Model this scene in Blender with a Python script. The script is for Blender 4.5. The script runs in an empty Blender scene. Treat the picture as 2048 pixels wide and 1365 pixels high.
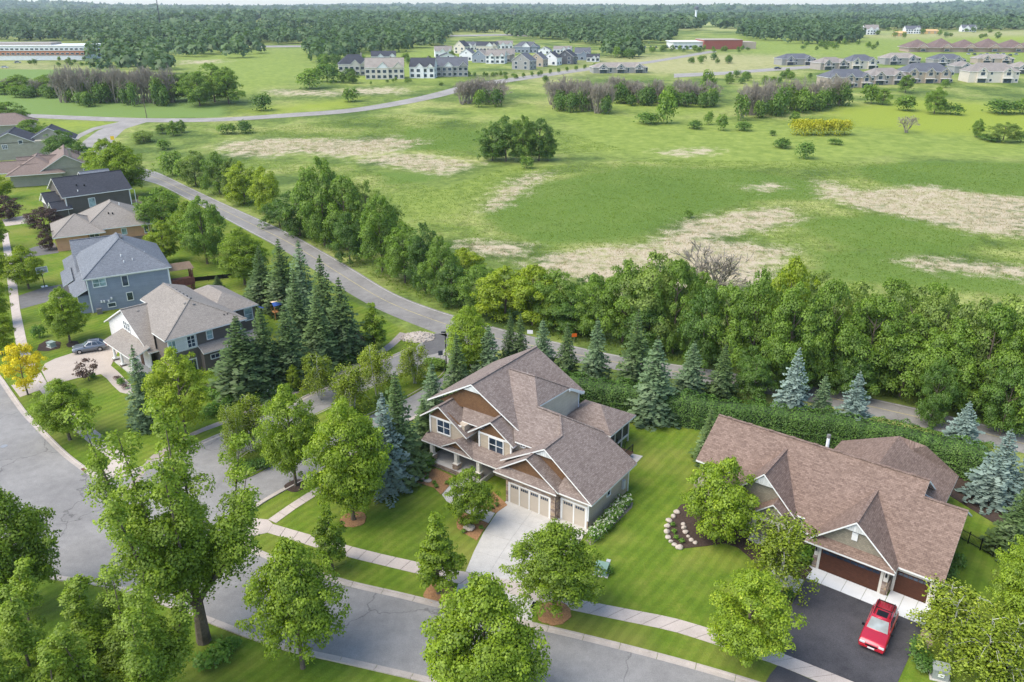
import bpy, bmesh, math, random
import numpy as np
from mathutils import Vector, Matrix
from mathutils.geometry import tessellate_polygon
R = math.radians
# ------------------------------------------------------------------ camera, sky, sun, exposure
FPX, HY, CAMZ = 1593.0, 10.0, 48.0            # focal length and horizon row in photo pixels, drone height in metres
PITCH = math.atan((682.5 - HY) / FPX)
scn = bpy.context.scene
col = scn.collection
cam = bpy.data.objects.new('camera', bpy.data.cameras.new('camera')); col.objects.link(cam)
cam.data.sensor_width = 36; cam.data.lens = 36 * FPX / 2048
cam.data.clip_start = 1; cam.data.clip_end = 30000
cam.location = (0, 0, CAMZ); cam.rotation_euler = (math.pi / 2 - PITCH, 0, 0)
scn.camera = cam
SUN_DIR = Vector((-0.72, -0.28, 1.05)).normalized()
SUN_EL = math.asin(SUN_DIR.z)
w = bpy.data.worlds.new('World'); scn.world = w; w.use_nodes = True
nt = w.node_tree; nt.nodes.clear()
sky = nt.nodes.new('ShaderNodeTexSky'); sky.sky_type = 'NISHITA'; sky.sun_disc = False
sky.sun_elevation = SUN_EL; sky.sun_rotation = math.atan2(SUN_DIR.x, SUN_DIR.y)
sky.air_density = 1.0; sky.dust_density = 0.8; sky.ozone_density = 1.0
bg = nt.nodes.new('ShaderNodeBackground'); bg.inputs[1].default_value = 0.15
out = nt.nodes.new('ShaderNodeOutputWorld')
nt.links.new(sky.outputs[0], bg.inputs[0]); nt.links.new(bg.outputs[0], out.inputs[0])
sd = bpy.data.lights.new('sun', 'SUN'); sd.energy = 2.3; sd.angle = R(55); sd.color = (1.0, 0.93, 0.80)
so = bpy.data.objects.new('sun', sd); col.objects.link(so)
so.rotation_euler = (-SUN_DIR).to_track_quat('-Z', 'Y').to_euler(); so.location = (-60, 20, 120)
vs = scn.view_settings; vs.view_transform = 'Standard'; vs.look = 'None'; vs.gamma = 1; vs.use_curve_mapping = False
vs.exposure = 1.16
scn.cycles.max_bounces = 6; scn.cycles.transparent_max_bounces = 6
scn.cycles.volume_bounces = 0; scn.cycles.use_denoising = True
rnd = random.Random(11)
# ------------------------------------------------------------------ terrain and pixel -> ground
def ss(a, b, t):
    t = np.clip((t - a) / (b - a), 0, 1); return t * t * (3 - 2 * t)
def terr(x, y):
    x = np.asarray(x, float); y = np.asarray(y, float)
    z = 8 * ss(210, 520, y) + 4 * ss(520, 1400, y)
    z = z + ss(900, 2200, y) * (4 * np.sin(x / 260 + 1.3) * np.sin(y / 410) + 5 * np.sin(x / 700 + y / 900))
    z = z + 42 * np.exp(-((x - 3500) / 900) ** 2 - ((y - 5900) / 1100) ** 2)
    z = z + 26 * np.exp(-((x + 3300) / 700) ** 2 - ((y - 5600) / 1000) ** 2)
    z = z + 14 * np.exp(-((x + 1000) / 1500) ** 2 - ((y - 7600) / 900) ** 2)
    return z
cD = np.array([0, math.cos(PITCH), -math.sin(PITCH)]); cU = np.array([0, math.sin(PITCH), math.cos(PITCH)])
def P(px, py, z=None):
    """world point seen at photo pixel px,py, on the ground (z None) or at height z"""
    r = FPX * cD + np.array([px - 1024.0, 0, 0]) + (682.5 - py) * cU
    zz = 0.0 if z is None else z
    for _ in range(12):
        q = r * ((zz - CAMZ) / r[2])
        if z is not None: break
        zz = float(terr(q[0], q[1]))
    return np.array([q[0], q[1], zz])
def top_height(base, py):
    """height above base whose image row is py"""
    lo, hi = 0.0, 60.0
    for _ in range(40):
        m = (lo + hi) / 2
        v = base + np.array([0, 0, m]) - np.array([0, 0, CAMZ])
        if 682.5 - FPX * (v @ cU) / (v @ cD) > py: lo = m
        else: hi = m
    return lo
def px_per_m(base):
    v = base - np.array([0, 0, CAMZ]); return FPX / (v @ cD)
# ------------------------------------------------------------------ object helpers
def tag(o, label=None, cat=None, group=None, kind=None):
    if label: o['label'] = label
    if cat: o['category'] = cat
    if group: o['group'] = group
    if kind: o['kind'] = kind
    return o
def link(name, me, parent=None, mats=None):
    o = bpy.data.objects.new(name, me); col.objects.link(o)
    if parent is not None: o.parent = parent
    return o
def empty(name, loc, rz=0.0):
    o = bpy.data.objects.new(name, None); col.objects.link(o); o.location = loc; o.rotation_euler = (0, 0, rz)
    o.empty_display_size = .3
    return o
class MB:
    """collects faces, then builds one mesh object"""
    def __init__(s): s.v = []; s.f = []; s.m = []; s.uv = []
    def face(s, pts, m=0, uv=None):
        i = len(s.v); s.v += [tuple(map(float, p)) for p in pts]; s.f.append(tuple(range(i, i + len(pts)))); s.m.append(m)
        s.uv.append(uv if uv is not None else [(p[0], p[1]) for p in pts])
    def box(s, x0, x1, y0, y1, z0, z1, m=0):
        a = [(x0, y0, z0), (x1, y0, z0), (x1, y1, z0), (x0, y1, z0), (x0, y0, z1), (x1, y0, z1), (x1, y1, z1), (x0, y1, z1)]
        for q in ((0, 3, 2, 1), (4, 5, 6, 7), (0, 1, 5, 4), (1, 2, 6, 5), (2, 3, 7, 6), (3, 0, 4, 7)):
            p = [a[k] for k in q]
            if q in ((0, 1, 5, 4), (2, 3, 7, 6)): uv = [(t[0], t[2]) for t in p]
            elif q in ((1, 2, 6, 5), (3, 0, 4, 7)): uv = [(t[1], t[2]) for t in p]
            else: uv = [(t[0], t[1]) for t in p]
            s.face(p, m, uv)
        return s
    def bar(s, a, b, wd, ht, m=0):
        a = Vector(a); b = Vector(b); d = (b - a).normalized(); sd_ = d.cross(Vector((0, 0, 1)))
        if sd_.length < .01: sd_ = Vector((1, 0, 0))
        sd_.normalize(); up = sd_.cross(d); sd_ *= wd / 2; up *= ht / 2
        q = [a - sd_ - up, a + sd_ - up, a + sd_ + up, a - sd_ + up]; r = [p + (b - a) for p in q]
        s.face([q[3], q[2], q[1], q[0]], m); s.face(r, m)
        for k in range(4): s.face([q[k], q[(k + 1) % 4], r[(k + 1) % 4], r[k]], m)
        return s
    def tube(s, pts, rad, n=6, m=0, cap=True):
        pts = [Vector(p) for p in pts]; rings = []
        for i, p in enumerate(pts):
            d = (pts[min(i + 1, len(pts) - 1)] - pts[max(i - 1, 0)]).normalized()
            a = d.cross(Vector((0, 0, 1)));
            if a.length < .05: a = d.cross(Vector((1, 0, 0)))
            a.normalize(); b = d.cross(a); r = rad[i] if hasattr(rad, '__len__') else rad
            rings.append([p + (a * math.cos(2 * math.pi * k / n) + b * math.sin(2 * math.pi * k / n)) * r for k in range(n)])
        for i in range(len(rings) - 1):
            for k in range(n): s.face([rings[i][k], rings[i + 1][k], rings[i + 1][(k + 1) % n], rings[i][(k + 1) % n]], m)
        if cap: s.face(rings[-1][::-1], m); s.face(rings[0], m)
        return s
    def prism(s, poly, z0, z1, m=0, ms=None):
        """vertical prism over a plan polygon (ccw)"""
        ms = m if ms is None else ms
        n = len(poly)
        area = sum(poly[i][0] * poly[(i + 1) % n][1] - poly[(i + 1) % n][0] * poly[i][1] for i in range(n))
        if area < 0: poly = poly[::-1]
        for t in tessellate_polygon([[Vector((p[0], p[1], 0)) for p in poly]]):
            p = [poly[k] for k in t]
            if (p[1][0]-p[0][0])*(p[2][1]-p[0][1])-(p[2][0]-p[0][0])*(p[1][1]-p[0][1]) < 0: p = p[::-1]
            s.face([(q[0], q[1], z1) for q in p], m)
            if z1 - z0 > .02: s.face([(q[0], q[1], z0) for q in p[::-1]], m)
        if z1 - z0 > .001:
            d = 0
            for i in range(n):
                a, b = poly[i], poly[(i + 1) % n]; L = math.hypot(b[0] - a[0], b[1] - a[1])
                s.face([(a[0], a[1], z0), (b[0], b[1], z0), (b[0], b[1], z1), (a[0], a[1], z1)], ms, [(d, z0), (d + L, z0), (d + L, z1), (d, z1)])
                d += L
        return s
    def mesh(s, name, mats, smooth=False):
        me = bpy.data.meshes.new(name); me.from_pydata(s.v, [], s.f)
        for mt in (mats if isinstance(mats, (list, tuple)) else [mats]): me.materials.append(mt)
        me.polygons.foreach_set('material_index', s.m)
        uvl = me.uv_layers.new(name='UVMap'); uvl.data.foreach_set('uv', [c for f in s.uv for p in f for c in p])
        if smooth: me.polygons.foreach_set('use_smooth', [True] * len(s.f))
        me.update(); return me
    def build(s, name, mats, parent=None, smooth=False): return link(name, s.mesh(name, mats, smooth), parent)
def np_mesh(name, V, F, mats, attrs=None, smooth=False, normals=None):
    """mesh from numpy arrays; F is (n,3) or (n,4); attrs: {name: per-face float}"""
    me = bpy.data.meshes.new(name); k = F.shape[1]
    me.vertices.add(len(V)); me.vertices.foreach_set('co', V.astype(np.float32).ravel())
    me.loops.add(F.size); me.loops.foreach_set('vertex_index', F.astype(np.int32).ravel())
    me.polygons.add(len(F)); me.polygons.foreach_set('loop_start', np.arange(0, F.size, k, dtype=np.int32))
    for mt in (mats if isinstance(mats, (list, tuple)) else [mats]): me.materials.append(mt)
    for a, val in (attrs or {}).items():
        at = me.attributes.new(a, 'FLOAT', 'FACE' if len(val) == len(F) else 'POINT'); at.data.foreach_set('value', np.asarray(val, np.float32))
    me.update(calc_edges=True)
    if smooth: me.polygons.foreach_set('use_smooth', [True] * len(F))
    if normals is not None: me.normals_split_custom_set_from_vertices(normals.astype(np.float32))
    return me
# ------------------------------------------------------------------ materials
MAT = {}
def new_mat(name):
    m = bpy.data.materials.new(name); m.use_nodes = True; n = m.node_tree.nodes; l = m.node_tree.links
    b = n['Principled BSDF']; MAT[name] = m
    return m, n, l, b
def ramp(n, l, fac, cols, pos=None):
    r = n.new('ShaderNodeValToRGB'); e = r.color_ramp.elements
    pos = pos or [i / (len(cols) - 1) for i in range(len(cols))]
    while len(e) < len(cols): e.new(.5)
    for i, c in enumerate(cols): e[i].position = pos[i]; e[i].color = (*c, 1)
    l.new(fac, r.inputs[0]); return r.outputs[0]
def tex(n, l, kind, co, scale, **kw):
    t = n.new('ShaderNodeTex' + kind); t.inputs['Scale'].default_value = scale
    for k, v in kw.items(): t.inputs[k].default_value = v
    l.new(co, t.inputs['Vector']); return t
def bump(n, l, b, h, strength, dist):
    bp = n.new('ShaderNodeBump'); bp.inputs['Strength'].default_value = strength; bp.inputs['Distance'].default_value = dist
    l.new(h, bp.inputs['Height']); l.new(bp.outputs[0], b.inputs['Normal'])
def mixc(n, l, fac, a, b, mode='MIX'):
    x = n.new('ShaderNodeMix'); x.data_type = 'RGBA'; x.blend_type = mode
    for s, v in ((x.inputs[0], fac), (x.inputs[6], a), (x.inputs[7], b)):
        if hasattr(v, 'links') or isinstance(v, bpy.types.NodeSocket): l.new(v, s)
        elif isinstance(v, (int, float)): s.default_value = v
        else: s.default_value = (*v, 1)
    return x.outputs[2]
def mth(n, l, op, a, b=None, c=None):
    x = n.new('ShaderNodeMath'); x.operation = op; x.use_clamp = False
    for i, v in enumerate((a, b, c)):
        if v is None: continue
        if isinstance(v, bpy.types.NodeSocket): l.new(v, x.inputs[i])
        else: x.inputs[i].default_value = v
    return x.outputs[0]
def plain(name, c, rough=.6, var=.12, scale=2.0, metal=0.0, spec=.3, fine=.0, bmp=0.0):
    """painted or poured surface: base colour with soft large-scale and fine mottling"""
    m, n, l, b = new_mat(name); tc = n.new('ShaderNodeTexCoord').outputs['Object']
    t = tex(n, l, 'Noise', tc, scale, Detail=6.0, Roughness=.65)
    lo = tuple(x * (1 - var) for x in c); hi = tuple(min(1, x * (1 + var)) for x in c)
    cc = ramp(n, l, t.outputs[0], [lo, c, hi], [.3, .5, .7])
    if fine:
        t2 = tex(n, l, 'Noise', tc, 45, Detail=3.0)
        cc = mixc(n, l, fine, cc, ramp(n, l, t2.outputs[0], [(0, 0, 0), (1, 1, 1)], [.35, .65]), 'SOFT_LIGHT')
    l.new(cc, b.inputs['Base Color']); b.inputs['Roughness'].default_value = rough; b.inputs['Metallic'].default_value = metal
    b.inputs['Specular IOR Level'].default_value = spec
    if bmp: bump(n, l, b, t.outputs[0], bmp, .02)
    return m
def shingle(name, cols):
    m, n, l, b = new_mat(name); uv = n.new('ShaderNodeTexCoord').outputs['UV']
    br = n.new('ShaderNodeTexBrick'); l.new(uv, br.inputs['Vector'])
    br.inputs['Scale'].default_value = 1; br.inputs['Brick Width'].default_value = .34; br.inputs['Row Height'].default_value = .17
    br.inputs['Mortar Size'].default_value = .012; br.inputs['Mortar Smooth'].default_value = .3; br.offset = .37; br.inputs['Bias'].default_value = 0
    br.inputs['Color1'].default_value = (*cols[0], 1); br.inputs['Color2'].default_value = (*cols[1], 1)
    br.inputs['Mortar'].default_value = (*[x * .55 for x in cols[0]], 1)
    t = tex(n, l, 'Noise', uv, .22, Detail=5.0); t2 = tex(n, l, 'Noise', uv, 6, Detail=4.0)
    c = mixc(n, l, .3, br.outputs[0], ramp(n, l, t2.outputs[0], [cols[0], cols[2]], [.35, .65]))
    c = mixc(n, l, .22, c, ramp(n, l, t.outputs[0], [(.36, .36, .36), (.64, .64, .64)], [.3, .7]), 'OVERLAY')
    l.new(c, b.inputs['Base Color']); b.inputs['Roughness'].default_value = .9; b.inputs['Specular IOR Level'].default_value = .15
    bump(n, l, b, br.outputs['Fac'], -.5, .02)
    return m
def siding(name, c, row=.16, shake=False):
    m, n, l, b = new_mat(name); tc = n.new('ShaderNodeTexCoord')
    uv = tc.outputs['UV']
    br = n.new('ShaderNodeTexBrick'); l.new(uv, br.inputs['Vector'])
    br.inputs['Scale'].default_value = 1; br.inputs['Brick Width'].default_value = .22 if shake else 3.6; br.inputs['Row Height'].default_value = row
    br.inputs['Mortar Size'].default_value = .012; br.offset = .5; br.inputs['Bias'].default_value = 0
    br.inputs['Color1'].default_value = (*[x * 1.06 for x in c], 1); br.inputs['Color2'].default_value = (*[x * (.8 if shake else .95) for x in c], 1)
    br.inputs['Mortar'].default_value = (*[x * .62 for x in c], 1)
    t = tex(n, l, 'Noise', tc.outputs['Object'], .7, Detail=4.0)
    cc = mixc(n, l, .25, br.outputs[0], ramp(n, l, t.outputs[0], [(.35, .35, .35), (.65, .65, .65)], [.3, .7]), 'OVERLAY')
    l.new(cc, b.inputs['Base Color']); b.inputs['Roughness'].default_value = .7; b.inputs['Specular IOR Level'].default_value = .25
    bump(n, l, b, br.outputs['Fac'], -.6, .02)
    return m
def leaf_mat(name, dark, light, tip=None, tipamt=.0, trans=.32):
    m, n, l, b = new_mat(name); n.remove(b); o = n['Material Output']
    at = n.new('ShaderNodeAttribute'); at.attribute_name = 'tint'
    oi = n.new('ShaderNodeObjectInfo')
    f = mth(n, l, 'ADD', mth(n, l, 'MULTIPLY', at.outputs['Fac'], .74), mth(n, l, 'MULTIPLY_ADD', oi.outputs['Random'], .22, .04))
    cols = [dark, tuple((a + c) / 2 for a, c in zip(dark, light)), light]; pos = [.08, .5, .86]
    if tip: cols.append(tip); pos.append(1.0)
    c = ramp(n, l, f, cols, pos)
    d = n.new('ShaderNodeBsdfDiffuse'); d.inputs['Roughness'].default_value = .4; tr = n.new('ShaderNodeBsdfTranslucent'); g = n.new('ShaderNodeBsdfGlossy')
    g.inputs['Roughness'].default_value = .5; g.inputs['Color'].default_value = (.6, .65, .5, 1)
    l.new(c, d.inputs[0]); l.new(mixc(n, l, 1.0, c, (1.0, 1.15, .55), 'MULTIPLY'), tr.inputs[0])
    m1 = n.new('ShaderNodeMixShader'); m1.inputs[0].default_value = trans; l.new(d.outputs[0], m1.inputs[1]); l.new(tr.outputs[0], m1.inputs[2])
    m2 = n.new('ShaderNodeMixShader'); m2.inputs[0].default_value = .04; l.new(m1.outputs[0], m2.inputs[1]); l.new(g.outputs[0], m2.inputs[2])
    l.new(m2.outputs[0], o.inputs[0]); return m
def glass(name, c=(.03, .045, .07)):
    m, n, l, b = new_mat(name); tc = n.new('ShaderNodeTexCoord').outputs['Object']
    t = tex(n, l, 'Noise', tc, .9, Detail=2.0)
    l.new(ramp(n, l, t.outputs[0], [tuple(x * .6 for x in c), tuple(x * 1.7 for x in c)], [.35, .65]), b.inputs['Base Color'])
    b.inputs['Roughness'].default_value = .06; b.inputs['Specular IOR Level'].default_value = .8; return m
white = plain('white_trim', (.74, .73, .70), .5, .06, 1.5)
cream = plain('cream_trim', (.62, .58, .51), .5, .06, 1.5)
PANE = glass('window_glass'); PANE2 = glass('pale_window_glass', (.22, .3, .3))
metal_dark = plain('dark_metal', (.02, .021, .023), .45, .1, 3, .6)
vent_mat = plain('vent_grey', (.16, .15, .14), .6, .1, 4)
pvc = plain('white_pipe', (.75, .75, .73), .4, .05, 4)
bark = plain('bark', (.12, .095, .07), .9, .35, 4, fine=.5, bmp=.4)
bark_pale = plain('birch_bark', (.42, .40, .36), .8, .35, 5, fine=.3)
twig = plain('grey_twig', (.27, .235, .185), .9, .25, .6)
concrete = plain('concrete', (.45, .425, .385), .85, .10, .8, fine=.35)
walk_mat = plain('sidewalk_concrete', (.44, .375, .325), .85, .12, .5, fine=.35)
white_conc = plain('new_concrete', (.58, .58, .575), .8, .06, .9, fine=.2)
kerb_mat = plain('kerb_concrete', (.38, .33, .285), .85, .14, .7, fine=.4)
joint = plain('joint_grit', (.14, .115, .09), .95, .2, 3)
mulch_o = plain('orange_bark_mulch', (.31, .165, .075), .95, .35, 7, fine=.6, bmp=.8)
mulch_d = plain('dark_mulch', (.055, .036, .026), .95, .4, 5, fine=.6, bmp=.8)
boulder_m = plain('pale_boulder', (.42, .36, .30), .85, .25, 2.5, fine=.3, bmp=.3)
LEAF = {
 'maple': leaf_mat('maple_leaf', (.085, .150, .010), (.31, .42, .024), (.56, .60, .06)),
 'lime': leaf_mat('lime_leaf', (.15, .22, .010), (.37, .45, .025), (.54, .56, .05)),
 'belt': leaf_mat('belt_leaf', (.060, .125, .015), (.23, .35, .038), (.40, .50, .07)),
 'olive': leaf_mat('olive_leaf', (.095, .155, .028), (.29, .38, .07), (.44, .51, .13)),
 'deep': leaf_mat('deep_leaf', (.036, .088, .014), (.14, .245, .034), (.25, .36, .055)),
 'birch': leaf_mat('birch_leaf', (.15, .21, .018), (.34, .42, .035), (.52, .56, .09)),
 'poplar': leaf_mat('poplar_leaf', (.11, .18, .014), (.31, .415, .032), (.50, .58, .09)),
 'gold': leaf_mat('gold_leaf', (.60, .47, .010), (.86, .72, .02), (.92, .82, .06)),
 'purple': leaf_mat('purple_leaf', (.055, .032, .030), (.15, .08, .07), (.23, .14, .10)),
 'spruce': leaf_mat('spruce_needle', (.036, .072, .022), (.14, .205, .065), (.24, .31, .11), trans=.15),
 'blue': leaf_mat('blue_spruce_needle', (.088, .135, .108), (.28, .355, .30), (.43, .51, .44), trans=.12),
 'greyspruce': leaf_mat('grey_green_needle', (.060, .108, .046), (.20, .28, .13), (.32, .41, .21), trans=.12),
 'hedge': leaf_mat('hedge_leaf', (.026, .070, .012), (.115, .22, .032), (.19, .31, .05), trans=.2),
 'hydr': leaf_mat('hydrangea_leaf', (.055, .145, .015), (.18, .32, .035), (.27, .41, .07)),
 'far': leaf_mat('far_leaf', (.052, .100, .044), (.135, .21, .08), (.20, .275, .11), trans=.3),
 'yellow': leaf_mat('yellow_bush_leaf', (.28, .30, .014), (.56, .52, .03), (.68, .63, .06)),
}
flower_m = leaf_mat('cream_flower', (.55, .55, .38), (.72, .72, .6), trans=.15)
# ------------------------------------------------------------------ ground
def poly_w(pts): return [tuple(P(*q)[:2]) for q in pts]
def sdist(X, Y, poly):
    """signed distance (inside positive) of points to a polygon"""
    n = len(poly); ins = np.zeros(X.shape, bool); d = np.full(X.shape, 1e9)
    for i in range(n):
        x0, y0 = poly[i]; x1, y1 = poly[(i + 1) % n]
        c = ((y0 > Y) != (y1 > Y)); t = (Y - y0) / (y1 - y0 + 1e-12); ins ^= c & (X < x0 + t * (x1 - x0))
        dx, dy = x1 - x0, y1 - y0; k = np.clip(((X - x0) * dx + (Y - y0) * dy) / (dx * dx + dy * dy + 1e-9), 0, 1)
        d = np.minimum(d, np.hypot(X - x0 - k * dx, Y - y0 - k * dy))
    return np.where(ins, d, -d)
def grow(a, step, end, g):
    o = [a]
    while o[-1] < end: o.append(o[-1] + step); step *= g
    return o[1:]
ys = list(np.arange(-45, 320, 1.5)); ys += grow(ys[-1], 1.7, 9800, 1.042)
xp = list(np.arange(0, 190, 2.0)); xp += grow(xp[-1], 2.2, 8500, 1.055)
xs = [-t for t in xp[:0:-1]] + xp
GX, GY = np.meshgrid(np.array(xs), np.array(ys)); GZ = terr(GX, GY)
nx, ny = len(xs), len(ys)
idx = np.arange(nx * ny).reshape(ny, nx)
F = np.stack([idx[:-1, :-1], idx[:-1, 1:], idx[1:, 1:], idx[1:, :-1]], -1).reshape(-1, 4)
V = np.stack([GX, GY, GZ], -1).reshape(-1, 3)
ZONES = {
 'tan': [[(440,292),(480,283),(560,280),(640,278),(700,283),(780,276),(840,284),(790,300),(740,312),(680,312),(600,303),(540,312),(470,308)],
   [(725,320),(780,308),(850,312),(942,328),(910,341),(880,349),(830,338),(765,326)],
   [(925,488),(960,483),(1048,490),(1030,512),(950,506)],
   [(1060,528),(1110,512),(1180,498),(1300,490),(1390,440),(1480,423),(1575,418),(1595,440),(1520,460),(1400,478),(1500,490),(1580,498),(1520,560),(1300,585),(1100,548)],
   [(1640,362),(1720,385),(1850,372),(1950,388),(2060,398),(2060,475),(1950,465),(1850,440),(1750,422),(1650,395)],
   [(1800,518),(1880,520),(1980,532),(2060,538),(2060,557),(1950,547),(1850,537)],
   [(975,422),(1005,378),(1065,350),(1090,347),(1050,374),(1005,412)],
   [(1325,303),(1420,299),(1405,309),(1350,310)], [(1500,376),(1540,368),(1560,374),(1520,382)],
   [(690,180),(790,176),(800,186),(700,188)],[(545,181),(675,184),(670,190),(560,190)],[(380,122),(430,121),(430,126),(370,128)]],
 'bright': [[(1120,222),(1300,232),(1700,250),(2300,272),(2300,325),(1800,312),(1650,332),(1450,335),(1300,318),(1140,300)],
   [(780,395),(880,372),(1000,335),(1085,330),(1040,352),(960,390),(930,425),(870,445),(800,440)],
   [(940,220),(1100,215),(1120,235),(1000,238)], [(330,110),(640,95),(650,150),(480,200),(400,150)],
   [(40,240),(230,246),(180,262),(150,285),(80,262)], [(1180,175),(1480,215),(1400,235),(1130,222)],
   [(1400,70),(2300,70),(2300,130),(1900,120),(1500,112)],[(820,95),(1000,100),(900,165),(660,165),(660,150)]],
 'yellow': [[(1640,222),(1830,198),(2300,225),(2300,268),(1900,268),(1700,254)], [(480,222),(640,205),(720,195),(700,215),(560,226)],
   [(60,245),(230,246),(170,256),(110,252)],[(1930,74),(2300,70),(2300,82),(1960,80)]],
 'dry': [[(1180,118),(1390,108),(1580,112),(1640,128),(1480,150),(1240,145),(1190,132)],[(1700,72),(2100,60),(2100,70),(1800,78)],[(0,128),(95,126),(140,140),(0,142)],
   [(1000,150),(1250,128),(1260,136),(1080,160)]],
 'reed': [[(965,425),(1050,372),(1250,332),(1480,338),(1640,365),(1645,400),(1500,402),(1400,428),(1250,482),(1100,490),(1000,465)],[(1700,335),(1850,322),(2300,330),(2300,420),(1950,385),(1780,372)],[(1570,445),(1780,428),(1960,475),(1900,512),(1700,498)],[(760,345),(900,345),(860,365),(760,370)],[(1620,505),(1800,500),(1850,540),(2300,560),(2300,620),(1650,560)],[(820,255),(1000,262),(940,300),(760,302)]],
 'crop': [[(-300,185),(200,187),(380,195),(452,208),(445,235),(300,236),(-300,226)],[(-300,136),(140,140),(270,150),(60,158),(-300,160)]],
 'lawn': [[(-420,700),(-200,500),(-80,400),(0,350),(60,345),(330,380),(520,470),(600,540),(700,600),(800,655),(870,690),(960,720),(1130,740),(1400,780),(1700,850),(1960,930),(2400,1080),(2400,2400),(-900,2400)]],
}
SOFT = {'tan': 7.0, 'bright': 12.0, 'yellow': 10.0, 'dry': 18.0, 'crop': 4.0, 'reed': 5.0, 'lawn': 1.5}
def zone_at(name, X, Y):
    o = np.zeros(X.shape)
    for pl in ZONES[name]:
        d = sdist(X, Y, poly_w(pl)); sc = SOFT[name] * (1 + np.clip(Y - 200, 0, 800) / 200)
        o = np.maximum(o, np.clip(.5 + d / (2 * sc), 0, 1))
    return o
attrs = {k: zone_at(k, GX, GY).ravel() for k in ZONES}; attrs['far'] = ss(900, 1500, GY).ravel()
m, n, l, b = new_mat('ground'); tc = n.new('ShaderNodeTexCoord').outputs['Object']
def attr(k):
    a = n.new('ShaderNodeAttribute'); a.attribute_name = k; return a.outputs['Fac']
n1 = tex(n, l, 'Noise', tc, .035, Detail=7.0, Roughness=.6).outputs[0]
n2 = tex(n, l, 'Noise', tc, .30, Detail=6.0, Roughness=.65).outputs[0]
n3 = tex(n, l, 'Noise', tc, 3.2, Detail=6.0, Roughness=.7).outputs[0]
n4 = tex(n, l, 'Noise', tc, 16, Detail=4.0, Roughness=.7).outputs[0]
def edge(a, amt=1.0, wd=.12):
    t = mth(n, l, 'ADD', attr(a), mth(n, l, 'MULTIPLY', mth(n, l, 'SUBTRACT', mth(n, l, 'ADD', mth(n, l, 'MULTIPLY', n2, .6), mth(n, l, 'MULTIPLY', n3, .4)), .5), amt))
    s = n.new('ShaderNodeMapRange'); s.interpolation_type = 'SMOOTHSTEP'; s.inputs[1].default_value = .5 - wd; s.inputs[2].default_value = .5 + wd
    l.new(t, s.inputs[0]); return s.outputs[0]
base = ramp(n, l, n1, [(.075, .115, .026), (.145, .190, .042), (.245, .262, .085)], [.39, .5, .61])
n5 = tex(n, l, 'Noise', tc, .9, Detail=6.0, Roughness=.7).outputs[0]
base = mixc(n, l, .6, base, ramp(n, l, n5, [(.26, .26, .26), (.76, .76, .72)], [.34, .66]), 'OVERLAY')
nF = tex(n, l, 'Noise', tc, .0032, Detail=3.0, Roughness=.5).outputs[0]
base = mixc(n, l, mth(n, l, 'MULTIPLY', attr('far'), ramp(n, l, nF, [(0, 0, 0), (1, 1, 1)], [.46, .56])), base, (.30, .32, .12))
base = mixc(n, l, .5, base, ramp(n, l, n2, [(.30, .30, .30), (.74, .74, .70)], [.32, .68]), 'OVERLAY')
c = mixc(n, l, edge('bright', .8, .4), base, ramp(n, l, n2, [(.140, .195, .034), (.235, .285, .060)], [.35, .65]))
c = mixc(n, l, mth(n, l, 'MULTIPLY', edge('reed', 1.6, .3), .85), c, ramp(n, l, n3, [(.052, .100, .018), (.100, .165, .026), (.15, .215, .035)], [.32, .5, .68]))
c = mixc(n, l, edge('yellow', 1.0, .35), c, ramp(n, l, n3, [(.17, .225, .03), (.27, .31, .04)], [.35, .65]))
c = mixc(n, l, edge('dry', 1.0, .35), c, ramp(n, l, n2, [(.24, .25, .09), (.36, .33, .16)], [.35, .65]))
wv = n.new('ShaderNodeTexWave'); wv.inputs['Scale'].default_value = .22; wv.inputs['Distortion'].default_value = 1.2; wv.bands_direction = 'Y'; l.new(tc, wv.inputs[0])
c = mixc(n, l, edge('crop', .3, .2), c, ramp(n, l, wv.outputs['Fac'], [(.115, .18, .045), (.17, .245, .062)], [.2, .8]))
tm = mth(n, l, 'MULTIPLY', edge('tan', 2.4, .28), ramp(n, l, n2, [(.25, .25, .25), (1, 1, 1)], [.36, .54]))
c = mixc(n, l, tm, c, ramp(n, l, n3, [(.27, .225, .14), (.42, .35, .24), (.54, .46, .34)], [.3, .5, .7]))
mw = n.new('ShaderNodeMapping'); mw.inputs['Rotation'].default_value = (0, 0, R(-54)); l.new(tc, mw.inputs[0])
st = n.new('ShaderNodeTexWave'); st.inputs['Scale'].default_value = .30; st.inputs['Distortion'].default_value = 1.6; st.inputs['Detail'].default_value = 1; st.bands_direction = 'Y'; l.new(mw.outputs[0], st.inputs[0])
lw = ramp(n, l, mth(n, l, 'ADD', mth(n, l, 'MULTIPLY', n2, .7), mth(n, l, 'MULTIPLY', n3, .3)), [(.070, .125, .013), (.112, .172, .017), (.185, .215, .034)], [.33, .5, .68])
nL = tex(n, l, 'Noise', tc, .11, Detail=5.0, Roughness=.6).outputs[0]
lw = mixc(n, l, mth(n, l, 'MULTIPLY', ramp(n, l, nL, [(0, 0, 0), (1, 1, 1)], [.46, .66]), .7), lw, (.20, .205, .045))
lw = mixc(n, l, .22, lw, ramp(n, l, st.outputs['Fac'], [(.33, .33, .33), (.67, .67, .67)], [.3, .7]), 'OVERLAY')
lw = mixc(n, l, .5, lw, ramp(n, l, n4, [(.3, .3, .3), (.7, .7, .7)], [.3, .7]), 'OVERLAY')
c = mixc(n, l, edge('lawn', .5, .2), c, lw)
l.new(c, b.inputs['Base Color']); b.inputs['Roughness'].default_value = .95; b.inputs['Specular IOR Level'].default_value = .1
bump(n, l, b, mth(n, l, 'ADD', mth(n, l, 'MULTIPLY', n4, .35), n3), .7, .12)
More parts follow.
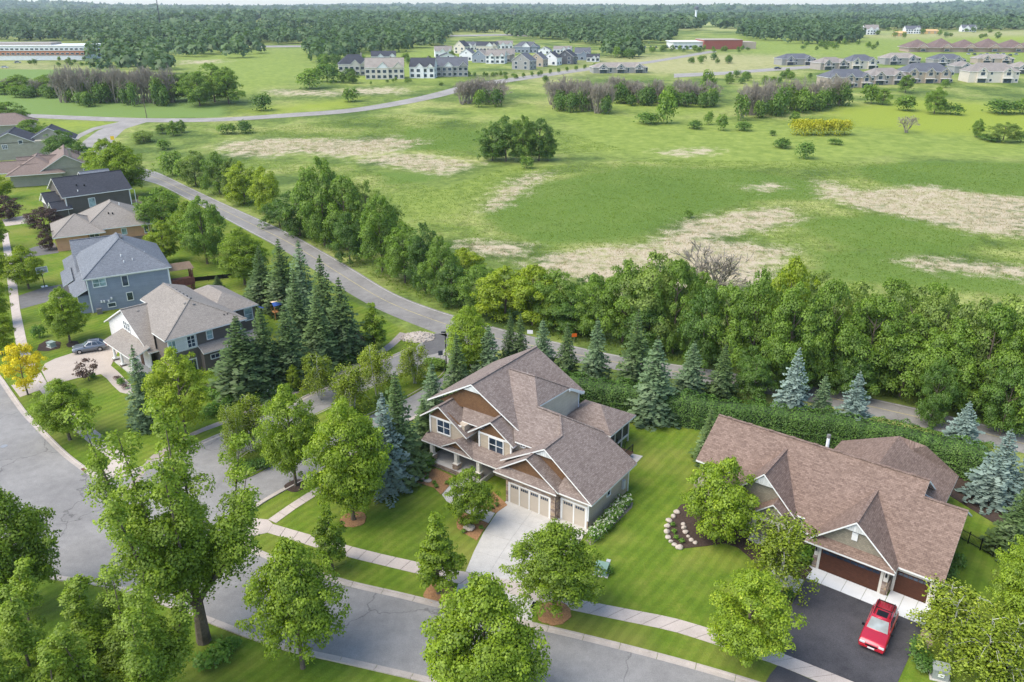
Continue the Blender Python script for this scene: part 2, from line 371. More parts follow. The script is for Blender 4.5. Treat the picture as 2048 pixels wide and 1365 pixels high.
g = link('ground', np_mesh('ground', V, F, m, attrs, smooth=True)); tag(g, 'green lawns, marsh meadow and fields reaching to the horizon', kind='structure')
# ------------------------------------------------------------------ asphalt
def asphalt(name, c, dark, line=.0, age=.5):
    m, n, l, b = new_mat(name); tc = n.new('ShaderNodeTexCoord').outputs['Object']
    t = tex(n, l, 'Noise', tc, .12, Detail=7.0, Roughness=.65).outputs[0]; t2 = tex(n, l, 'Noise', tc, 14, Detail=5.0, Roughness=.75).outputs[0]
    t3 = tex(n, l, 'Noise', tc, .9, Detail=8.0, Roughness=.7).outputs[0]
    cc = ramp(n, l, mth(n, l, 'ADD', mth(n, l, 'MULTIPLY', t, .6), mth(n, l, 'MULTIPLY', t3, .4)), [tuple(x * .9 for x in dark), c, tuple(x * 1.28 for x in c)], [.34, .5, .66])
    cc = mixc(n, l, age, cc, ramp(n, l, t2, [(.25, .25, .25), (.75, .75, .75)], [.3, .7]), 'OVERLAY')
    v = n.new('ShaderNodeTexVoronoi'); v.feature = 'DISTANCE_TO_EDGE'; v.inputs['Scale'].default_value = .085; v.inputs['Randomness'].default_value = 1
    wob = n.new('ShaderNodeVectorMath'); wob.operation = 'ADD'; l.new(tc, wob.inputs[0])
    tw = tex(n, l, 'Noise', tc, .5, Detail=4.0); sc = n.new('ShaderNodeVectorMath'); sc.operation = 'SCALE'; sc.inputs['Scale'].default_value = 2.5; l.new(tw.outputs['Color'], sc.inputs[0]); l.new(sc.outputs[0], wob.inputs[1])
    l.new(wob.outputs[0], v.inputs['Vector'])
    cr = ramp(n, l, v.outputs['Distance'], [(.12, .12, .12), (.5, .5, .5)], [.0, .006])
    cc = mixc(n, l, line, cc, cr, 'OVERLAY')
    l.new(cc, b.inputs['Base Color']); b.inputs['Roughness'].default_value = .88; b.inputs['Specular IOR Level'].default_value = .2
    bump(n, l, b, t2, .3, .01); return m
street_m = asphalt('street_asphalt', (.225, .214, .200), (.19, .18, .17), .6, .5)
road_m = asphalt('road_asphalt', (.21, .198, .182), (.17, .16, .15), .35, .45)
farroad_m = asphalt('pale_road_asphalt', (.27, .25, .225), (.23, .21, .19), .2, .2)
drive_m = asphalt('driveway_asphalt', (.066, .063, .066), (.046, .044, .048), .3, .8)
paint_w = plain('worn_white_paint', (.42, .41, .38), .8, .35, 1.2); paint_y = plain('worn_yellow_paint', (.34, .29, .15), .8, .35, 1.2)
def resample(pts, n):
    pts = np.array(pts, float); d = np.concatenate([[0], np.cumsum(np.linalg.norm(np.diff(pts, axis=0), axis=1))])
    t = np.linspace(0, d[-1], n); return np.stack([np.interp(t, d, pts[:, k]) for k in range(pts.shape[1])], 1)
def smooth_line(pts, n):
    p = resample(pts, n)
    for _ in range(max(2, n // 14)): p[1:-1] = (p[:-2] + 2 * p[1:-1] + p[2:]) / 4
    return p
def strip(name, A, B, mat, dz, n=60, parent=None, kind='structure', world=False):
    a = smooth_line([q[:2] for q in A] if world else poly_w(A), n); c_ = smooth_line([q[:2] for q in B] if world else poly_w(B), n)
    k = 4; pts = np.stack([a + (c_ - a) * t for t in np.linspace(0, 1, k + 1)], 1)
    z = terr(pts[..., 0], pts[..., 1]) + dz
    V = np.concatenate([pts, z[..., None]], -1).reshape(-1, 3); id_ = np.arange(len(V)).reshape(n, k + 1)
    F = np.stack([id_[:-1, :-1], id_[:-1, 1:], id_[1:, 1:], id_[1:, :-1]], -1).reshape(-1, 4)
    x = np.cross(V[F[0, 1]] - V[F[0, 0]], V[F[0, 2]] - V[F[0, 0]])
    if x[2] < 0: F = F[:, ::-1]
    o = link(name, np_mesh(name, V, F, mat), parent)
    if kind: tag(o, kind=kind)
    return o, a, c_
def flat(name, pts, mat, z=.012, th=.0, world=False, parent=None):
    pl = pts if world else poly_w(pts)
    o = MB().prism(pl, z - th, z).build(name, mat, parent); return o
st_poly = [(-60,690),(0,766),(13,786),(44,830),(88,876),(125,913),(163,942),(189,958),(211,963),(245,957),(300,933),(360,909),(442,873),(473,862),(541,833),(611,798),(650,779),(720,745),(791,714),(830,696),(846,683),(868,668),(930,650),(1010,676),(990,712),(950,748),(905,780),(840,826),(780,860),(700,906),(633,942),(589,964),(505,1010),(478,1032),(468,1060),(474,1086),(492,1103),(551,1126),(687,1172),(820,1201),(884,1219),(1063,1257),(1125,1271),(1262,1305),(1378,1336),(1500,1372),(1680,1430),(1880,1500),(1800,1640),(1500,1530),(1300,1475),(1100,1420),(900,1366),(851,1353),(690,1316),(581,1293),(489,1262),(441,1243),(291,1185),(205,1163),(100,1150),(0,1118),(-120,1062),(-300,940),(-330,800)]
tag(flat('street', st_poly, street_m, .014), 'grey asphalt residential street with a side street', kind='structure')
crE = [(222,291),(228,280),(252,258),(298,244)]
cro, a_, b_ = strip('county_road', [(196,330),(255,330),(315,344),(440,404),(581,467),(640,500),(680,523),(735,556),(783,587),(851,614),(913,633),(988,655),(1056,672),(1152,693),(1217,710),(1340,728),(1480,748),(1620,772),(1735,795),(1882,827),(2048,869),(2300,940)],
   [(180,372),(250,352),(318,369),(420,422),(496,463),(561,497),(620,535),(690,583),(760,623),(832,651),(900,678),(975,700),(1056,708),(1152,724),(1217,740),(1340,757),(1480,778),(1620,804),(1731,828),(1871,861),(2048,905),(2300,985)], road_m, .019, 140)
cl = (a_ + b_) / 2
def ribbon(name, line, wd, mat, dz, i0, i1, dash=None, label=None):
    mb = MB(); ln = resample(line[i0:i1], (i1 - i0) * 4); d = np.gradient(ln, axis=0); d /= np.linalg.norm(d, axis=1)[:, None]; nn = np.stack([-d[:, 1], d[:, 0]], 1)
    for i in range(len(ln) - 1):
        if dash and (i // dash) % 3 == 2: continue
        q = [ln[i] - nn[i] * wd / 2, ln[i + 1] - nn[i + 1] * wd / 2, ln[i + 1] + nn[i + 1] * wd / 2, ln[i] + nn[i] * wd / 2]
        mb.face([(p[0], p[1], float(terr(p[0], p[1])) + dz) for p in q][::1])
    return tag(mb.build(name, mat), label, kind='structure')
ribbon('centre_line', cl, .16, paint_y, .024, 8, 138)
inn = a_ + (b_ - a_) * .06; inn2 = a_ + (b_ - a_) * .94
ribbon('edge_line', inn, .12, paint_w, .024, 8, 138); ribbon('edge_line', inn2, .12, paint_w, .024, 8, 60)
# mouth of the county road at the far junction, far road, paths
strip('road_bend', [(196,330),(214,312),(221,294),(226,281),(250,258),(300,243)], [(150,330),(158,300),(164,285),(195,262),(228,248),(248,240)], farroad_m, .03, 60)
strip('collector_road', [(-260,214),(40,228),(240,236),(300,238),(460,237),(560,228),(697,220),(817,199),(880,184),(920,172),(960,165),(1010,158),(1100,146),(1193,133),(1289,124),(1374,110),(1420,102)],
   [(-260,221),(40,235),(200,243),(300,246),(460,244),(560,236),(697,228),(817,209),(890,193),(935,180),(970,172),(1012,166),(1100,153),(1193,139),(1289,129),(1384,113),(1435,104)], farroad_m, .07, 160)
strip('trail', [(138,290),(150,272),(185,256),(246,243)], [(147,290),(160,276),(192,260),(250,247)], farroad_m, .06, 40)
strip('side_trail', [(230,1010),(300,912),(338,890),(360,878),(385,864),(453,838),(530,806),(581,783),(631,762),(669,746),(732,718),(775,690),(800,665)], [(240,1010),(312,918),(346,898),(366,884),(390,870),(459,845),(536,813),(587,790),(637,769),(676,753),(742,724),(788,694),(815,668)], plain('trail_asphalt', (.30, .25, .215), .9, .12, 1, fine=.3), .02, 80)
strip('gravel_lane', [(1348,148),(1450,144),(1567,135),(1660,129)], [(1348,156),(1450,150),(1567,141),(1660,135)], farroad_m, .06, 50)
strip('far_lane', [(515,92),(640,91)], [(515,95.5),(640,94.5)], farroad_m, .1, 30)
strip('far_highway', [(900,71),(1010,69),(1060,71)], [(900,74),(1010,72),(1060,74)], farroad_m, .3, 40)
# ------------------------------------------------------------------ kerbs, pavements, drives
def kerb(name, px, out, label=None, world=False, closed=False, seg=3.0, wd=.62):
    """row of kerb stones: flat gutter then raised back; out=+1 puts the back to the left of the line"""
    root = empty(name, (0, 0, 0)); tag(root, label or 'pale concrete kerb and gutter along the street', kind='structure')
    w_ = poly_w(px) if not world else px
    ln = smooth_line(w_, max(8, int(np.sum(np.linalg.norm(np.diff(np.array(w_), axis=0), axis=1)) / .75)))
    d = np.gradient(ln, axis=0); d /= np.linalg.norm(d, axis=1)[:, None]; nn = np.stack([-d[:, 1], d[:, 0]], 1) * out
    step = 4
    for i in range(0, len(ln) - 1, step):
        j = min(i + step, len(ln) - 1); mb = MB(); ks = list(range(i, j + 1)); prof = [(-.02, .0), (-.02, .022), (wd * .62, .030), (wd * .70, .13), (wd, .13), (wd, .0)]
        ring = []
        for k in ks:
            e = ln[k] + d[k] * (.02 if k == i else (-.02 if k == j else 0)); ring.append([(e[0] + nn[k][0] * o_, e[1] + nn[k][1] * o_, h) for o_, h in prof])
        for q in range(len(ring) - 1):
            for r_ in range(len(prof) - 1):
                f = [ring[q][r_], ring[q + 1][r_], ring[q + 1][r_ + 1], ring[q][r_ + 1]]
                mb.face(f if out < 0 else f[::-1])
        mb.face(ring[0] if out > 0 else ring[0][::-1]); mb.face(ring[-1][::-1] if out > 0 else ring[-1])
        mb.build('kerb_stone', kerb_mat, root)
    return root
kerb('kerb_street', st_poly[0:13] + [(442,873)], 1, 'curving pale kerb round the corner lawn of the dark grey house')
kerb('kerb_side_street', [(442,873),(473,862),(541,833),(611,798),(650,779),(720,745),(791,714),(826,698)], 1, 'pale kerb on the far edge of the side street')
kerb('kerb_corner', [(940,757),(905,780),(840,826),(780,860),(700,906),(633,942),(589,964),(505,1010),(478,1032),(468,1060),(474,1086),(492,1103),(551,1126),(687,1172),(820,1201),(884,1219),(1063,1257),(1125,1271),(1262,1305),(1378,1336),(1500,1372),(1680,1430)], 1, 'pale kerb in front of the tan house and the brown roofed house')
kerb('kerb_near', [(900,1366),(851,1353),(690,1316),(581,1293),(489,1262),(441,1243),(291,1185),(205,1163),(100,1150),(0,1118)], 1, 'pale kerb on the camera side of the street')
def slabs(name, A, B, mat, L=1.55, z=.035, label=None, dz=.0):
    """pavement of single slabs between two edge lines"""
    root = empty(name, (0, 0, 0)); tag(root, label, kind='structure')
    a = poly_w(A); b_ = poly_w(B); ln = np.sum(np.linalg.norm(np.diff(np.array(a), axis=0), axis=1)); n_ = max(2, int(round(ln / L)) + 1)
    a = smooth_line(a, n_ * 4 - 3); b_ = smooth_line(b_, n_ * 4 - 3)
    mb = MB()
    for i in range(len(a) - 1): mb.face([(*a[i], z - .024), (*a[i + 1], z - .024), (*b_[i + 1], z - .024), (*b_[i], z - .024)][::1])
    mb.build('joint_bed', joint, root)
    for i in range(n_ - 1):
        k0, k1 = i * 4, i * 4 + 4; e = .016
        p = [a[k0] * (1 - e) + a[k1] * e, a[k1] * (1 - e) + a[k0] * e, b_[k1] * (1 - e) + b_[k0] * e, b_[k0] * (1 - e) + b_[k1] * e]
        pr = [tuple(q) for q in p]; h = z + rnd.uniform(-.004, .004)
        MB().prism(pr, z - .03, h).build('slab', mat, root)
    return root
slabs('sidewalk', [(546,1049),(633,1074),(699,1093),(780,1113),(930,1145),(1040,1164),(1128,1194),(1240,1216),(1348,1236),(1430,1261),(1567,1308),(1700,1362),(1800,1402)],
   [(535,1066),(626,1094),(688,1113),(780,1135),(917,1168),(1040,1192),(1120,1216),(1240,1241),(1348,1263),(1471,1303),(1555,1330),(1640,1366),(1740,1408)], walk_mat, label='pinkish concrete sidewalk in front of the tan house')
slabs('sidewalk_side', [(536,1040),(580,1009),(624,981),(680,948),(720,925)], [(552,1047),(590,1019),(634,991),(688,957),(728,934)], walk_mat, label='short concrete sidewalk beside the side street')
slabs('sidewalk_far', [(3,470),(13,549),(22,620),(31,686),(50,735),(75,775),(110,820),(147,860),(190,896),(224,922)], [(16,466),(33,556),(40,620),(57,700),(75,735),(99,775),(135,812),(174,847),(205,872),(229,892)], walk_mat, label='concrete sidewalk along the left row of houses')
tag(flat('corner_pad', [(470,1082),(478,1055),(498,1036),(536,1040),(546,1049),(535,1066),(510,1072),(492,1092)], walk_mat, .03, .02), kind='structure')
tag(flat('corner_ramp', [(203,948),(224,922),(229,892),(262,915),(250,945),(222,958)], walk_mat, .03, .02), kind='structure')
tag(flat('driveway_street_end', [(917,1168),(1040,1192),(1072,1199),(1063,1250),(1030,1246),(898,1218)], concrete, .024, .01), kind='structure')
def patch_slabs(name, L_, R_, rows, cols, mat, z, label):
    root = empty(name, (0, 0, 0)); tag(root, label, kind='structure'); a = smooth_line(poly_w(L_), rows + 1); b_ = smooth_line(poly_w(R_), rows + 1)
    q = lambda i, t: tuple(a[i] + (b_[i] - a[i]) * t)
    MB().prism([tuple(p) for p in a] + [tuple(p) for p in b_[::-1]], z - .03, z - .018).build('joint_bed', joint, root)
    for i in range(rows):
        for j in range(cols):
            c4 = np.array([q(i, j / cols), q(i, (j + 1) / cols), q(i + 1, (j + 1) / cols), q(i + 1, j / cols)]); ce = c4.mean(0)
            MB().prism([tuple(ce + (p - ce) * .994) for p in c4], z - .02, z + rnd.uniform(-.002, .002)).build('slab', mat, root)
    return root
patch_slabs('driveway', [(1013,1001),(985,1035),(958,1072),(946,1105),(931,1144)], [(1180,1058),(1168,1082),(1140,1110),(1100,1142),(1066,1170)], 4, 3, concrete, .03, 'wide pale concrete driveway of the tan house')
tag(flat('dark_driveway', [(1613,1158),(1848,1249),(1822,1306),(1794,1368),(1760,1384),(1640,1343),(1556,1309),(1563,1270),(1568,1240),(1588,1200)], drive_m, .022), 'black asphalt driveway with the red car', kind='structure')
tag(flat('dark_driveway_end', [(1556,1331),(1640,1367),(1700,1394),(1650,1418),(1525,1376),(1540,1350)], drive_m, .022), kind='structure')
tag(flat('front_walk', [(884,990),(908,962),(930,969),(927,1000),(913,1014),(893,1003)], concrete, .035, .03), 'pale curved front walk of the tan house', kind='structure')
tag(flat('front_walk_end', [(914,1015),(927,1001),(960,1016),(990,1027),(977,1047),(948,1034)], concrete, .034, .03), kind='structure')
tag(flat('house_walk', [(1545,1140),(1608,1161),(1592,1187),(1530,1160)], concrete, .03, .02), kind='structure')
tag(flat('pale_driveway', [(83,741),(90,728),(110,718),(144,707),(219,688),(240,696),(222,732),(202,749),(154,757),(98,772)], plain('drive_concrete', (.40, .34, .285), .85, .08, .5, fine=.25), .028), 'pale concrete driveway with the grey car', kind='structure')
tag(flat('pale_driveway_end', [(22,771),(74,765),(80,781),(40,795)], MAT['drive_concrete'], .026), kind='structure')
tag(flat('curving_walk', [(202,749),(222,732),(236,744),(262,770),(268,792),(240,785),(225,771),(214,758)], MAT['drive_concrete'], .034, .02), kind='structure')
tag(flat('asphalt_driveway', [(37,592),(85,576),(132,568),(150,578),(128,595),(99,603),(41,619)], asphalt('old_drive_asphalt', (.13, .125, .12), (.10, .095, .09), .2, .5), .02), kind='structure')
tag(flat('asphalt_driveway_far', [(29,509),(70,494),(110,486),(118,506),(84,511),(32,519)], MAT['old_drive_asphalt'], .02), kind='structure')
tag(flat('concrete_driveway_far', [(4,440),(57,430),(62,446),(11,453)], MAT['drive_concrete'], .03), kind='structure')
tag(flat('asphalt_patch', [(846,686),(868,668),(893,668),(900,690),(880,706),(852,712),(842,700)], asphalt('patch_asphalt', (.11, .105, .10), (.085, .08, .08), .2, .3), .019), kind='structure')
tag(flat('turning_pad', [(855,710),(885,705),(900,695),(915,720),(900,735),(868,728)], farroad_m, .0185), kind='structure')
# grass island in the side street
ilp = [(452,948),(470,918),(520,887),(575,856),(631,829),(688,802),(740,776),(798,750),(840,731),(868,722),(893,728),(898,742),(883,756),(848,778),(813,798),(760,823),(700,850),(640,884),(580,915),(534,938),(505,953),(470,966)]
isl = flat('median_island', ilp, g.data.materials[0], .10, .1); tag(isl, 'raised grass island planted with trees in the side street', kind='structure')
at = isl.data.attributes.new('lawn', 'FLOAT', 'POINT'); at.data.foreach_set('value', [1.0] * len(isl.data.vertices))
il = poly_w(ilp); kerb('kerb_island', il + [il[0]], -1, 'pale kerb ring round the grass island', world=True, wd=.35)
# ------------------------------------------------------------------ planting beds
def bed(name, pts, mat, label, z=.05):
    o = flat(name, pts, mat, z, .05); return tag(o, label, 'mulch bed')
bed('mulch_bed', [(826,963),(836,950),(853,941),(872,938),(905,953),(906,963),(890,982),(882,990),(868,976),(848,970)], mulch_o, 'orange mulch bed left of the front steps of the tan house')
bed('mulch_bed', [(986,984),(1004,1000),(1015,1011),(992,1027),(960,1015),(970,1000)], mulch_o, 'orange mulch bed beside the left edge of the stone garage')
bed('mulch_bed', [(913,1044),(922,1024),(948,1036),(977,1048),(966,1062),(954,1082),(925,1065),(914,1056)], mulch_o, 'orange mulch bed between lawn and concrete driveway with grey boulder')
bed('mulch_bed', [(1178,1066),(1253,1001),(1266,1006),(1264,1016),(1232,1047),(1182,1092),(1170,1082)], plain('gravel_mulch', (.22, .185, .15), .95, .3, 7, fine=.5), 'gravel bed under the hydrangeas along the garage wall')
bed('mulch_bed', [(1362,1010),(1345,1030),(1334,1053),(1336,1076),(1347,1090),(1362,1098),(1410,1093),(1450,1087),(1476,1096),(1500,1116),(1530,1160),(1545,1141),(1610,1160),(1625,1140),(1560,1080),(1500,1040),(1430,1000)], mulch_d, 'dark mulch bed with boulders in front of the brown roofed house')
bed('mulch_bed', [(1510,1165),(1592,1188),(1572,1225),(1560,1240),(1530,1215)], mulch_d, 'dark mulch bed between birch and black driveway')
bed('mulch_bed', [(1850,1252),(1872,1266),(1866,1290),(1840,1312),(1822,1308)], plain('tan_gravel', (.36, .27, .20), .95, .2, 6, fine=.4), 'tan gravel strip beside the black driveway')
bed('mulch_bed', [(1880,980),(1960,1030),(2060,1090),(2060,1040),(1970,960),(1930,930)], mulch_d, 'dark mulch under the blue spruces by the black fence')
bed('mulch_bed', [(78,690),(95,680),(122,685),(120,697),(96,703),(74,702)], mulch_d, 'small round planting bed beside the utility box on the left lawn')
bed('mulch_bed', [(132,690),(140,683),(155,683),(160,690),(150,695),(136,695)], mulch_d, 'small oval planting bed under the young tree near the grey car')
bed('mulch_bed', [(330,740),(400,770),(500,800),(600,775),(700,720),(740,690),(700,640),(560,700),(420,770)], mulch_d, 'dark mulch strip under the spruces beside the dark grey house')
for bx, by, wd, mt, lb in ((707,1040,1.35,mulch_o,'orange mulch ring under the big maple on the front lawn'),(878,1187,1.35,mulch_o,'orange mulch ring under the small tree left of the concrete driveway'),(1108,1227,1.5,mulch_o,'orange mulch ring under the tree right of the concrete driveway'),(592,972,1.2,mulch_d,'dark mulch ring under the maple beside the side street')):
    q = P(bx, by); rg = random.Random(bx); k = 22
    pts = [(q[0] + wd * rg.uniform(.9, 1.08) * math.cos(2 * math.pi * i / k), q[1] + wd * rg.uniform(.9, 1.08) * math.sin(2 * math.pi * i / k)) for i in range(k)]
    mb = MB(); mb.prism(pts, 0, .06); o = mb.build('mulch_ring', mt); tag(o, lb, 'mulch ring')
# ------------------------------------------------------------------ vegetation meshes
def cards(rng, pos, nrm, size, asp=1.0, tint=None, along=None):
    """leaf-cluster quads at pos facing nrm"""
    n = len(pos); r = rng.normal(size=(n, 3)) if along is None else along
    a = np.cross(nrm, r); a /= np.linalg.norm(a, axis=1)[:, None] + 1e-9; b_ = np.cross(nrm, a); b_ /= np.linalg.norm(b_, axis=1)[:, None] + 1e-9
    s = (size * rng.uniform(.6, 1.3, n))[:, None] / 2
    j = lambda: rng.uniform(.65, 1.2, (n, 1))
    a = a * s; b_ = b_ * s * asp
    V = np.stack([pos - a * j() - b_ * j() * .35, pos + a * j() * .35 - b_ * j(), pos + a * j() + b_ * j() * .35, pos - a * j() * .35 + b_ * j()], 1).reshape(-1, 3)
    F = np.arange(4 * n).reshape(n, 4); return V, F, (rng.uniform(0, 1, n) if tint is None else tint)
def soft_normals(V, mode, h):
    """leaf normals leaning to the crown surface, so clumps shade as volumes"""
    c = V.reshape(-1, 4, 3).mean(1); q = V.reshape(-1, 4, 3); fn = np.cross(q[:, 1] - q[:, 0], q[:, 2] - q[:, 0]); fn /= np.linalg.norm(fn, axis=1)[:, None] + 1e-9
    o = c - np.array([0, 0, h * .42]) if mode == 'crown' else c * np.array([1, 1, 0.0]); o /= np.linalg.norm(o, axis=1)[:, None] + 1e-9
    dd = LAST.get('d'); dd = dd if dd is not None and len(dd) == len(o) else o
    n_ = fn * .40 + dd * .42 + o * .12 + np.array([0, 0, .22]); n_ /= np.linalg.norm(n_, axis=1)[:, None]
    return np.repeat(n_, 4, axis=0)
def extent(V):
    """true height and width of a crown"""
    r = np.percentile(np.hypot(V[:, 0], V[:, 1]), 97.5) * 2.04; return float(np.percentile(V[:, 2], 99.7)), float(r)
LAST = {}
def cloud(rng, C, Rr, n, size, up=.35, cl=None, lo=-.12, sd_=.13):
    """n leaf cards on the upper shells of clumps with centres C and radii Rr"""
    m = len(C); w_ = Rr[:, 0] * Rr[:, 2]; k = rng.choice(m, n, p=w_ / w_.sum())
    d = rng.normal(size=(n, 3)); d /= np.linalg.norm(d, axis=1)[:, None]; flip = (d[:, 2] < lo) & (rng.uniform(0, 1, n) < .8); d[flip, 2] *= -1
    pos = C[k] + d * Rr[k] * np.clip(rng.normal(.95, sd_, (n, 1)), .4, 1.5)
    pos += rng.normal(size=(n, 3)) * size * .35
    nr = d + rng.normal(size=(n, 3)) * .55 + np.array([0, 0, up]); nr /= np.linalg.norm(nr, axis=1)[:, None]
    cl = rng.uniform(0, 1, m) if cl is None else cl
    tint = np.clip(.42 * cl[k] + .58 * rng.uniform(0, 1, n), 0, 1); LAST['d'] = d
    return cards(rng, pos, nr, size, rng.uniform(.7, 1.1, (n, 1)), tint)
def join(parts):
    V = []; F = []; T = []; o = 0
    for v, f, t in parts: V.append(v); F.append(f + o); T.append(t); o += len(v)
    return np.concatenate(V), np.concatenate(F), np.concatenate(T)
def limb_set(rng, h, w_, th, n_l, base=.25, bend=.2, r0=.16):
    mb = MB(); top = Vector((rng.uniform(-.15, .15), rng.uniform(-.15, .15), h * th))
    mid = Vector((rng.uniform(-.12, .12), rng.uniform(-.12, .12), h * th * .5))
    mb.tube([(0, 0, -.15), (0, 0, .25), mid, top], [r0 * 1.5, r0 * 1.1, r0 * .75, r0 * .3], 7)
    for i in range(n_l):
        t = base + (th - base - .05) * (i + rng.uniform(.2, .8)) / n_l; a = i * 2.4 + rng.uniform(-.5, .5)
        s = mid * (t / th / .5) if t < th * .5 else mid.lerp(top, (t / th - .5) / .5)
        ln = w_ * .34 * rng.uniform(.6, 1.0) * (1.2 - t); e = s + Vector((math.cos(a) * ln, math.sin(a) * ln, ln * rng.uniform(.55, 1.1)))
        m_ = s.lerp(e, .5) + Vector((0, 0, -.06 * ln)); rr = r0 * .45
        mb.tube([s, m_, e], [rr, rr * .7, rr * .25], 5, cap=False)
    return mb
def crown_blobs(rng, h, w_, z0, prof, m, rb):
    """clump centres filling a crown of profile prof(t)"""
    C = []; Rr = []; ph = rng.uniform(0, 6.28, 4); ik = .35 if m >= 105 else (.7 if rb < .75 else 1.0)
    while len(C) < m:
        t = rng.uniform(0, 1); a = rng.uniform(0, 2 * math.pi)
        if rng.uniform(0, 1) > prof(t) + .1: continue
        irr = 1 + ik * (.16 * math.sin(2 * a + ph[0] + 2 * t) + .12 * math.sin(3 * a + ph[1] - 5 * t) + .10 * math.sin(7 * t + ph[2])); rad = prof(t) * w_ / 2 * irr
        if ik == 1 and rb > .75 and math.sin(3 * a + ph[3]) * math.sin(9 * t + ph[0]) > .78: continue
        rr = rb * rng.uniform(.6, 1.25) * (.6 + .4 * prof(t)); r = max(0, rad - rr * .8) * rng.uniform(.25, 1) ** .5
        if rng.uniform(0, 1) < .2: rr *= .5; r = rad * rng.uniform(.92, 1.1)
        C.append((r * math.cos(a), r * math.sin(a), z0 + t * (h - z0 - rr * .7) + rr * .2)); Rr.append((rr, rr, rr * rng.uniform(.6, .95)))
    for k in range(5): rr = rb * .42; a = rng.uniform(0, 6.28); q = w_ * .1 * rng.uniform(0, 1); C.append((q * math.cos(a), q * math.sin(a), h - rr * rng.uniform(.3, 1.2))); Rr.append((rr * .8, rr * .8, rr * 1.3))
    return np.array(C), np.array(Rr)
PROF = {
 'round': lambda t: math.sqrt(max(0, 1 - (2 * t - .95) ** 2 * .95)),
 'oval': lambda t: max(.12, math.sin(math.pi * min(1, (t * .86 + .12))) ** .7),
 'wide': lambda t: max(.15, math.sin(math.pi * (t * .72 + .22)) ** .6),
 'cone': lambda t: max(.1, (1 - t) ** .7 * min(1, .5 + 3 * t)),
 'vase': lambda t: .35 + .6 * math.sin(math.pi * (t * .75 + .1)),
}
def deciduous(name, seed, leaf, prof='oval', h=8.0, w_=6.0, z0=1.4, m=60, rb=.85, n=7000, size=.26, trunk=bark, r0=.15, droop=0):
    rng = np.random.default_rng(seed); C, Rr = crown_blobs(rng, h, w_, z0, PROF[prof], m, rb)
    V, F, T = cloud(rng, C, Rr, n, size)
    crown = np_mesh(name + '_crown', V, F, LEAF[leaf], {'tint': T}, normals=soft_normals(V, 'crown', h))
    tr = limb_set(rng, h, w_, .8, 9, max(.2, z0 / h), .2, r0).mesh(name + '_trunk', trunk, True)
    h, w_ = extent(V); return dict(trunk=tr, crown=crown, h=h, w=w_)
def poplar(name, seed, leaf, h=13.0, w_=7.5, n=54000, size=.13, stems=7, spread=.8):
    """several rising leaders, each with its own loose column of leaves"""
    rng = np.random.default_rng(seed); mb = MB(); C = []; Rr = []
    mb.tube([(0, 0, -.2), (.05, 0, h * .12), (0, .05, h * .2)], [.36, .28, .24], 8)
    for i in range(stems):
        a = i * 2 * math.pi / stems + rng.uniform(-.4, .4); hh = h * rng.uniform(.72, 1.0); rr = w_ * spread * .55 * rng.uniform(.45, 1.05)
        if i == 0: rr *= .2; hh = h
        e = Vector((rr * math.cos(a), rr * math.sin(a), hh)); s = Vector((0, 0, h * rng.uniform(.10, .22))); mi = s.lerp(e, .45) + Vector((rr * .25 * math.cos(a), rr * .25 * math.sin(a), -h * .02))
        mb.tube([s, mi, e], [.13, .075, .012], 5, cap=False)
        for k in range(24):
            t = rng.uniform(.16, 1.03); p = (s.lerp(mi, t / .45) if t < .45 else mi.lerp(e, (t - .45) / .55)); b_ = .95 * (1.15 - .75 * t) * rng.uniform(.6, 1.15)
            an = rng.uniform(0, 6.28); off = b_ * rng.uniform(.2, 1.1); C.append((p.x + off * math.cos(an), p.y + off * math.sin(an), p.z + rng.uniform(-.2, .4))); Rr.append((b_ * .80, b_ * .80, b_ * .95))
    V, F, T = cloud(rng, np.array(C), np.array(Rr), n, size); hh, w_ = extent(V)
    return dict(trunk=mb.mesh(name + '_trunk', bark, True), crown=np_mesh(name + '_crown', V, F, LEAF[leaf], {'tint': T}, normals=soft_normals(V, 'crown', h)), h=h, w=w_)
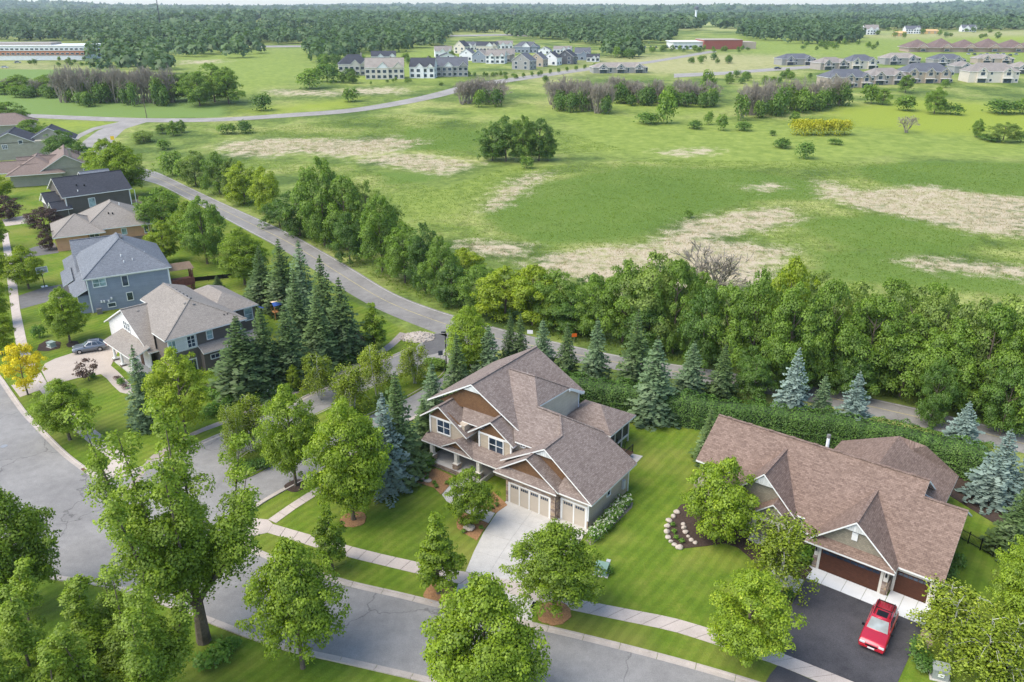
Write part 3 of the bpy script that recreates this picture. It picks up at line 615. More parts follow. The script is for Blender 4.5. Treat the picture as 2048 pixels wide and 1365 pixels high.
def birch(name, seed, leaf='birch', h=8.0, w_=5.0, n=9500, size=.125, stems=3):
    """white stems with thin drooping curtains of small leaves"""
    rng = np.random.default_rng(seed); mb = MB(); P_ = []
    for i in range(stems):
        a = i * 2 * math.pi / stems + rng.uniform(-.5, .5); lean = w_ * .16 * rng.uniform(.4, 1.2); e = Vector((lean * math.cos(a), lean * math.sin(a), h * rng.uniform(.82, 1.0)))
        s = Vector((.12 * math.cos(a), .12 * math.sin(a), -.1)); mb.tube([s, s.lerp(e, .5) + Vector((.1, 0, 0)), e], [.07, .042, .010], 6, cap=False)
        for k in range(24):
            t = rng.uniform(.22, .98); p = s.lerp(e, t); an = rng.uniform(0, 6.28); ln = w_ * .40 * (1.1 - .72 * t) * rng.uniform(.5, 1.1); d = Vector((math.cos(an), math.sin(an), 0))
            q = [p, p + d * ln * .55 + Vector((0, 0, ln * .38)), p + d * ln + Vector((0, 0, -ln * .05)), p + d * ln * 1.12 + Vector((0, 0, -ln * .55))]
            mb.tube(q[:3], [.013, .008, .004], 3, cap=False)
            for u in np.linspace(.25, 1, 9):
                x = u * 3; j = min(2, int(x)); P_.append(q[j].lerp(q[j + 1], x - j))
    P_ = np.array(P_); k = rng.choice(len(P_), n); pos = P_[k] + rng.normal(size=(n, 3)) * np.array([.16, .16, .22]); pos[:, 2] -= np.abs(rng.normal(size=n)) * .28
    nr = rng.normal(size=(n, 3)) + np.array([0, 0, .4]); nr /= np.linalg.norm(nr, axis=1)[:, None]
    V, F, T = cards(rng, pos, nr, size, 1.0); hh, w_ = extent(V)
    return dict(trunk=mb.mesh(name + '_trunk', bark_pale, True), crown=np_mesh(name + '_crown', V, F, LEAF[leaf], {'tint': T}, normals=soft_normals(V, 'crown', h)), h=h, w=w_)
def spruce(name, seed, leaf, h=10.0, w_=4.8, lev=34, dens=1.0):
    """whorls of flat drooping boughs built of needle sprays"""
    rng = np.random.default_rng(seed); mb = MB().tube([(0, 0, -.2), (0, 0, h * .5), (0, 0, h * .98)], [.16, .10, .02], 6)
    pos = []; nr = []; al = []; sz = []; ti = []
    for i in range(lev):
        t = (i + rng.uniform(-.25, .25)) / lev; z = h * (.03 + .95 * t); rad = w_ / 2 * (1 - t) ** .82 * rng.uniform(.82, 1.1) + .08
        nb = max(4, int((10 - 4.5 * t) * dens)); a0 = rng.uniform(0, 6.28)
        for j in range(nb):
            a = a0 + 2 * math.pi * j / nb + rng.uniform(-.25, .25); L = rad * rng.uniform(.72, 1.12); d = np.array([math.cos(a), math.sin(a), 0]); sdv = np.array([-math.sin(a), math.cos(a), 0])
            bt = rng.uniform(0, 1); k = max(2, int(L / .21))
            for q in range(k):
                u = (q + .6) / k; c = d * L * u + np.array([0, 0, z + L * (.16 * u - .42 * u * u + .10 * u ** 4)])
                wd = .10 + .30 * L * (1 - u) ** .6 * (.35 + u) if u < .98 else .08
                for sg in (-1, 1):
                    pos.append(c + sdv * sg * wd * rng.uniform(.3, .75)); n_ = np.array([0, 0, 1.0]) + sdv * sg * rng.uniform(.1, .7) + d * rng.uniform(-.1, .5) + rng.normal(size=3) * .22
                    nr.append(n_ / np.linalg.norm(n_)); al.append(d * .9 + sdv * sg * .7 + rng.normal(size=3) * .15); sz.append(.26 + .22 * min(1, L / 2)); ti.append(.45 * bt + .35 * rng.uniform(0, 1) + .2 * u)
    for q in range(14): pos.append(np.array([rng.normal() * .05, rng.normal() * .05, h * (.95 + .05 * q / 14)])); v = rng.normal(size=3); v[2] *= .3; nr.append(v / np.linalg.norm(v)); al.append(np.array([0, 0, 1.0])); sz.append(.2); ti.append(.6)
    V, F, T = cards(rng, np.array(pos), np.array(nr), np.array(sz), .62, np.clip(np.array(ti), 0, 1), np.array(al)); w_ = extent(V)[1]
    return dict(trunk=mb.mesh(name + '_trunk', bark, True), crown=np_mesh(name + '_crown', V, F, LEAF[leaf], {'tint': T}, normals=soft_normals(V, 'crown', h)), h=h, w=w_)
def bare(name, seed, h=8.0, w_=6.0, stems=5, depth=4, mat=twig):
    rng = np.random.default_rng(seed); mb = MB()
    def br(p, d, L, r, k):
        e = p + d * L; mb.tube([p, p + d * L * .5 + Vector(rng.normal(size=3) * L * .05), e], [r, r * .8, r * .55], 3 if k < depth else 5, cap=False)
        if k == 0: return
        for _ in range(3 if k > 1 else 4):
            nd = (d + Vector(rng.normal(size=3) * .42)); nd.z += .12; nd.normalize(); br(p.lerp(e, rng.uniform(.55, 1)), nd, L * rng.uniform(.55, .8), max(.034, r * .6), k - 1)
    for i in range(stems):
        a = i * 6.28 / stems; d = Vector((math.cos(a) * .35, math.sin(a) * .35, 1)).normalized(); br(Vector((.2 * math.cos(a), .2 * math.sin(a), -.1)), d, h * .34, .15, depth)
    return dict(trunk=mb.mesh(name + '_branches', mat), crown=None, h=h, w=w_)
def shrub(name, seed, leaf, h=1.6, w_=2.2, n=700, size=.2, m=9, flowers=0):
    rng = np.random.default_rng(seed); C = []; Rr = []
    for i in range(m):
        a = rng.uniform(0, 6.28); r = w_ / 2 * .62 * rng.uniform(0, 1) ** .5; rr = w_ * .24 * rng.uniform(.8, 1.2); C.append((r * math.cos(a), r * math.sin(a), h * .5 * rng.uniform(.55, 1.15))); Rr.append((rr, rr, h * .42))
    V, F, T = cloud(rng, np.array(C), np.array(Rr), n, size, .5); V[:, 2] = np.maximum(V[:, 2], .02); hx, w_ = extent(V)
    d = dict(crown=np_mesh(name + '_leaves', V, F, LEAF[leaf], {'tint': T}, normals=soft_normals(V, 'crown', h)), h=hx, w=w_, trunk=MB().tube([(0, 0, -.05), (0, 0, h * .5)], [.06, .03], 5).mesh(name + '_stem', bark), flower=None)
    if flowers:
        C = np.array(C); Rr = np.array(Rr); k = rng.choice(m, flowers); dd = rng.normal(size=(flowers, 3)); dd[:, 2] = np.abs(dd[:, 2]) + .3; dd /= np.linalg.norm(dd, axis=1)[:, None]
        fc = C[k] + dd * Rr[k] * 1.06; V, F, T = cloud(rng, fc, np.full((flowers, 3), .10), flowers * 9, .11, .6)
        d['flower'] = np_mesh(name + '_flowers', V, F, flower_m, {'tint': T})
    return d
G_ = {}
G_['maple'] = [deciduous('maple', s, 'maple', 'oval', 8, 6, 1.1, 200, .70, 42000, .14) for s in (1, 2, 3)]
G_['maple_loose'] = [deciduous('street_tree', s, 'maple', 'oval', 8, 6, 1.4, 140, .74, 30000, .145) for s in (4, 5)]
G_['lime'] = [deciduous('lime_tree', s, 'lime', 'oval', 8, 6, 1.1, 110, .68, 19000, .165) for s in (6, 7)]
G_['round'] = [deciduous('round_tree', 8, 'maple', 'round', 6, 6, .4, 110, .6, 17000, .16)]
G_['cone'] = [deciduous('young_tree', s, 'maple', 'cone', 7, 4, .9, 60, .5, 8000, .17) for s in (9, 10)]
G_['belt'] = [deciduous('belt_tree', s, 'belt', 'wide', 11, 11, 1.2, 88, 1.3, 21000, .26, r0=.22) for s in (12, 13, 14, 15)]
G_['deep'] = [deciduous('dark_tree', s, 'deep', 'wide', 10, 10, .5, 80, 1.2, 16000, .26, r0=.2) for s in (16, 17)]
G_['olive'] = [deciduous('pale_tree', s, 'olive', 'wide', 10, 10, .8, 80, 1.15, 16000, .25, r0=.2) for s in (18, 19)]
G_['limebelt'] = [deciduous('yellow_green_tree', s, 'lime', 'round', 9, 9, .5, 80, 1.05, 16000, .25, r0=.18) for s in (20,)]
G_['gold'] = [deciduous('gold_tree', 21, 'gold', 'wide', 6, 5.5, 1.3, 70, .6, 8500, .18, r0=.1)]
G_['purple'] = [deciduous('purple_tree', s, 'purple', 'round', 5, 5.5, .3, 70, .62, 6500, .2, r0=.1) for s in (22, 23)]
G_['purple_small'] = [deciduous('purple_shrub', 24, 'purple', 'vase', 3, 3.4, .5, 30, .42, 1300, .18, r0=.06)]
G_['poplar'] = [poplar('poplar', 25, 'poplar', stems=9), poplar('poplar', 26, 'poplar', stems=6)]
G_['birch'] = [birch('birch', s) for s in (27, 28, 29)]
G_['spruce'] = [spruce('spruce', s, 'spruce') for s in (30, 31, 32)]
G_['greyspruce'] = [spruce('grey_spruce', s, 'greyspruce', w_=4.6) for s in (33, 34)]
G_['blue'] = [spruce('blue_spruce', s, 'blue', h=9, w_=5.0, lev=30) for s in (35, 36)]
G_['bare'] = [bare('bare_tree', s) for s in (37, 38, 39)]
G_['shrub'] = [shrub('shrub', s, 'hydr') for s in (40, 41)]
G_['bush'] = [shrub('bush', s, 'belt', 3.4, 4.2, 900, .36, 12) for s in (42, 43)]
G_['darkbush'] = [shrub('dark_bush', s, 'deep', 3.2, 4.2, 900, .34, 12) for s in (44, 45)]
G_['yellowbush'] = [shrub('yellow_bush', 46, 'yellow', 3.4, 4.4, 900, .36, 12)]
G_['hydrangea'] = [shrub('hydrangea', s, 'hydr', 1.3, 1.7, 620, .17, 9, 34) for s in (47, 48)]
G_['perennial'] = [shrub('perennial', s, 'hydr', .45, .6, 150, .1, 5) for s in (49,)]
G_['limeshrub'] = [shrub('lime_shrub', 50, 'lime', .9, 1.2, 320, .14, 7)]
G_['purplebush'] = [shrub('purple_bush', 51, 'purple', 1.0, 1.3, 300, .14, 7)]
G_['arbor'] = [shrub('dark_shrub', 52, 'hedge', 1.6, 1.7, 700, .14, 10)]
cnt = {}
def plant(kind, px, py, top, wpx, name, label, cat='tree', group=None, rot=None, z=0.0, lean=None):
    """a plant whose foot is at px,py, whose top reaches image row top and whose crown is wpx pixels wide"""
    lib = G_[kind]; i = cnt.get(kind, 0); cnt[kind] = i + 1; v = lib[i % len(lib)]
    base_ = P(px, py); h = top_height(base_, top); wd = wpx / px_per_m(base_ + np.array([0, 0, h * .5]))
    return put(v, base_, h, wd, name, label, cat, group, rot, z, lean)
def put(v, base_, h, wd, name, label, cat='tree', group=None, rot=None, z=0.0, lean=None):
    root = empty(name, (base_[0], base_[1], base_[2] + z), rnd.uniform(0, 6.28) if rot is None else rot)
    if lean: root.rotation_euler = (lean[0], lean[1], root.rotation_euler[2])
    s = wd / v['w']; root.scale = (s, s, h / v['h']); tag(root, label, cat, group)
    big = cat == 'tree'
    if v.get('trunk') is not None: link('branches' if v.get('crown') is None else ('trunk' if big else 'stem'), v['trunk'], root)
    if v.get('crown') is not None: link('crown' if big else 'foliage', v['crown'], root)
    if v.get('flower') is not None: link('flowers', v['flower'], root)
    return root
# ------------------------------------------------------------------ trees round the houses (foot x,y / top row / crown width, all in photo pixels)
NEAR = [
 ('poplar',408,1282,818,295,'poplar_tree','tall loose poplar with twin trunks at the near street corner'),
 ('maple',45,1225,978,190,'maple_tree','yellow tipped maple at the left edge beside the street junction'),
 ('poplar',100,1500,1178,290,'poplar_tree','big pale green poplar filling the bottom left corner'),
 ('poplar',285,1450,1150,270,'poplar_tree','big pale green poplar at the bottom, left of the grass verge'),
 ('maple_loose',606,1336,1082,190,'street_tree','loose green street tree on the near verge at the bottom'),
 ('cone',664,1138,1012,78,'young_tree','small dark conical tree on the verge under the big maple'),
 ('maple',707,1040,806,165,'maple_tree','big round bright maple with orange mulch ring on the front lawn'),
 ('maple_loose',592,972,775,125,'maple_tree','maple with bare lower trunk between side street and sidewalk'),
 ('cone',878,1187,1028,105,'young_tree','young tree with orange mulch ring left of the concrete driveway'),
 ('round',944,1048,940,98,'round_tree','dense round small tree beside the front walk of the tan house'),
 ('maple_loose',1108,1226,1050,185,'street_tree','leafy tree with orange mulch ring right of the concrete driveway'),
 ('maple',972,1425,1160,245,'street_tree','bushy street tree at the bottom centre on the near verge'),
 ('round',1438,1082,922,150,'round_tree','dense round tree in the boulder edged bed'),
 ('maple_loose',1488,1328,1148,170,'street_tree','leafy street tree left of the black driveway'),
 ('birch',1552,1190,1018,140,'birch_tree','white stemmed birch in front of the brown roofed house'),
 ('birch',1895,1300,1175,165,'birch_tree','drooping pale birch right of the single garage door'),
 ('birch',1975,1400,1238,200,'birch_tree','drooping pale birch in the bottom right corner'),
 ('maple',2040,1272,1075,150,'maple_tree','bright maple cut by the right edge of the picture'),
 ('gold',56,790,690,92,'gold_tree','bright golden yellow tree beside the pale driveway'),
 ('maple_loose',140,880,762,118,'street_tree','dark green street tree on the corner verge by the kerb'),
 ('greyspruce',296,855,690,74,'spruce_tree','slim grey green spruce on the lawn of the dark grey house'),
 ('lime',372,872,698,128,'lime_tree','bright yellow green tree beside the slim spruce'),
 ('birch',505,905,786,95,'birch_tree','thin birch at the left end of the grass island'),
 ('birch',478,935,800,60,'birch_tree','thin olive birch at the far left nose of the grass island'),
 ('birch',640,800,706,80,'birch_tree','thin birch on the verge beside the island road'),
 ('birch',705,828,722,96,'birch_tree','full pale birch in the middle of the grass island'),
 ('birch',755,795,690,82,'birch_tree','yellowish birch in the right part of the grass island'),
 ('birch',830,768,682,72,'birch_tree','small drooping birch at the right end of the grass island'),
 ('cone',750,700,608,60,'young_tree','slim light green tree on the verge left of the stone heap'),
 ('lime',590,782,730,32,'young_tree','small lime yellow sapling beside the trail'),
 ('lime',738,745,695,36,'young_tree','small golden green sapling between trail and island road'),
 ('maple',938,760,616,105,'maple_tree','bright round maple between lamp post and spruces'),
 ('lime',58,578,492,80,'lime_tree','yellow green tree behind the basketball hoop'),
 ('maple',140,684,578,86,'maple_tree','round green tree on the lawn left of the grey car'),
 ('lime',4,710,612,70,'lime_tree','yellow green street tree at the left edge nearest the gold tree'),
 ('lime',-4,650,545,66,'lime_tree','yellow green street tree at the left edge below the hoop'),
 ('lime',-6,580,482,62,'lime_tree','yellow green street tree at the left edge across from the hoop'),
 ('maple',-12,500,425,60,'maple_tree','green street tree at the far left edge of the sidewalk'),
 ('lime',333,525,443,66,'lime_tree','yellow green tree behind the peach sided house'),
 ('purple',98,500,458,36,'purple_tree','dark purple tree in front of the blue grey house'),
 ('purple',92,462,415,68,'purple_tree','wide dark purple tree in front of the charcoal roofed house'),
 ('purple',18,440,392,58,'purple_tree','dark purple tree at the left edge by the brown roofed row'),
 ('purple_small',178,762,718,54,'purple_shrub','small reddish purple tree at the edge of the pale driveway'),
 ('maple',250,395,286,105,'maple_tree','tall bright maple beside the county road behind the charcoal roof'),
 ('maple',222,372,280,90,'maple_tree','bright maple behind the tan gabled house'),
 ('belt',330,470,378,120,'backyard_tree','broad green backyard tree behind the peach sided house'),
 ('belt',415,528,395,110,'backyard_tree','tall round backyard tree near the county road'),
 ('maple',385,500,405,80,'backyard_tree','green tree between the two broad backyard trees'),
 ('maple',490,570,460,95,'backyard_tree','round green tree left of the spruce group'),
 ('deep',130,330,262,90,'dark_tree','dark green tree left of the road bend behind the row'),
 ('deep',165,345,285,70,'dark_tree','dark green tree under the road bend by the chimney'),
 ('belt',70,290,240,80,'backyard_tree','leafy tree behind the grey gabled house at far left'),
 ('belt',20,255,205,90,'backyard_tree','leafy tree at the left edge below the crop field'),
 ('lime',5,400,350,50,'lime_tree','pale green tree at the left edge by the brown roof'),
]
for t in NEAR:
    o = plant(*t[:5], t[5], t[6])
SPR = [
 ('spruce',530,612,492,60,'behind the trampoline at the left of the backyard group'),('spruce',572,625,478,72,'tallest at the back of the backyard spruce group'),
 ('greyspruce',612,640,480,66,'second tallest at the back of the backyard spruce group'),('spruce',655,690,510,78,'at the right back of the backyard spruce group'),
 ('spruce',605,720,540,80,'in the middle of the backyard spruce group'),('spruce',690,715,555,80,'at the right end of the backyard spruce group'),
 ('spruce',585,765,605,80,'right front of the backyard spruce group'),('spruce',538,775,610,78,'in the front row beside the dark grey wall'),
 ('spruce',492,790,632,104,'largest in front of the dark grey side wall'),('spruce',645,735,590,78,'between the front and back rows of the backyard group'),
 ('blue',776,978,785,100,'blue and tall left of the tan house'),('spruce',802,955,742,110,'dark and tall just behind the blue one left of the tan house'),
 ('greyspruce',868,852,722,66,'pale, by the far kerb left of the tan house'),('spruce',850,905,800,70,'dark, tucked against the left side of the tan house'),
 ('spruce',916,800,665,70,'behind the left ridge of the tan house'),('greyspruce',978,775,650,80,'behind the ridge of the tan house'),
 ('spruce',1020,745,622,52,'left one of a close pair beyond the tan ridge'),('spruce',1040,748,625,52,'right one of a close pair beyond the tan ridge'),
 ('greyspruce',1084,755,636,66,'right of the close pair beyond the tan ridge'),('spruce',1132,760,648,60,'left of the orange sign'),
 ('greyspruce',1190,770,636,70,'right of the orange sign'),('spruce',1266,790,618,92,'tall above the left end of the hedge'),
 ('greyspruce',1304,838,672,104,'big, standing in front of the hedge by the lawn'),('greyspruce',1378,795,682,76,'behind the hedge, left of the olive one'),
 ('spruce',1440,800,688,64,'olive green behind the hedge'),('greyspruce',1636,850,748,58,'between the two pale blue ones behind the hedge'),
 ('blue',1576,850,695,90,'pale blue, left one behind the hedge'),('blue',1698,870,742,88,'pale blue, right one behind the hedge'),
 ('spruce',1412,925,815,62,'small, at the left end of the long brown roof'),('blue',1916,905,803,92,'pale blue beside the county road at right'),
 ('blue',1985,1000,858,112,'big pale blue by the right end of the hedge'),('blue',2046,1010,880,90,'pale blue cut by the right edge'),
 ('spruce',2018,1105,965,96,'green in front of the black fence at right'),('spruce',437,580,550,20,'tiny, on the back lawn beside the pergola'),
 ('spruce',516,598,540,48,'dark, at the far left of the spruce group'),
]
for k, x, y, t, w_, lb in SPR: plant(k, x, y, t, w_ * (1.3 if x < 720 else 1.12 if x < 900 else 1.04), 'spruce_tree', 'spruce ' + lb, 'tree', 'spruces')
plant('deep', 1505, 800, 712, 90, 'small_tree', 'small dark leafy tree behind the hedge left of a pale blue spruce')
# ------------------------------------------------------------------ belt of trees on the marsh side of the county road
BELT = [('bush',345,352,300,50),('olive',392,372,302,70),('belt',440,388,305,80),('limebelt',490,408,325,85),('limebelt',535,425,335,85),('olive',468,392,318,60),('bush',365,360,320,50),
 ('deep',600,472,360,110),('belt',650,492,328,125),('belt',695,500,345,120),('olive',738,500,352,100),('deep',700,528,425,90),('belt',765,545,400,120),('deep',640,480,395,90),
 ('olive',780,505,395,80),('belt',810,566,440,120),('deep',850,582,455,100),('belt',885,600,465,110),('limebelt',930,560,498,80),('deep',905,612,520,80),('belt',960,622,520,110),
 ('limebelt',1010,640,520,120),('limebelt',1065,650,530,130),('belt',1110,655,545,115),('deep',1140,664,575,100),('limebelt',1085,640,540,100),('belt',1190,672,540,115),('deep',1180,640,555,90),
 ('belt',1245,684,505,130),('olive',1295,692,508,140),('belt',1345,708,525,130),('deep',1290,700,580,110),('deep',1400,735,590,110),('belt',1450,752,560,140),('belt',1500,765,530,150),
 ('limebelt',1560,740,515,120),('belt',1570,785,560,150),('deep',1610,775,580,120),('belt',1640,790,560,150),('olive',1700,760,560,150),('belt',1725,795,590,170),('olive',1800,780,565,160),
 ('belt',1800,805,620,160),('olive',1860,800,580,160),('belt',1880,830,640,170),('belt',1950,842,600,170),('olive',1930,815,590,150),('belt',2010,858,640,170),('olive',2020,800,590,170),('belt',2080,880,620,190),
 ('deep',1340,660,520,120),('belt',1400,680,545,120),('olive',1620,720,540,130),('olive',1680,715,555,130),('belt',1760,730,565,140),('belt',1850,745,575,150),('deep',1960,760,600,150),('belt',2060,770,600,160),
 ('deep',1860,850,720,90),('deep',1700,800,700,110),('deep',1580,790,690,100),('deep',1500,780,680,90),('deep',2000,870,740,110),('deep',560,455,400,70)]
SEG = [(480, 'nearest the road bend'), (620, 'opposite the backyard trees'), (720, 'opposite the spruce group'), (830, 'left of the stone heap'), (930, 'opposite the stone heap'), (1030, 'behind the bright maple'), (1130, 'behind the close pair of spruces'), (1220, 'behind the orange sign'), (1330, 'left of the leafless tree'), (1420, 'below the leafless tree'), (1520, 'behind the olive spruce'), (1620, 'behind the left pale blue spruce'), (1710, 'behind the right pale blue spruce'), (1810, 'above the long brown roof'), (1910, 'above the rear wing of the brown roof'), (2000, 'above the pale blue roadside spruce'), (9999, 'at the right edge')]
kindw = {'belt': 'mid green', 'deep': 'dark green', 'olive': 'pale olive', 'limebelt': 'yellow green', 'bush': 'low green'}
for k, x, y, t, w_ in BELT:
    jit = rnd.uniform(-12, 18) if x > 560 else 0
    plant(k, x, y - (12 if x > 1380 and k != 'deep' else 0), t + jit, w_ * rnd.uniform(.82, 1.06), 'roadside_tree', f"{kindw[k]} {'broad' if w_ >= 130 else 'narrower'} tree in the roadside belt, {next(l_ for x_, l_ in SEG if x < x_)}", 'tree', 'roadside belt of trees')
plant('bare', 1420, 610, 462, 150, 'bare_tree', 'leafless grey tree standing above the roadside belt before the pale reeds')
# ------------------------------------------------------------------ trees and bushes in the marsh
MARSH = [('deep',985,322,252,70,'left tree of the dark clump in the middle of the marsh'),('deep',1012,323,234,80,'tallest tree of the dark clump in the middle of the marsh'),('belt',1045,324,232,70,'upright tree in the middle of the marsh clump'),
 ('deep',1078,322,238,70,'right tree of the dark clump in the middle of the marsh'),('belt',1096,322,264,44,'round bush at the right end of the marsh clump'),('bush',1053,337,312,32,'single round bush in front of the marsh clump'),
 ('belt',325,268,248,28,'left of three small trees below the far junction'),('belt',347,272,242,30,'middle of three small trees below the far junction'),('belt',364,266,240,26,'right of three small trees below the far junction'),
 ('bush',326,300,280,34,'low tree under the three small trees below the junction'),('olive',288,285,262,50,'pale tree right of the road bend'),('bush',455,268,246,46,'left bush of the dark clump beside the collector road'),('darkbush',487,267,240,40,'right bush of the dark clump beside the collector road'),
 ('darkbush',523,222,186,46,'dark round tree beyond the collector road'),('bush',697,204,176,44,'grey green round bush below the pale apartment houses'),('bush',620,178,135,60,'left bush at the edge of the apartment meadow'),('darkbush',655,165,125,60,'right bush at the edge of the apartment meadow'),
 ('bush',1326,248,182,50,'tall tree with dark bush right of the grey thicket'),('darkbush',1300,248,225,60,'dark low bush right of the grey thicket'),('bush',1416,250,222,22,'left of two narrow bushes in the meadow'),('bush',1446,262,228,30,'right of two narrow bushes in the meadow'),
 ('darkbush',1393,258,240,38,'low dark bush left of the two narrow bushes'),('darkbush',1488,262,244,38,'low round bush right of the two narrow bushes'),('darkbush',1568,296,276,46,'wide dark bush in the bright meadow'),('darkbush',1611,318,284,42,'round dark bush in the bright meadow'),('darkbush',1670,290,277,30,'small brown bush under the yellow shrubs'),('darkbush',1545,272,260,16,'tiny dark bush left of the yellow shrubs'),
 ('bush',1588,247,222,24,'narrow bush above the yellow shrubs'),('bush',1742,208,168,44,'left tree below the grey terraces'),('belt',1765,210,178,40,'second tree below the grey terraces'),('belt',1810,186,150,38,'bright round tree below the grey terraces'),('bush',1890,176,158,20,'small bush below the grey terraces'),
 ('bush',1815,222,190,50,'low bush left of the tall tree in the right meadow'),('belt',1868,228,175,50,'tall tree in the right meadow'),('darkbush',1900,230,205,50,'dark bush right of the tall tree in the meadow'),('darkbush',2005,228,200,70,'dark bush group at the right edge of the meadow'),('bush',2044,228,195,50,'green bush at the right edge of the meadow'),
 ('belt',1953,275,238,28,'slim tree in the yellow green field at right'),('olive',2005,285,245,60,'grey tree in the yellow green field at right'),('darkbush',1975,282,268,50,'low bush under the grey tree at right'),('bush',2040,285,262,30,'bush at the right edge of the yellow green field'),
 ('bush',1092,168,150,16,'round bush beside the collector road near the white houses'),('bush',1412,195,140,40,'left green tree of the meadow thickets'),('bush',1378,436,420,20,'pale little bush at the edge of the dead reeds')]
for k, x, y, t, w_, lb in MARSH:
    plant(k, x, y, t, w_, 'bush' if 'bush' in lb else 'tree', lb, 'bush' if 'bush' in lb else 'tree')
for i in range(7): plant('yellowbush', 1592 + 16 * i, 270 + 1.5 * (i % 2), 238, 36, 'yellow_shrub', 'bright yellow shrub in the yellow row of the meadow', 'bush', 'yellow shrubs in the meadow')
plant('bare', 1812, 266, 218, 44, 'bare_tree', 'single leafless grey tree in the yellow green field')
# leafless thickets with green undergrowth
def thicket(x0, x1, y0, y1, h0, h1, n, label, green=.35, dead=1):
    for i in range(n):
        t = (i + rnd.uniform(.1, .9)) / n; x = x0 + (x1 - x0) * t; y = y0 + (y1 - y0) * t + rnd.uniform(-5, 5); hh = h0 + (h1 - h0) * t
        if rnd.random() < green: plant('darkbush' if rnd.random() < .6 else 'bush', x, y + 5, y - hh * rnd.uniform(.25, .6), rnd.uniform(24, 40), 'bush', 'green undergrowth bush in the ' + label, 'bush', label)
        else: plant('bare', x, y, y - hh * rnd.uniform(.8, 1.1), rnd.uniform(26, 44), 'bare_tree', 'leafless grey tree in the ' + label, 'tree', label)
thicket(920, 1006, 206, 204, 60, 60, 20, 'thicket beside the collector road')
thicket(1100, 1222, 212, 226, 78, 80, 30, 'purplish thicket in the centre meadow', .2)
thicket(1222, 1332, 202, 206, 66, 64, 26, 'dark thicket in the centre meadow', .45)
thicket(1332, 1432, 206, 206, 62, 56, 24, 'thicket right of the centre meadow', .5)
thicket(1478, 1692, 234, 206, 92, 76, 46, 'big thicket below the grey terraces', .45)
thicket(120, 350, 204, 204, 88, 96, 52, 'grey wood above the crop field', .25)
thicket(0, 130, 185, 190, 38, 50, 18, 'dark hedgerow above the crop field', .8)
for x, y, t, w_ in ((400,212,146,80),(430,205,128,92),(458,208,136,76),(380,200,146,70),(350,204,150,64),(180,200,150,60),(100,190,150,70),(40,186,150,70),(240,202,158,50)): plant('belt', x, y, t, w_, 'wood_tree', 'leafy tree standing in the grey wood above the crop field', 'tree', 'leafy trees of the grey wood')
# ------------------------------------------------------------------ houses
SH_A = shingle('taupe_shingles', [(.142, .106, .090), (.265, .212, .180), (.31, .255, .22)])
SH_B = shingle('brown_shingles', [(.128, .085, .066), (.255, .178, .140), (.305, .22, .175)])
SH_C = shingle('weathered_shingles', [(.20, .175, .15), (.28, .25, .215), (.33, .295, .26)])
SH_D = shingle('slate_grey_shingles', [(.115, .125, .14), (.19, .20, .22), (.25, .265, .285)])
SH_F = shingle('charcoal_shingles', [(.032, .034, .042), (.06, .062, .072), (.085, .088, .10)])
SH_G = shingle('red_brown_shingles', [(.16, .12, .10), (.23, .175, .145), (.275, .21, .175)])
tan_s = siding('tan_siding', (.46, .385, .295)); cream_s = siding('cream_siding', (.56, .48, .37)); brown_sh = siding('brown_shakes', (.185, .100, .050), .14, True)
olive_sh = siding('olive_shakes', (.30, .265, .20), .14, True); gar_panel = plain('garage_panel', (.47, .405, .33), .55, .05, 1.2); wood_door = siding('wood_garage_door', (.085, .032, .018), .12, True)
grey_s = siding('dark_grey_siding', (.150, .125, .108)); white_s = siding('white_siding', (.70, .68, .65)); blue_s = siding('blue_grey_siding', (.26, .285, .345)); peach_s = siding('peach_siding', (.56, .30, .17))
char_s = siding('charcoal_siding', (.12, .105, .092)); sage_s = siding('sage_siding', (.31, .295, .235)); batten = siding('white_battens', (.66, .66, .63), 3.0, True)
STONES = [plain('stone_%d' % i, c, .85, .2, 6, fine=.3, bmp=.3) for i, c in enumerate([(.26, .19, .145), (.36, .28, .22), (.20, .15, .12), (.32, .255, .22), (.40, .30, .20)])]
stone_back = plain('stone_mortar', (.17, .13, .105), .95, .2, 6)
screen_m = plain('porch_screen', (.035, .035, .04), .5, .2, 2)
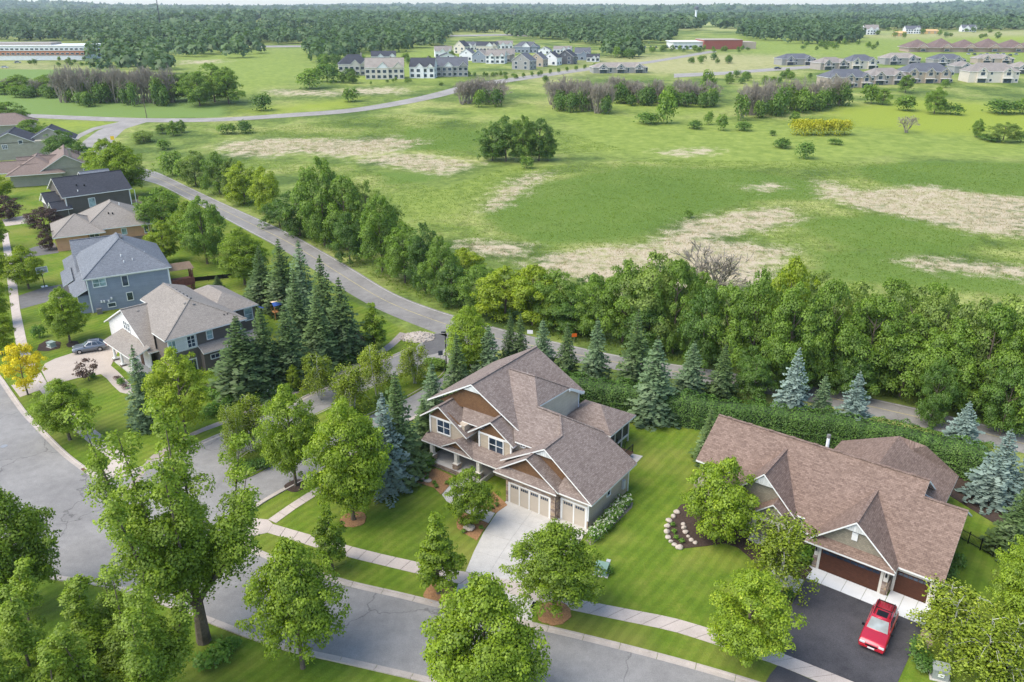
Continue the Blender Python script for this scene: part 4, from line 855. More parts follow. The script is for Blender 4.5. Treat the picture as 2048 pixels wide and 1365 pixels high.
class House:
    def __init__(s, name, px, py, deg, label, cat='house', z=None):
        q = P(px, py) if z is None else P(px, py, z); s.o = np.array([q[0], q[1], float(terr(q[0], q[1]))]); s.a = R(deg)
        s.root = empty(name, tuple(s.o), s.a); tag(s.root, label, cat)
    def world(s, u, v, z=0):
        c, k = math.cos(s.a), math.sin(s.a); return np.array([s.o[0] + u * c - v * k, s.o[1] + u * k + v * c, s.o[2] + z])
    def roof(s, pts, mat, t=.17, name='roof_slope', trim=None, parent=None):
        """one roof plane: shingle top, trim edges and soffit"""
        p = [Vector(q) for q in pts]; n_ = Vector((0, 0, 0))
        for i in range(len(p)): n_ += (p[i] - p[0]).cross(p[(i + 1) % len(p)] - p[0])
        if n_.z < 0: p = p[::-1]; n_ = -n_
        n_.normalize(); e = Vector((0, 0, 1)).cross(n_)
        if e.length < .01: e = Vector((1, 0, 0))
        e.normalize(); sl = n_.cross(e); mb = MB()
        uv = [(q.dot(e), q.dot(sl)) for q in p]; mb.face(p, 0, uv); lo = [q - Vector((0, 0, t)) for q in p]; mb.face(lo[::-1], 1)
        for i in range(len(p)): j = (i + 1) % len(p); mb.face([lo[i], lo[j], p[j], p[i]], 1)
        return mb.build(name, [mat, trim or white], parent or s.root)
    def cap(s, a, b, mat, wd=.28): return MB().bar((a[0], a[1], a[2] + .03), (b[0], b[1], b[2] + .03), wd, .07).build('ridge_cap', mat, s.root)
    def box(s, name, u0, u1, v0, v1, z0, z1, mat, parent=None): return MB().box(u0, u1, v0, v1, z0, z1).build(name, mat, parent or s.root)
    def gable_wall(s, face, at, pts, mat, t=.15, name='gable_wall', parent=None):
        """upright polygon; pts are (along, z); face 'v' lies in a v=at plane facing -v, 'u' in a u=at plane facing +u"""
        f = (lambda k, z, d: (k, at + d, z)) if face == 'v' else (lambda k, z, d: (at - d, k, z))
        mb = MB(); A = [f(k, z, 0) for k, z in pts]; B = [f(k, z, t) for k, z in pts]
        ar = sum(pts[i][0] * pts[(i + 1) % len(pts)][1] - pts[(i + 1) % len(pts)][0] * pts[i][1] for i in range(len(pts)))
        if ar < 0: A = A[::-1]; B = B[::-1]; pts = pts[::-1]
        mb.face(A, 0, list(pts)); mb.face(B[::-1], 0, list(pts)[::-1])
        for i in range(len(A)): j = (i + 1) % len(A); mb.face([A[j], A[i], B[i], B[j]], 0)
        return mb.build(name, mat, parent or s.root)
    def window(s, face, at, c, z, w_, h, cols=2, rows=2, trim=None, pane=None, fr=.11, out=1):
        """framed window with glazing bars; face 'v' looks to -v, 'u' looks to +u"""
        mb = MB(); gl = MB(); x0, x1, z0, z1 = c - w_ / 2, c + w_ / 2, z - h / 2, z + h / 2
        def bx(m_, a0, a1, b0, b1, d0, d1):
            if face == 'v': m_.box(a0, a1, at - d1, at - d0, b0, b1)
            else: m_.box(at + d0, at + d1, a0, a1, b0, b1)
        bx(mb, x0 - fr, x0, z0 - fr, z1 + fr, -.05, .07); bx(mb, x1, x1 + fr, z0 - fr, z1 + fr, -.05, .07)
        bx(mb, x0, x1, z1, z1 + fr * 1.2, -.05, .075); bx(mb, x0, x1, z0 - fr * 1.2, z0, -.05, .085)
        for i in range(1, cols): k = x0 + w_ * i / cols; bx(mb, k - .04, k + .04, z0, z1, -.03, .05)
        for i in range(1, rows): k = z0 + h * i / rows; bx(mb, x0, x1, k - .03, k + .03, -.03, .045)
        o = mb.build('window', trim or white, s.root)
        bx(gl, x0, x1, z0, z1, -.03, .015); gl.build('pane', pane or PANE, o); return o
    def garage_door(s, v, u0, u1, h, mat, leaves, trim, glass_rows=4):
        d = MB(); d.box(u0, u1, v - .02, v + .06, 0, h); o = d.build('garage_door', mat, s.root)
        f = MB(); f.box(u0 - .16, u0, v - .07, v + .05, 0, h + .16); f.box(u1, u1 + .16, v - .07, v + .05, 0, h + .16); f.box(u0, u1, v - .07, v + .05, h, h + .16)
        w_ = (u1 - u0) / leaves
        for i in range(leaves + 1): k = u0 + w_ * i; f.box(max(u0, k - .07), min(u1, k + .07), v - .045, v - .02, 0, h)
        f.build('door_frame', trim, o)
        g_ = MB()
        for i in range(leaves):
            for k in range(glass_rows):
                a = u0 + w_ * i + .16 + (w_ - .32) * k / glass_rows; g_.box(a + .03, a + (w_ - .32) / glass_rows - .03, v - .04, v - .02, h - .42, h - .14)
        g_.build('door_glass', PANE, o); return o
    def stones(s, face, at, u0, u1, z0, z1, seed=1, rh=.13, ln=.34, name='stone_facing'):
        """facing of single split stones on a mortar backing; alike stones share mesh data"""
        bk = MB()
        if face == 'v': bk.box(u0, u1, at, at + .1, z0, z1)
        else: bk.box(at - .1, at, u0, u1, z0, z1)
        par = bk.build(name, stone_back, s.root); rg = random.Random(seed); z = z0
        while z < z1 - .05:
            h = min(rh * rg.uniform(.8, 1.25), z1 - z); u = u0
            while u < u1 - .03:
                L = min(ln * rg.uniform(.55, 1.5), u1 - u); key = rg.randrange(5); me = s.stone_mesh(key)
                o = link('stone', me, par); d = .02 + rg.uniform(0, .05); L_ = L - .02; h_ = h - .02
                if face == 'v': o.location = (u + L / 2, at - d / 2, z + h / 2); o.scale = (L_, d, h_)
                else: o.location = (at + d / 2, u + L / 2, z + h / 2); o.scale = (d, L_, h_)
                u += L
            z += h
        return par
    SM = {}
    def stone_mesh(s, k):
        if k not in House.SM:
            mb = MB().box(-.5, .5, -.5, .5, -.5, .5); House.SM[k] = mb.mesh('stone', STONES[k])
        return House.SM[k]
    def hip(s, u0, u1, v0, v1, ze, zr, mat, ov=.0, axis='u', caps=True):
        """hipped roof over a rectangle; ridge along axis"""
        if axis == 'u':
            d = (v1 - v0) / 2; vm = (v0 + v1) / 2; a, b_ = (u0 + min(d, (u1 - u0) / 2 - .01), vm, zr), (u1 - min(d, (u1 - u0) / 2 - .01), vm, zr)
            P0, P1, P2, P3 = (u0, v0, ze), (u1, v0, ze), (u1, v1, ze), (u0, v1, ze)
            s.roof([P0, P1, b_, a], mat); s.roof([P1, P2, b_], mat); s.roof([P2, P3, a, b_], mat); s.roof([P3, P0, a], mat)
            E_ = [(P0, a), (P1, b_), (P2, b_), (P3, a), (a, b_)]
        else:
            d = (u1 - u0) / 2; um = (u0 + u1) / 2; k = min(d, (v1 - v0) / 2 - .01); a, b_ = (um, v0 + k, zr), (um, v1 - k, zr)
            P0, P1, P2, P3 = (u0, v0, ze), (u1, v0, ze), (u1, v1, ze), (u0, v1, ze)
            s.roof([P0, P1, a], mat); s.roof([P1, P2, b_, a], mat); s.roof([P2, P3, b_], mat); s.roof([P3, P0, a, b_], mat)
            E_ = [(P0, a), (P1, a), (P2, b_), (P3, b_), (a, b_)]
        if caps:
            for x, y in E_: s.cap(x, y, mat, .22)
    def gable_v(s, u0, u1, v0, v1, ze, zr, mat, wall=None, um=None, wv=.4, name=None):
        """gable roof with ridge along v and gable ends facing front/back"""
        um = (u0 + u1) / 2 if um is None else um
        s.roof([(u0, v0, ze), (um, v0, zr), (um, v1, zr), (u0, v1, ze)], mat); s.roof([(u1, v0, ze), (u1, v1, ze), (um, v1, zr), (um, v0, zr)], mat); s.cap((um, v0, zr), (um, v1, zr), mat)
        if wall:
            k = (zr - ze) / (um - u0); s.gable_wall('v', v0 + wv, [(u0 + .3, ze - .15), (u1 - .3, ze - .15), (um, zr - .22)], wall)
    def gable_u(s, u0, u1, v0, v1, ze, zr, mat, wall=None, wu=.35):
        vm = (v0 + v1) / 2
        s.roof([(u0, v0, ze), (u1, v0, ze), (u1, vm, zr), (u0, vm, zr)], mat); s.roof([(u0, v1, ze), (u0, vm, zr), (u1, vm, zr), (u1, v1, ze)], mat); s.cap((u0, vm, zr), (u1, vm, zr), mat)
        if wall:
            for at in (u1 - wu, u0 + wu + .15): s.gable_wall('u', at, [(v0 + .3, ze - .15), (v1 - .3, ze - .15), (vm, zr - .22)], wall)
    def vents(s, pts, mat=vent_mat, r=.14, h=.22, name='roof_vent'):
        for q in pts: MB().tube([(q[0], q[1], q[2] - .15), (q[0], q[1], q[2] + h)], [r, r], 8).build(name, mat, s.root)
    def box_vents(s, pts):
        for q in pts: MB().box(q[0] - .18, q[0] + .18, q[1] - .18, q[1] + .18, q[2] - .1, q[2] + .16).build('box_vent', vent_mat, s.root)
# ---- tan house in the centre (u along the street front, v into the plot)
A = House('tan_house', 1019, 1005, -35.3, 'tan two storey house with taupe shingle roof and stone fronted garage')
ZE = 3.4; rg_ = lambda u: 7.05 - .582 * abs(u - 3.45)
A.box('garage_wall', -.45, 5.6, .12, 9.2, 0, 3.35, tan_s); A.box('garage_bay_wall', 5.6, 9.05, .75, 9.25, 0, 3.35, tan_s)
A.garage_door(.07, 0, 4.9, 2.35, gar_panel, 4, white, 4); A.garage_door(.71, 6.0, 8.75, 2.35, gar_panel, 2, white, 4)
A.stones('v', .03, -.45, -.16, 0, 3.35, 1); A.stones('v', .03, 5.06, 5.62, 0, 3.35, 2); A.stones('v', .03, -.16, 5.06, 2.51, 3.35, 3); A.stones('u', 5.65, .12, .74, 0, 3.35, 4); A.stones('v', .70, 5.66, 5.83, 0, 1.1, 5); A.stones('v', .70, 8.92, 9.06, 0, .9, 6)
A.box('corner_board', 8.92, 9.07, .69, .8, .9, 3.35, white); A.box('downspout', 9.06, 9.14, 9.0, 9.1, 0, 3.3, white)
A.box('utility_meter', 9.06, 9.3, 7.6, 8.05, 1.0, 2.0, plain('meter_grey', (.5, .5, .5), .4, .05)); A.window('u', 9.06, 4.7, 2.15, .62, .62, 1, 1)
# garage roofs: skirt, small gable, big gable, right slope, hip to the wing
A.roof([(-1.8, -.42, ZE), (5.95, -.42, ZE), (5.0, .42, 3.98), (-.85, .42, 3.98)], SH_A, .16, 'skirt_roof')
A.roof([(5.6, .08, ZE), (9.72, .08, ZE), (8.0, 1.7, 4.3), (5.6, 1.7, 4.3)], SH_A, .16, 'skirt_roof')
A.roof([(-1.8, -.05, 3.44), (2.06, -.05, 6.05), (2.06, 2.6, 6.05), (-1.8, 2.6, 3.44)], SH_A); A.roof([(5.92, -.05, 3.44), (5.92, 2.6, 3.44), (2.06, 2.6, 6.05), (2.06, -.05, 6.05)], SH_A); A.cap((2.06, -.05, 6.05), (2.06, 2.4, 6.05), SH_A)
A.gable_wall('v', .4, [(-1.1, 3.6), (5.2, 3.6), (2.06, 5.72)], brown_sh); A.gable_wall('v', 1.66, [(-1.2, 3.9), (8.3, 3.9), (3.45, 6.75)], brown_sh)
A.gable_wall('v', 1.3, [(2.3, 6.05), (4.6, 6.05), (3.45, 6.76)], batten, .08, 'peak_board')
A.roof([(-2.05, 1.15, rg_(-2.05)), (3.45, 1.15, 7.05), (3.45, 4.45, 7.05), (1.2, 3.3, 5.74), (-2.05, 3.3, rg_(-2.05))], SH_A, .17, 'garage_left_slope')
A.roof([(9.72, .08, ZE), (9.72, 9.6, ZE), (5.6, 9.6, 5.8), (1.83, 6.65, 7.99), (3.45, 4.45, 7.05), (3.45, 1.15, 7.05)], SH_A, .17, 'garage_right_slope')
A.roof([(5.6, 9.6, 5.8), (1.83, 6.65, 7.99), (-1.2, 6.85, 8.0), (-1.2, 9.6, 5.8)], SH_A, .17, 'wing_rear_slope')
A.cap((3.45, 1.15, 7.05), (3.45, 4.45, 7.05), SH_A); A.cap((3.45, 4.45, 7.05), (1.83, 6.65, 7.99), SH_A, .2); A.cap((1.83, 6.65, 7.99), (5.6, 9.6, 5.8), SH_A); A.cap((-1.2, 6.85, 8.0), (1.83, 6.65, 7.99), SH_A)
A.gable_wall('v', 9.2, [(-1.4, 0), (9.0, 0), (9.0, 3.6), (5.6, 5.6), (-1.4, 5.6)], tan_s, .12, 'rear_wall')
# main block: ridge along v at u=-7.7, front gable, right slope
mz = lambda u: 10.0 - .577 * abs(u + 7.85)
A.box('main_wall', -12.6, -2.2, 4.4, 16.2, 0, 5.6, tan_s); A.box('upper_wall', -6.2, 1.2, 3.25, 6.5, 3.2, 5.66, tan_s)
A.roof([(-7.85, 3.8, 10), (-7.85, 16.6, 10), (-.9, 16.6, mz(-.9)), (-.9, 15.9, mz(-.9)), (-4.2, 13.0, mz(-4.2)), (-4.2, 6.5, mz(-4.2)), (-1.3, 3.8, mz(-1.3))], SH_A, .18, 'main_right_slope')
A.roof([(-7.85, 3.8, 10), (-14.3, 3.8, mz(-14.3)), (-14.3, 16.6, mz(-14.3)), (-7.85, 16.6, 10)], SH_A, .18, 'main_left_slope')
A.roof([(-7.1, 10.0, 9.72), (-3.65, 10.0, 9.72), (-1.1, 6.86, 7.98), (1.83, 6.65, 7.89), (3.45, 4.4, 6.63), (1.3, 2.65, 5.65), (-1.2, 2.65, 5.65)], SH_A, .15, 'cross_front_slope')
A.roof([(-3.65, 10.0, 9.72), (-1.1, 13.5, 7.55), (-1.1, 6.86, 7.98)], SH_A, .15, 'cross_right_slope')
A.roof([(-3.65, 10.0, 9.72), (-1.1, 13.5, 7.55), (-.9, 16.4, 5.9), (-4.2, 13.0, 7.9), (-7.1, 10.0, 9.6)], SH_A, .15, 'cross_rear_slope')
A.cap((-7.85, 3.8, 10), (-7.85, 16.6, 10), SH_A, .34); A.cap((-7.1, 10.0, 9.72), (-3.65, 10.0, 9.72), SH_A); A.cap((-3.65, 10.0, 9.72), (-1.1, 13.5, 7.55), SH_A, .2); A.box('rake_board', -1.14, -1.0, 13.3, 13.6, 7.2, 7.5, white)
MB().bar((-1.08, 13.5, 7.42), (-.88, 16.4, 5.85), .14, .3).build('rake_board', white, A.root)
A.gable_wall('v', 4.3, [(-12.9, 6.5), (-3.0, 6.5), (-7.85, 9.75)], brown_sh); A.gable_wall('v', 3.92, [(-9.0, 9.05), (-6.7, 9.05), (-7.85, 9.72)], batten, .08, 'peak_board'); A.gable_wall('v', 16.3, [(-12.6, 0), (-1.6, 0), (-1.6, 5.9), (-7.85, 9.7), (-12.6, 6.6)], tan_s, .1, 'rear_gable_wall')
A.gable_wall('u', -1.45, [(7.0, 3.0), (16.15, 3.0), (16.15, 5.85), (13.5, 7.4), (7.0, 7.8)], cream_s, .1, 'side_wall'); A.box('corner_board', -1.5, -1.38, 16.02, 16.2, 3.0, 5.8, white)
# upper left room and middle room, each a front gable with a pair of windows
A.box('left_room_wall', -12.55, -7.6, 2.2, 4.6, 3.0, 5.6, tan_s); A.gable_wall('v', 2.18, [(-12.55, 5.55), (-8.2, 5.55), (-8.2, 5.6), (-10.9, 7.1)], brown_sh, .12)
A.roof([(-13.7, 1.75, 5.3), (-10.9, 1.75, 7.22), (-10.9, 5.6, 7.22), (-13.7, 5.6, 5.3)], SH_A); A.roof([(-7.0, 1.75, 4.55), (-7.0, 5.6, 4.55), (-10.9, 5.6, 7.22), (-10.9, 1.75, 7.22)], SH_A); A.cap((-10.9, 1.75, 7.22), (-10.9, 5.4, 7.22), SH_A)
A.box('corner_board', -12.6, -12.42, 2.12, 2.3, 3.1, 5.6, white); A.window('v', 2.19, -10.55, 4.55, 1.75, 1.55, 2, 2)
A.roof([(-8.5, 2.9, 5.7), (-5.6, 2.9, 5.7), (-4.9, 4.35, 6.62), (-9.4, 4.35, 6.62)], SH_A, .14, 'pent_roof')
A.box('middle_room_wall', -5.85, -1.55, 2.55, 4.5, 3.0, 5.5, tan_s); A.gable_wall('v', 2.53, [(-5.85, 5.45), (-1.55, 5.45), (-3.85, 7.05)], brown_sh, .12)
A.roof([(-7.1, 2.1, 5.15), (-4.0, 2.1, 7.3), (-4.0, 6.2, 7.3), (-7.1, 6.2, 5.15)], SH_A); A.roof([(-1.0, 2.1, 5.25), (-1.0, 5.2, 5.25), (-4.0, 6.2, 7.3), (-4.0, 2.1, 7.3)], SH_A); A.cap((-4.0, 2.1, 7.3), (-4.0, 6.0, 7.3), SH_A)
A.box('corner_board', -5.9, -5.72, 2.47, 2.65, 3.0, 5.5, white); A.box('corner_board', -1.7, -1.5, 2.47, 2.65, 3.0, 5.4, white); A.window('v', 2.54, -3.55, 4.35, 1.8, 1.6, 2, 2)
A.window('v', 3.24, -.55, 5.2, .55, .5, 2, 1)
A.box('frieze_board', -12.6, -8.0, 2.13, 2.2, 5.35, 5.55, white); A.box('frieze_board', -5.85, -1.55, 2.48, 2.56, 5.25, 5.45, white)
# front porch: roof, little gable, floor, columns on stone piers, steps
A.roof([(-12.9, .95, 2.8), (-2.1, .95, 2.8), (-1.3, 3.3, 4.1), (-12.9, 3.3, 4.1)][:2] + [(-1.4, 2.75, 3.72), (-12.9, 2.75, 3.72)], SH_A, .16, 'porch_roof')
A.roof([(-9.9, .9, 3.0), (-7.85, .9, 4.2), (-7.85, 2.9, 4.2), (-9.9, 2.9, 3.0)], SH_A, .14, 'porch_gable_slope'); A.roof([(-5.6, .9, 2.88), (-5.6, 2.9, 2.88), (-7.85, 2.9, 4.2), (-7.85, .9, 4.2)], SH_A, .14, 'porch_gable_slope'); A.gable_wall('v', 1.2, [(-9.3, 3.2), (-6.4, 3.2), (-7.85, 4.02)], brown_sh)
A.box('porch_floor', -12.2, -4.4, .85, 4.4, 0, .55, concrete); A.box('porch_step', -6.9, -5.1, .45, .85, 0, .37, concrete); A.box('porch_step', -6.9, -5.1, .08, .45, 0, .19, concrete)
A.stones('v', .84, -12.2, -7.1, 0, .5, 8)
for u, hz in ((-11.6, 1.25), (-8.1, 1.25), (-5.0, 1.25)):
    c = MB(); c.box(u - .21, u + .21, 1.12, 1.54, 1.25, 2.72); c.box(u - .36, u + .36, .97, 1.69, 1.17, 1.27); c.build('porch_column', cream, A.root)
    A.stones('v', .98, u - .34, u + .34, 0, 1.17, int(-u * 10)); A.stones('u', u + .34, 1.0, 1.66, 0, 1.17, int(-u * 11)); A.box('pier_core', u - .33, u + .33, 1.0, 1.66, 0, 1.16, stone_back)
A.box('porch_beam', -12.3, -2.3, 1.2, 1.46, 2.5, 2.74, cream); A.box('front_door', -6.6, -5.5, 4.3, 4.44, .55, 2.75, plain('door_brown', (.12, .06, .035), .5, .1)); A.window('v', 4.38, -9.6, 1.9, 1.9, 1.4, 3, 2); A.window('v', 4.38, -3.6, 1.9, 1.0, 1.5, 1, 2)
A.box('porch_post', -12.1, -11.9, 4.0, 4.2, .55, 3.0, cream); A.box('entry_wall', -4.4, -.4, 3.3, 4.5, 0, 3.2, tan_s)
# screened porch behind, deck stair, patio
A.hip(-2.2, 4.75, 12.9, 19.1, 3.45, 5.2, SH_A, axis='u', caps=False); A.box('screen_porch', -1.8, 4.1, 13.4, 18.6, .9, 3.4, screen_m)
for v in (13.4, 15.1, 16.9, 18.5): A.box('screen_post', 4.05, 4.2, v - .06, v + .06, 0, 3.4, cream)
A.box('screen_rail', 4.08, 4.2, 13.4, 18.6, .85, 1.05, cream); A.box('deck_floor', 4.1, 6.4, 13.2, 15.6, .6, .72, plain('deck_wood', (.12, .07, .045), .8, .25, 3))
r_ = MB()
for u in (4.3, 5.3, 6.3): r_.box(u - .03, u + .03, 13.2, 13.26, .7, 1.7); r_.box(u - .03, u + .03, 15.5, 15.56, .7, 1.7)
r_.box(4.3, 6.3, 13.2, 13.26, 1.66, 1.72); r_.box(6.27, 6.33, 13.2, 15.56, 1.66, 1.72)
for k in range(12): r_.box(6.28, 6.31, 13.3 + k * .19, 13.33 + k * .19, .7, 1.66)
r_.build('deck_railing', metal_dark, A.root); tag(MB().prism([tuple(A.world(*q)[:2]) for q in ((4.8, 12.0), (7.4, 12.2), (7.2, 16.4), (5.0, 16.0))], 0, .04).build('patio', concrete), kind='structure')
A.vents([(-5.4, 11.2, 8.7)], pvc, .05, .5, 'vent_pipe'); A.vents([(-3.2, 15.9, 7.05)], metal_dark, .1, .2)
# ---- long brown roofed house at right
B = House('brown_roofed_house', 1634.7, 1137.6, -37.8, 'long single storey house with brown shingle roof and wooden garage doors')
fz = lambda v: 3.0 + .667 * (v - .5)
B.box('garage_wall', -.5, 5.9, .1, 7.5, 0, 3.0, olive_sh); B.box('garage_bay_wall', 5.9, 9.5, 1.12, 12.5, 0, 3.05, olive_sh); B.box('house_wall', -13.6, 5.6, 1.9, 13.0, 0, 3.0, olive_sh)
B.garage_door(.05, 0, 5.3, 2.3, wood_door, 1, cream, 8); B.garage_door(1.07, 6.25, 9.05, 2.3, wood_door, 1, cream, 6)
for at, a_, c_, k in ((.02, -.55, -.17, 1), (.02, 5.47, 5.92, 2)): B.stones('v', at - .05, a_, c_, 0, 1.35, 20 + k, .16, .3); B.box('pier_post', a_ + .04, c_ - .04, at, at + .3, 1.35, 3.0, cream)
B.stones('u', 5.98, 0, 1.0, 0, 1.35, 30, .16, .3)
for u in (-.36, 5.7): MB().tube([(u, -.12, 1.95), (u, -.12, 2.3)], [.09, .07], 6).build('wall_lantern', metal_dark, B.root)
B.box('header_trim', -.5, 5.9, .02, .1, 2.47, 3.0, cream); B.box('header_trim', 5.95, 9.5, 1.03, 1.12, 2.47, 3.0, cream); B.box('corner_post', 9.25, 9.55, 1.0, 1.2, 0, 3.0, cream)
B.roof([(-2.2, .5, 3.0), (5.3, .5, 3.0), (5.6, .5, 3.0), (10.0, .5, 3.0), (10.0, 6.5, 7.0), (6.4, 6.5, 7.0), (6.4, 8.0, 8.0), (-14.2, 8.0, 8.0), (-14.2, 3.2, fz(3.2)), (-10.2, 3.2, fz(3.2)), (-10.2, 1.6, fz(1.6)), (-2.2, 1.6, fz(1.6))], SH_B, .18, 'front_slope')
B.roof([(10.0, 6.5, 7.0), (10.0, 12.9, 3.0), (5.2, 12.9, 3.0), (5.2, 6.5, 7.0)], SH_B, .18, 'garage_rear_slope'); B.roof([(6.4, 8.0, 8.0), (6.4, 14.5, 3.66), (-14.2, 14.5, 3.66), (-14.2, 8.0, 8.0)], SH_B, .18, 'rear_slope')
B.gable_wall('u', 9.45, [(1.15, 0), (12.4, 0), (12.4, 3.1), (6.5, 6.75), (1.15, 3.15)], olive_sh, .1); B.gable_wall('u', 6.2, [(7.0, 6.9), (9.6, 6.6), (8.0, 7.85)], cream, .1); B.gable_wall('u', -13.45, [(3.6, 0), (14, 0), (14, 3.8), (8, 7.75), (3.6, 4.8)], olive_sh, .1)
B.cap((6.4, 6.5, 7.0), (10.0, 6.5, 7.0), SH_B); B.cap((-14.2, 8.0, 8.0), (6.4, 8.0, 8.0), SH_B)
for k in range(9): B.box('ridge_vent', -13.2 + k * 2.25, -12.75 + k * 2.25, 7.86, 8.14, 8.02, 8.12, SH_B)
# garage gable, left gable, entry gable
B.roof([(-1.35, -.5, 3.05), (2.6, -.5, 6.55), (2.6, 5.8, 6.55), (-1.35, .55, 3.05)], SH_B, .18, 'gable_slope'); B.roof([(6.4, -.5, 3.05), (6.4, .55, 3.05), (2.6, 5.8, 6.55), (2.6, -.5, 6.55)], SH_B, .18, 'gable_slope'); B.cap((2.6, -.5, 6.55), (2.6, 5.8, 6.55), SH_B)
B.roof([(-1.35, -.75, 3.0), (6.4, -.75, 3.0), (5.75, .12, 3.6), (-.75, .12, 3.6)], SH_B, .16, 'skirt_roof'); B.gable_wall('v', .08, [(-.65, 3.3), (5.65, 3.3), (2.6, 6.2)], olive_sh); B.gable_wall('v', -.28, [(1.65, 5.4), (3.55, 5.4), (2.6, 6.22)], batten, .08, 'peak_board'); B.box('gable_vent', 2.33, 2.83, -.02, .08, 4.35, 5.15, white)
B.roof([(-10.4, 1.05, 3.1), (-6.4, 1.05, 7.2), (-6.4, 6.9, 7.2), (-10.4, 1.1, 3.1)], SH_B, .18, 'gable_slope'); B.roof([(-2.4, 1.05, 3.1), (-2.4, 1.1, 3.1), (-6.4, 6.9, 7.2), (-6.4, 1.05, 7.2)], SH_B, .18, 'gable_slope'); B.cap((-6.4, 1.05, 7.2), (-6.4, 6.9, 7.2), SH_B)
B.gable_wall('v', 1.55, [(-9.8, 3.0), (-2.9, 3.0), (-6.4, 6.85)], olive_sh); B.gable_wall('v', 1.2, [(-7.4, 5.9), (-5.4, 5.9), (-6.4, 6.88)], batten, .08, 'peak_board'); B.box('front_wall', -9.7, -3.0, 1.5, 2.0, 0, 3.1, olive_sh)
B.roof([(-6.95, -.1, 3.2), (-4.8, -.1, 5.05), (-4.8, 2.6, 5.05), (-6.95, 1.3, 3.2)], SH_B, .16, 'entry_slope'); B.roof([(-2.55, -.1, 3.2), (-2.55, 1.3, 3.2), (-4.8, 2.6, 5.05), (-4.8, -.1, 5.05)], SH_B, .16, 'entry_slope'); B.gable_wall('v', .25, [(-6.5, 3.15), (-3.05, 3.15), (-4.8, 4.72)], olive_sh)
B.box('entry_beam', -6.7, -2.8, .15, .45, 2.75, 3.15, cream)
for u in (-6.45, -3.05): B.box('entry_post', u - .18, u + .18, .12, .48, 0, 2.75, cream)
B.box('entry_floor', -6.8, -2.7, .1, 1.5, 0, .2, concrete); B.window('v', 1.48, -8.2, 1.8, 1.8, 1.5, 3, 2, cream); B.box('front_door', -5.3, -4.2, 1.42, 1.5, .2, 2.4, MAT['door_brown'])
# rear wing
B.box('rear_wall', -3.8, 7.0, 12, 18.9, 0, 3.1, olive_sh)
B.roof([(-4.2, 14.3, 3.8), (1.6, 9.2, 7.2), (1.75, 16.9, 7.0), (-4.2, 19.4, 3.2)], SH_B); B.roof([(7.6, 12.8, 3.2), (7.6, 19.4, 3.2), (4.3, 17.6, 6.4), (3.1, 16.4, 6.2), (1.75, 16.9, 7.0), (1.6, 9.2, 7.2)], SH_B); B.roof([(-4.2, 19.4, 3.2), (1.75, 16.9, 7.0), (3.1, 16.4, 6.2), (4.3, 17.6, 6.4), (7.6, 19.4, 3.2)], SH_B)
B.vents([(-3.2, 9.2, 7.5)], pvc, .16, 1.2, 'flue_pipe'); B.vents([(-3.2, 9.2, 8.7)], vent_mat, .2, .18, 'flue_cap')
# apron slabs in front of the garage doors
ap = empty('garage_apron', tuple(B.o), B.a); tag(ap, 'white concrete apron before the wooden garage doors', kind='structure')
for k in range(4): MB().box(-.75 + k * 1.72, -.75 + (k + 1) * 1.72 - .03, -1.95, -.02, 0, .045).build('slab', white_conc, ap)
for k in range(3): MB().box(6.15 + k * 1.15, 6.15 + (k + 1) * 1.15 - .03, -1.95, 1.0, 0, .045).build('slab', white_conc, ap)
# ---- dark grey and white house, nearest of the left row
C = House('dark_grey_house', 412.2, 751.2, -45.5, 'dark grey and white two storey house, nearest in the left row')
C.box('upper_wall', -6.0, -1.5, -3.9, 7.1, 2.8, 6.15, grey_s); C.box('white_bay', -1.53, -1.38, -3.9, .1, 3.9, 6.1, white_s); C.box('side_wall', -8, -1.55, -3.8, 7.0, 0, 2.9, grey_s); C.box('bump_wall', -1.55, -.42, .3, 8.2, 0, 3.1, grey_s); C.box('main_wall', -21.5, -6, -3.5, 7.2, 0, 3.2, white_s); C.box('rear_wall', -20.5, -1.55, 2.4, 7.1, 3.2, 6.1, grey_s)
C.roof([(-1.0, -4.4, 6.2), (-1.0, 7.6, 6.2), (-6.6, 2.0, 9.15)], SH_C, name='right_hip'); C.roof([(-5.4, -4.4, 6.2), (-1.0, -4.4, 6.2), (-6.6, 2.0, 9.15), (-16.4, 2.3, 9.15), (-16.4, -1.47, 7.5), (-13.8, -1.47, 7.55)], SH_C, name='front_slope'); w2 = MB(); w2.face([(-13.8, -1.3, 5.5), (-5.6, -4.15, 2.9), (-5.6, -4.15, 6.05), (-13.8, -1.3, 7.4)]); w2.build('upper_front_wall', grey_s, C.root)
C.roof([(-1.0, 7.6, 6.2), (-22, 7.6, 6.2), (-16.4, 2.3, 9.15), (-6.6, 2.0, 9.15)], SH_C, name='rear_slope'); C.roof([(-22, 7.6, 6.0), (-22, 1.2, 6.0), (-16.4, -1.47, 7.5), (-16.4, 2.3, 9.15)], SH_C, name='left_hip')
C.cap((-1, -4.4, 6.2), (-6.6, 2.0, 9.15), SH_C, .2); C.cap((-1, 7.6, 6.2), (-6.6, 2, 9.15), SH_C, .2); C.cap((-6.6, 2, 9.15), (-16.4, 2.3, 9.15), SH_C)
C.box_vents([(-7.2 - i * 1.25, 2.35, 9.06) for i in range(7)]); C.box_vents([(-12.9, -3.2 + i * 2.0, 6.95) for i in range(3)]); C.box_vents([(-5.6, 2.1, 8.55), (-6.2, 1.2, 8.75)]); C.vents([(-2.6, 5.0, 7.0), (-2.6, 5.5, 7.0)], metal_dark, .09, .15)
